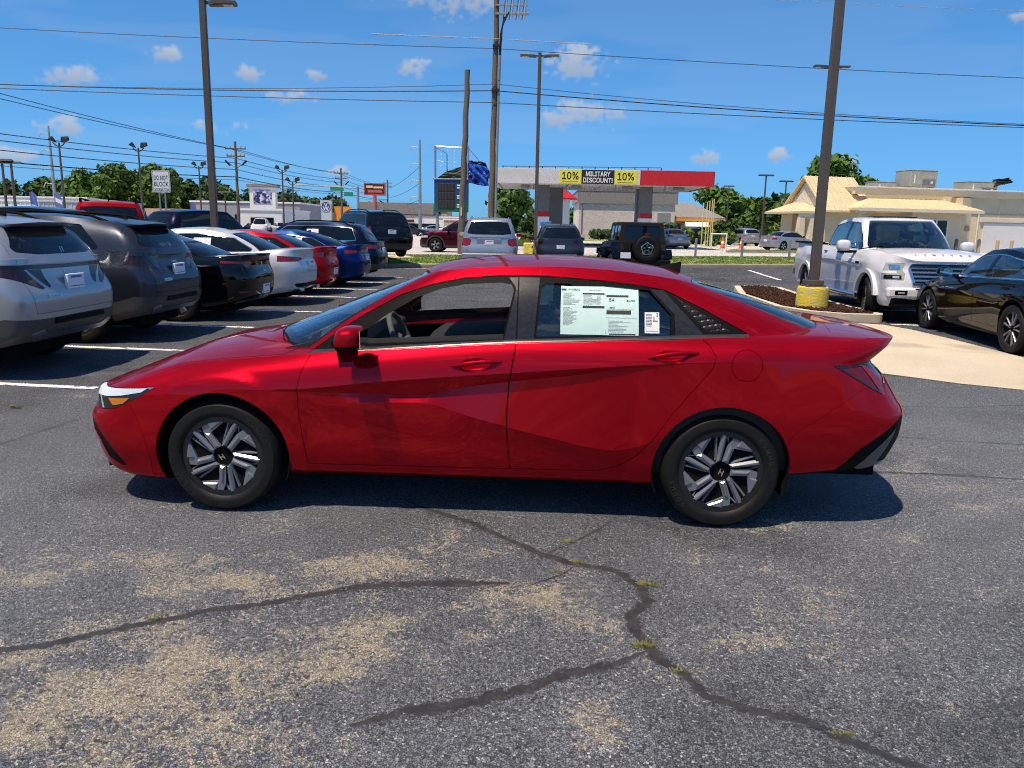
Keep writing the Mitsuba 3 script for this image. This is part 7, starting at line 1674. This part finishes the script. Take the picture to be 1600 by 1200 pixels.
FT = [(-76.3, 140, 10.0, 4.6, 'leaf_mid', 'bushy green tree left of the tallest pair behind the traffic sign'), (-69.2, 138, 10.9, 5.2, 'leaf_mid', 'broad green tree in the middle of the group behind the left row'), (-62.6, 140, 11.2, 4.8, 'leaf_mid', 'tall green tree directly behind the traffic sign'), (-66, 146, 8.5, 4.6, 'leaf_light', 'light green tree low between the taller ones behind the sign'), (-72.5, 147, 8.8, 5., 'leaf_mid', 'rounded green tree at the back of the left group'),
      (-57, 152, 7.6, 4.8, 'leaf_dark', 'dark rounded tree right of the traffic sign'), (-51.5, 158, 7.4, 4.6, 'leaf_dark', 'dark tree behind the bronze lamp post')]
for i, (x, y, h, r, m, lab) in enumerate(FT): tree(x, y, h, r, lab, m, 5200, .46, 20 + i, group='trees behind the left row', base=.05, squash=.9)
for i in range(13): tree(-128 + 5.6 * i + g.normal(), 172 + 6 * g.normal(), 10.2 + g.normal() * .8, 5.0, 'dark green tree in the far wooded belt at the left horizon', 'leaf_dark', 2200, .6, 60 + i, group='wooded belt at the left', base=.0, squash=1.)
for i, (x, y, h, r) in enumerate([(-62, 215, 9.5, 6), (-72, 220, 10, 7), (-82, 225, 9.5, 7), (-54, 235, 9, 6), (-90, 235, 11, 7), (-44, 250, 8.6, 5), (-60, 250, 9.5, 6), (-70, 260, 10, 7), (-52, 205, 7.6, 4.), (-46, 210, 8.4, 3.6), (-40, 240, 8, 5), (-36, 260, 7, 5)]): tree(x, y, h, r, 'small rounded tree on the horizon above the far shops', 'leaf_blue', 1500, .7, 90 + i, group='trees on the horizon', base=.0, squash=1.)
tree(36.4, 94, 10.3, 5.2, 'big dark green tree rising behind the gabled porch', 'leaf_mid', 6500, .46, 7, base=.12); tree(31.9, 97, 6.0, 3.4, 'lower tree left of the big tree by the porch', 'leaf_dark', 3000, .42, 8, base=.05); tree(41.2, 96, 8.0, 2.8, 'tree sticking out right of the porch roof', 'leaf_mid', 2600, .42, 9, base=.2); tree(40.5, 90, 4.6, 2.6, 'small tree behind the low air conditioner', 'leaf_mid', 1500, .4, 10, base=.2); tree(46.5, 90, 6.2, 2.6, 'small tree top behind the roof at the right edge', 'leaf_mid', 1500, .4, 12, base=.3)
tree(28.9, 112, 7.4, 4.4, 'round bright green tree behind the shrubs in the middle distance', 'leaf_mid', 4200, .44, 13, base=.08); tree(34.2, 114, 6.2, 3.4, 'smaller round tree right of the bright green tree', 'leaf_mid', 2800, .44, 14, base=.05); tree(25.2, 150, 5.2, 5.5, 'dark low tree on the horizon right of the hip roof', 'leaf_blue', 1800, .55, 15, base=0)
tree(-1.0, 76, 5.3, 3.1, 'leafy tree in front of the canopy behind the two wooden poles', 'leaf_mid', 6000, .30, 16, base=.05); tree(1.5, 70, 2.9, 1.5, 'dark rounded bush below the canopy left column', 'leaf_dark', 2200, .2, 17, trunk=False, name='shrub', base=0); tree(8.0, 128, 4.6, 3.0, 'tree seen under the canopy beside the brick shop', 'leaf_mid', 1800, .45, 18, base=.05); tree(9.5, 112, 3.3, 1.3, 'reddish shrub beside the brick shop corner', 'leaf_red', 900, .3, 19, trunk=False, name='shrub', base=0)
one('hedge', leaves([(x, 95.6 + .2 * math.sin(x), 1.0, .55, .6, .62) for x in np.linspace(9.4, 12.3, 9)], 2600, .14, 31), 'leaf_dark', 'clipped dark green hedge before the brick shop', 'hedge')
SH = [(15.2, 70, 1.5, .9, 'leaf_light'), (17.2, 71, 1.6, 1.0, 'leaf_light'), (19.2, 72, 1.3, 1.1, 'leaf_light'), (13.3, 68, 1.4, .7, 'leaf_light'), (20.5, 80, 2.4, 1.7, 'leaf_dark'), (23.4, 84, 2.7, 2.0, 'leaf_dark'), (25.4, 76, 2.3, 1.5, 'leaf_light'), (26.8, 78, 1.7, 1.2, 'leaf_light'), (22.5, 66, .9, .8, 'leaf_light'), (16.9, 88, 2.2, 1.6, 'leaf_dark')]
LB = ['yellow green shrub near the white frame', 'yellow green shrub right behind the white frame', 'yellow green shrub behind the orange cones', 'yellow green shrub right of the parked silver car', 'dark shrub mass before the pale hip roof', 'broad dark shrub left of the porch', 'light green shrub at the porch columns', 'low light shrub beside the porch columns', 'low shrub beside the right orange cone', 'dark shrub right of the restaurant']
for i, ((x, y, h, r, m), lab) in enumerate(zip(SH, LB)): tree(x, y, h, r, lab, m, 900, .17 + .02 * r, 40 + i, trunk=False, name='shrub', base=0, nb=9)

# ------------------------------------------------------------------ small things on the verge and the station forecourt
for i, (x, y, lab) in enumerate(((9.0, 39.4, 'grey steel post on the verge, left of three'), (11.65, 40.6, 'grey steel post on the verge, middle of three'), (14.5, 41.8, 'grey steel post on the verge, right of three'))):
    one('verge_post', hull([(x + a, y + b, z) for a in (-.05, .05) for b in (-.05, .05) for z in (.1, 1.22)] + [(x, y, 1.26)]), 'pole_grey', lab, 'post', 'posts on the verge')
K = thing('stake_marker', 'short dark stakes in the grass beside the off-roader', 'stake'); part(K, 'stake', bx(6.0, 6.05, 36.6, 36.65, .15, .62), 'pole_wood'); part(K, 'stake', bx(6.14, 6.19, 36.7, 36.75, .15, .60), 'pole_wood'); part(K, 'wire_loop', tube([(5.55, 36.6, .15), (5.6, 36.6, .75), (5.5, 36.6, .85)], .012, 5), 'wire')
K = thing('pipe_frame', 'low white pipe frame on the forecourt', 'barrier'); part(K, 'post', tube([(15.35, 62, .3), (15.35, 62, 1.4)], .06, 8), 'white_flat'); part(K, 'post', tube([(16.5, 62, .3), (16.5, 62, 1.4)], .06, 8), 'white_flat'); part(K, 'rail', tube([(15.3, 62, 1.42), (16.55, 62, 1.42)], .06, 8), 'white_flat')
for i, x in enumerate((15.5, 15.9, 16.2, 16.5, 16.75)): one('flag_pole', tube([(x + i * .15, 66 + i, .3), (x + i * .15, 66 + i, 3.9 + .12 * i)], .04, 6), 'yellow_flat', ('first', 'second', 'third', 'fourth', 'fifth')[i] + ' from the left of the thin yellowish poles behind the white frame', 'pole', 'thin poles', 40)
for x, y, lab in ((16.4, 62.6, 'orange traffic cone under the white frame'), (18.0, 63, 'orange traffic cone right of the white frame'), (12.6, 62, 'orange traffic cone beside the parked silver car')):
    K = thing('traffic_cone', lab, 'traffic cone', 'traffic cones'); part(K, 'cone', lathe([(0, 0), (.20, 0), (.05, .85), (0, .85)], 16).apply_translation([x, y, .34]), 'cone_orange', 50); part(K, 'collar', lathe([(.148, .34), (.105, .52), (.112, .52), (.155, .34), (.148, .34)], 16).apply_translation([x, y, .34]), 'white_flat', 50); part(K, 'base', bx(x - .24, x + .24, y - .24, y + .24, .305, .345, .01), 'cone_orange')
one('kerb_stop', bx(3.5, 12.5, 62.6, 62.9, .3, .5, .02), 'pole_bronze', 'long low dark kerb rail across the forecourt behind the off-roader', 'barrier')
# --- further vehicles
MB = Gen(1, **{**SEDAN, 'L': 4.55, 'W': 1.73, 'FO': .82, 'WB': 2.72, 'roof': 1.43, 'lip': 0., 'xrt': -2.45, 'xrb': -3.10, 'dlo': (-2.45, -2.85), 'Cx': None})
vehicle('silver_sedan', 'silver sedan on the road left of the white pickup', 'car', MB, 'paint_silver', (21.6, 59.8, .31), 28, 'cars beyond the verge', 'five', 'rim_silver', [([(.9, .95), (.52, .92), (.55, .78), (.9, .80)], .35, 'lens_red')])
vehicle('silver_sedan', 'light grey sedan parked beyond the off-roader, seen from behind', 'car', RED5, 'paint_lightgrey', (11.45, 60.9, .31), 97, 'cars beyond the verge', 'five', 'rim_silver', [([(.93, .98), (.50, .95), (.45, .88), (.60, .86), (.93, .88)], .4, 'lens_red')])
vehicle('silver_suv', 'silver SUV parked by the shrubs beyond the road', 'car', MAR, 'paint_silver', (22.2, 79.2, .31), 97, 'cars beyond the verge', 'five', 'rim_silver', [([(.95, 1.0), (.60, 1.0), (.60, .88), (.95, .88)], .3, 'lens_red')])
LO = Gen(0, **{**SEDAN, 'L': 4.7}); LS = Gen(0, **SUV); LT = Gen(0, **{**SUV, 'L': 5.3, 'roof': 1.85, 'W': 1.95, 'belt': (1.2, 1.25), 'deck': 1.28})
FARV = [('dark_car', 'dark van behind the restaurant awning', LS, 'paint_black', (17.6, 82), 95), ('red_car', 'red car half hidden by shrubs beyond the road', LO, 'paint_bright_red', (18.6, 84), 80), ('white_car', 'white car beside the red one behind the shrubs', LO, 'paint_white', (20.6, 86), 100), ('dark_car', 'dark low car behind the silver sedan', LO, 'paint_black', (25.2, 78), 110),
        ('white_pickup', 'white pickup facing the road below the screen sign', LT, 'paint_white', (-31.2, 97), -80), ('white_car', 'white car right of the far white pickup', LO, 'paint_white', (-28.4, 98), -60), ('white_suv', 'white SUV far behind the bronze lamp post', LS, 'paint_white', (-37.6, 102), -20), ('grey_car', 'grey car right of the far white SUV', LO, 'paint_grey', (-33.6, 104), -30), ('black_truck', 'tall dark truck behind the bronze lamp post', LT, 'paint_black', (-39.3, 96), -10), ('white_car', 'white car beside the tall dark truck', LO, 'paint_white', (-43.5, 96), -30), ('navy_car', 'dark blue car far left of the tall dark truck', LO, 'paint_navy', (-44.6, 99), -30),
        ('silver_car', 'silver car far off between the price sign legs', LO, 'paint_silver', (-9.8, 112), 20), ('white_car', 'white car far off beside the price sign', LO, 'paint_white', (-7.0, 108), 10), ('dark_car', 'dark car far off left of the price sign', LO, 'paint_grey', (-12.5, 104), 20)]
K = thing('pump_guard', 'small yellow pump guard rail left of the canopy column', 'barrier'); part(K, 'hoop', tube([(.2, 59, .3), (.2, 59, 1.0), (.35, 59, 1.15), (.95, 59, 1.15), (1.1, 59, 1.0), (1.1, 59, .3)], .07, 8), 'yellow_paint', 40); part(K, 'skirt', bx(.15, 1.15, 58.95, 59.05, .3, .75, .02), 'yellow_paint'); part(K, 'foot', bx(.1, 1.2, 58.8, 59.2, .305, .40, .02), 'yellow_paint')
for nm, lab, gg, col, (x, y), dg in FARV: vehicle(nm, lab, 'car', gg, col, (x, y, .31), dg, 'far parked cars', 'five', 'rim_silver', [], plate=False, doors=False, handles=False)
HERO = build_hero()
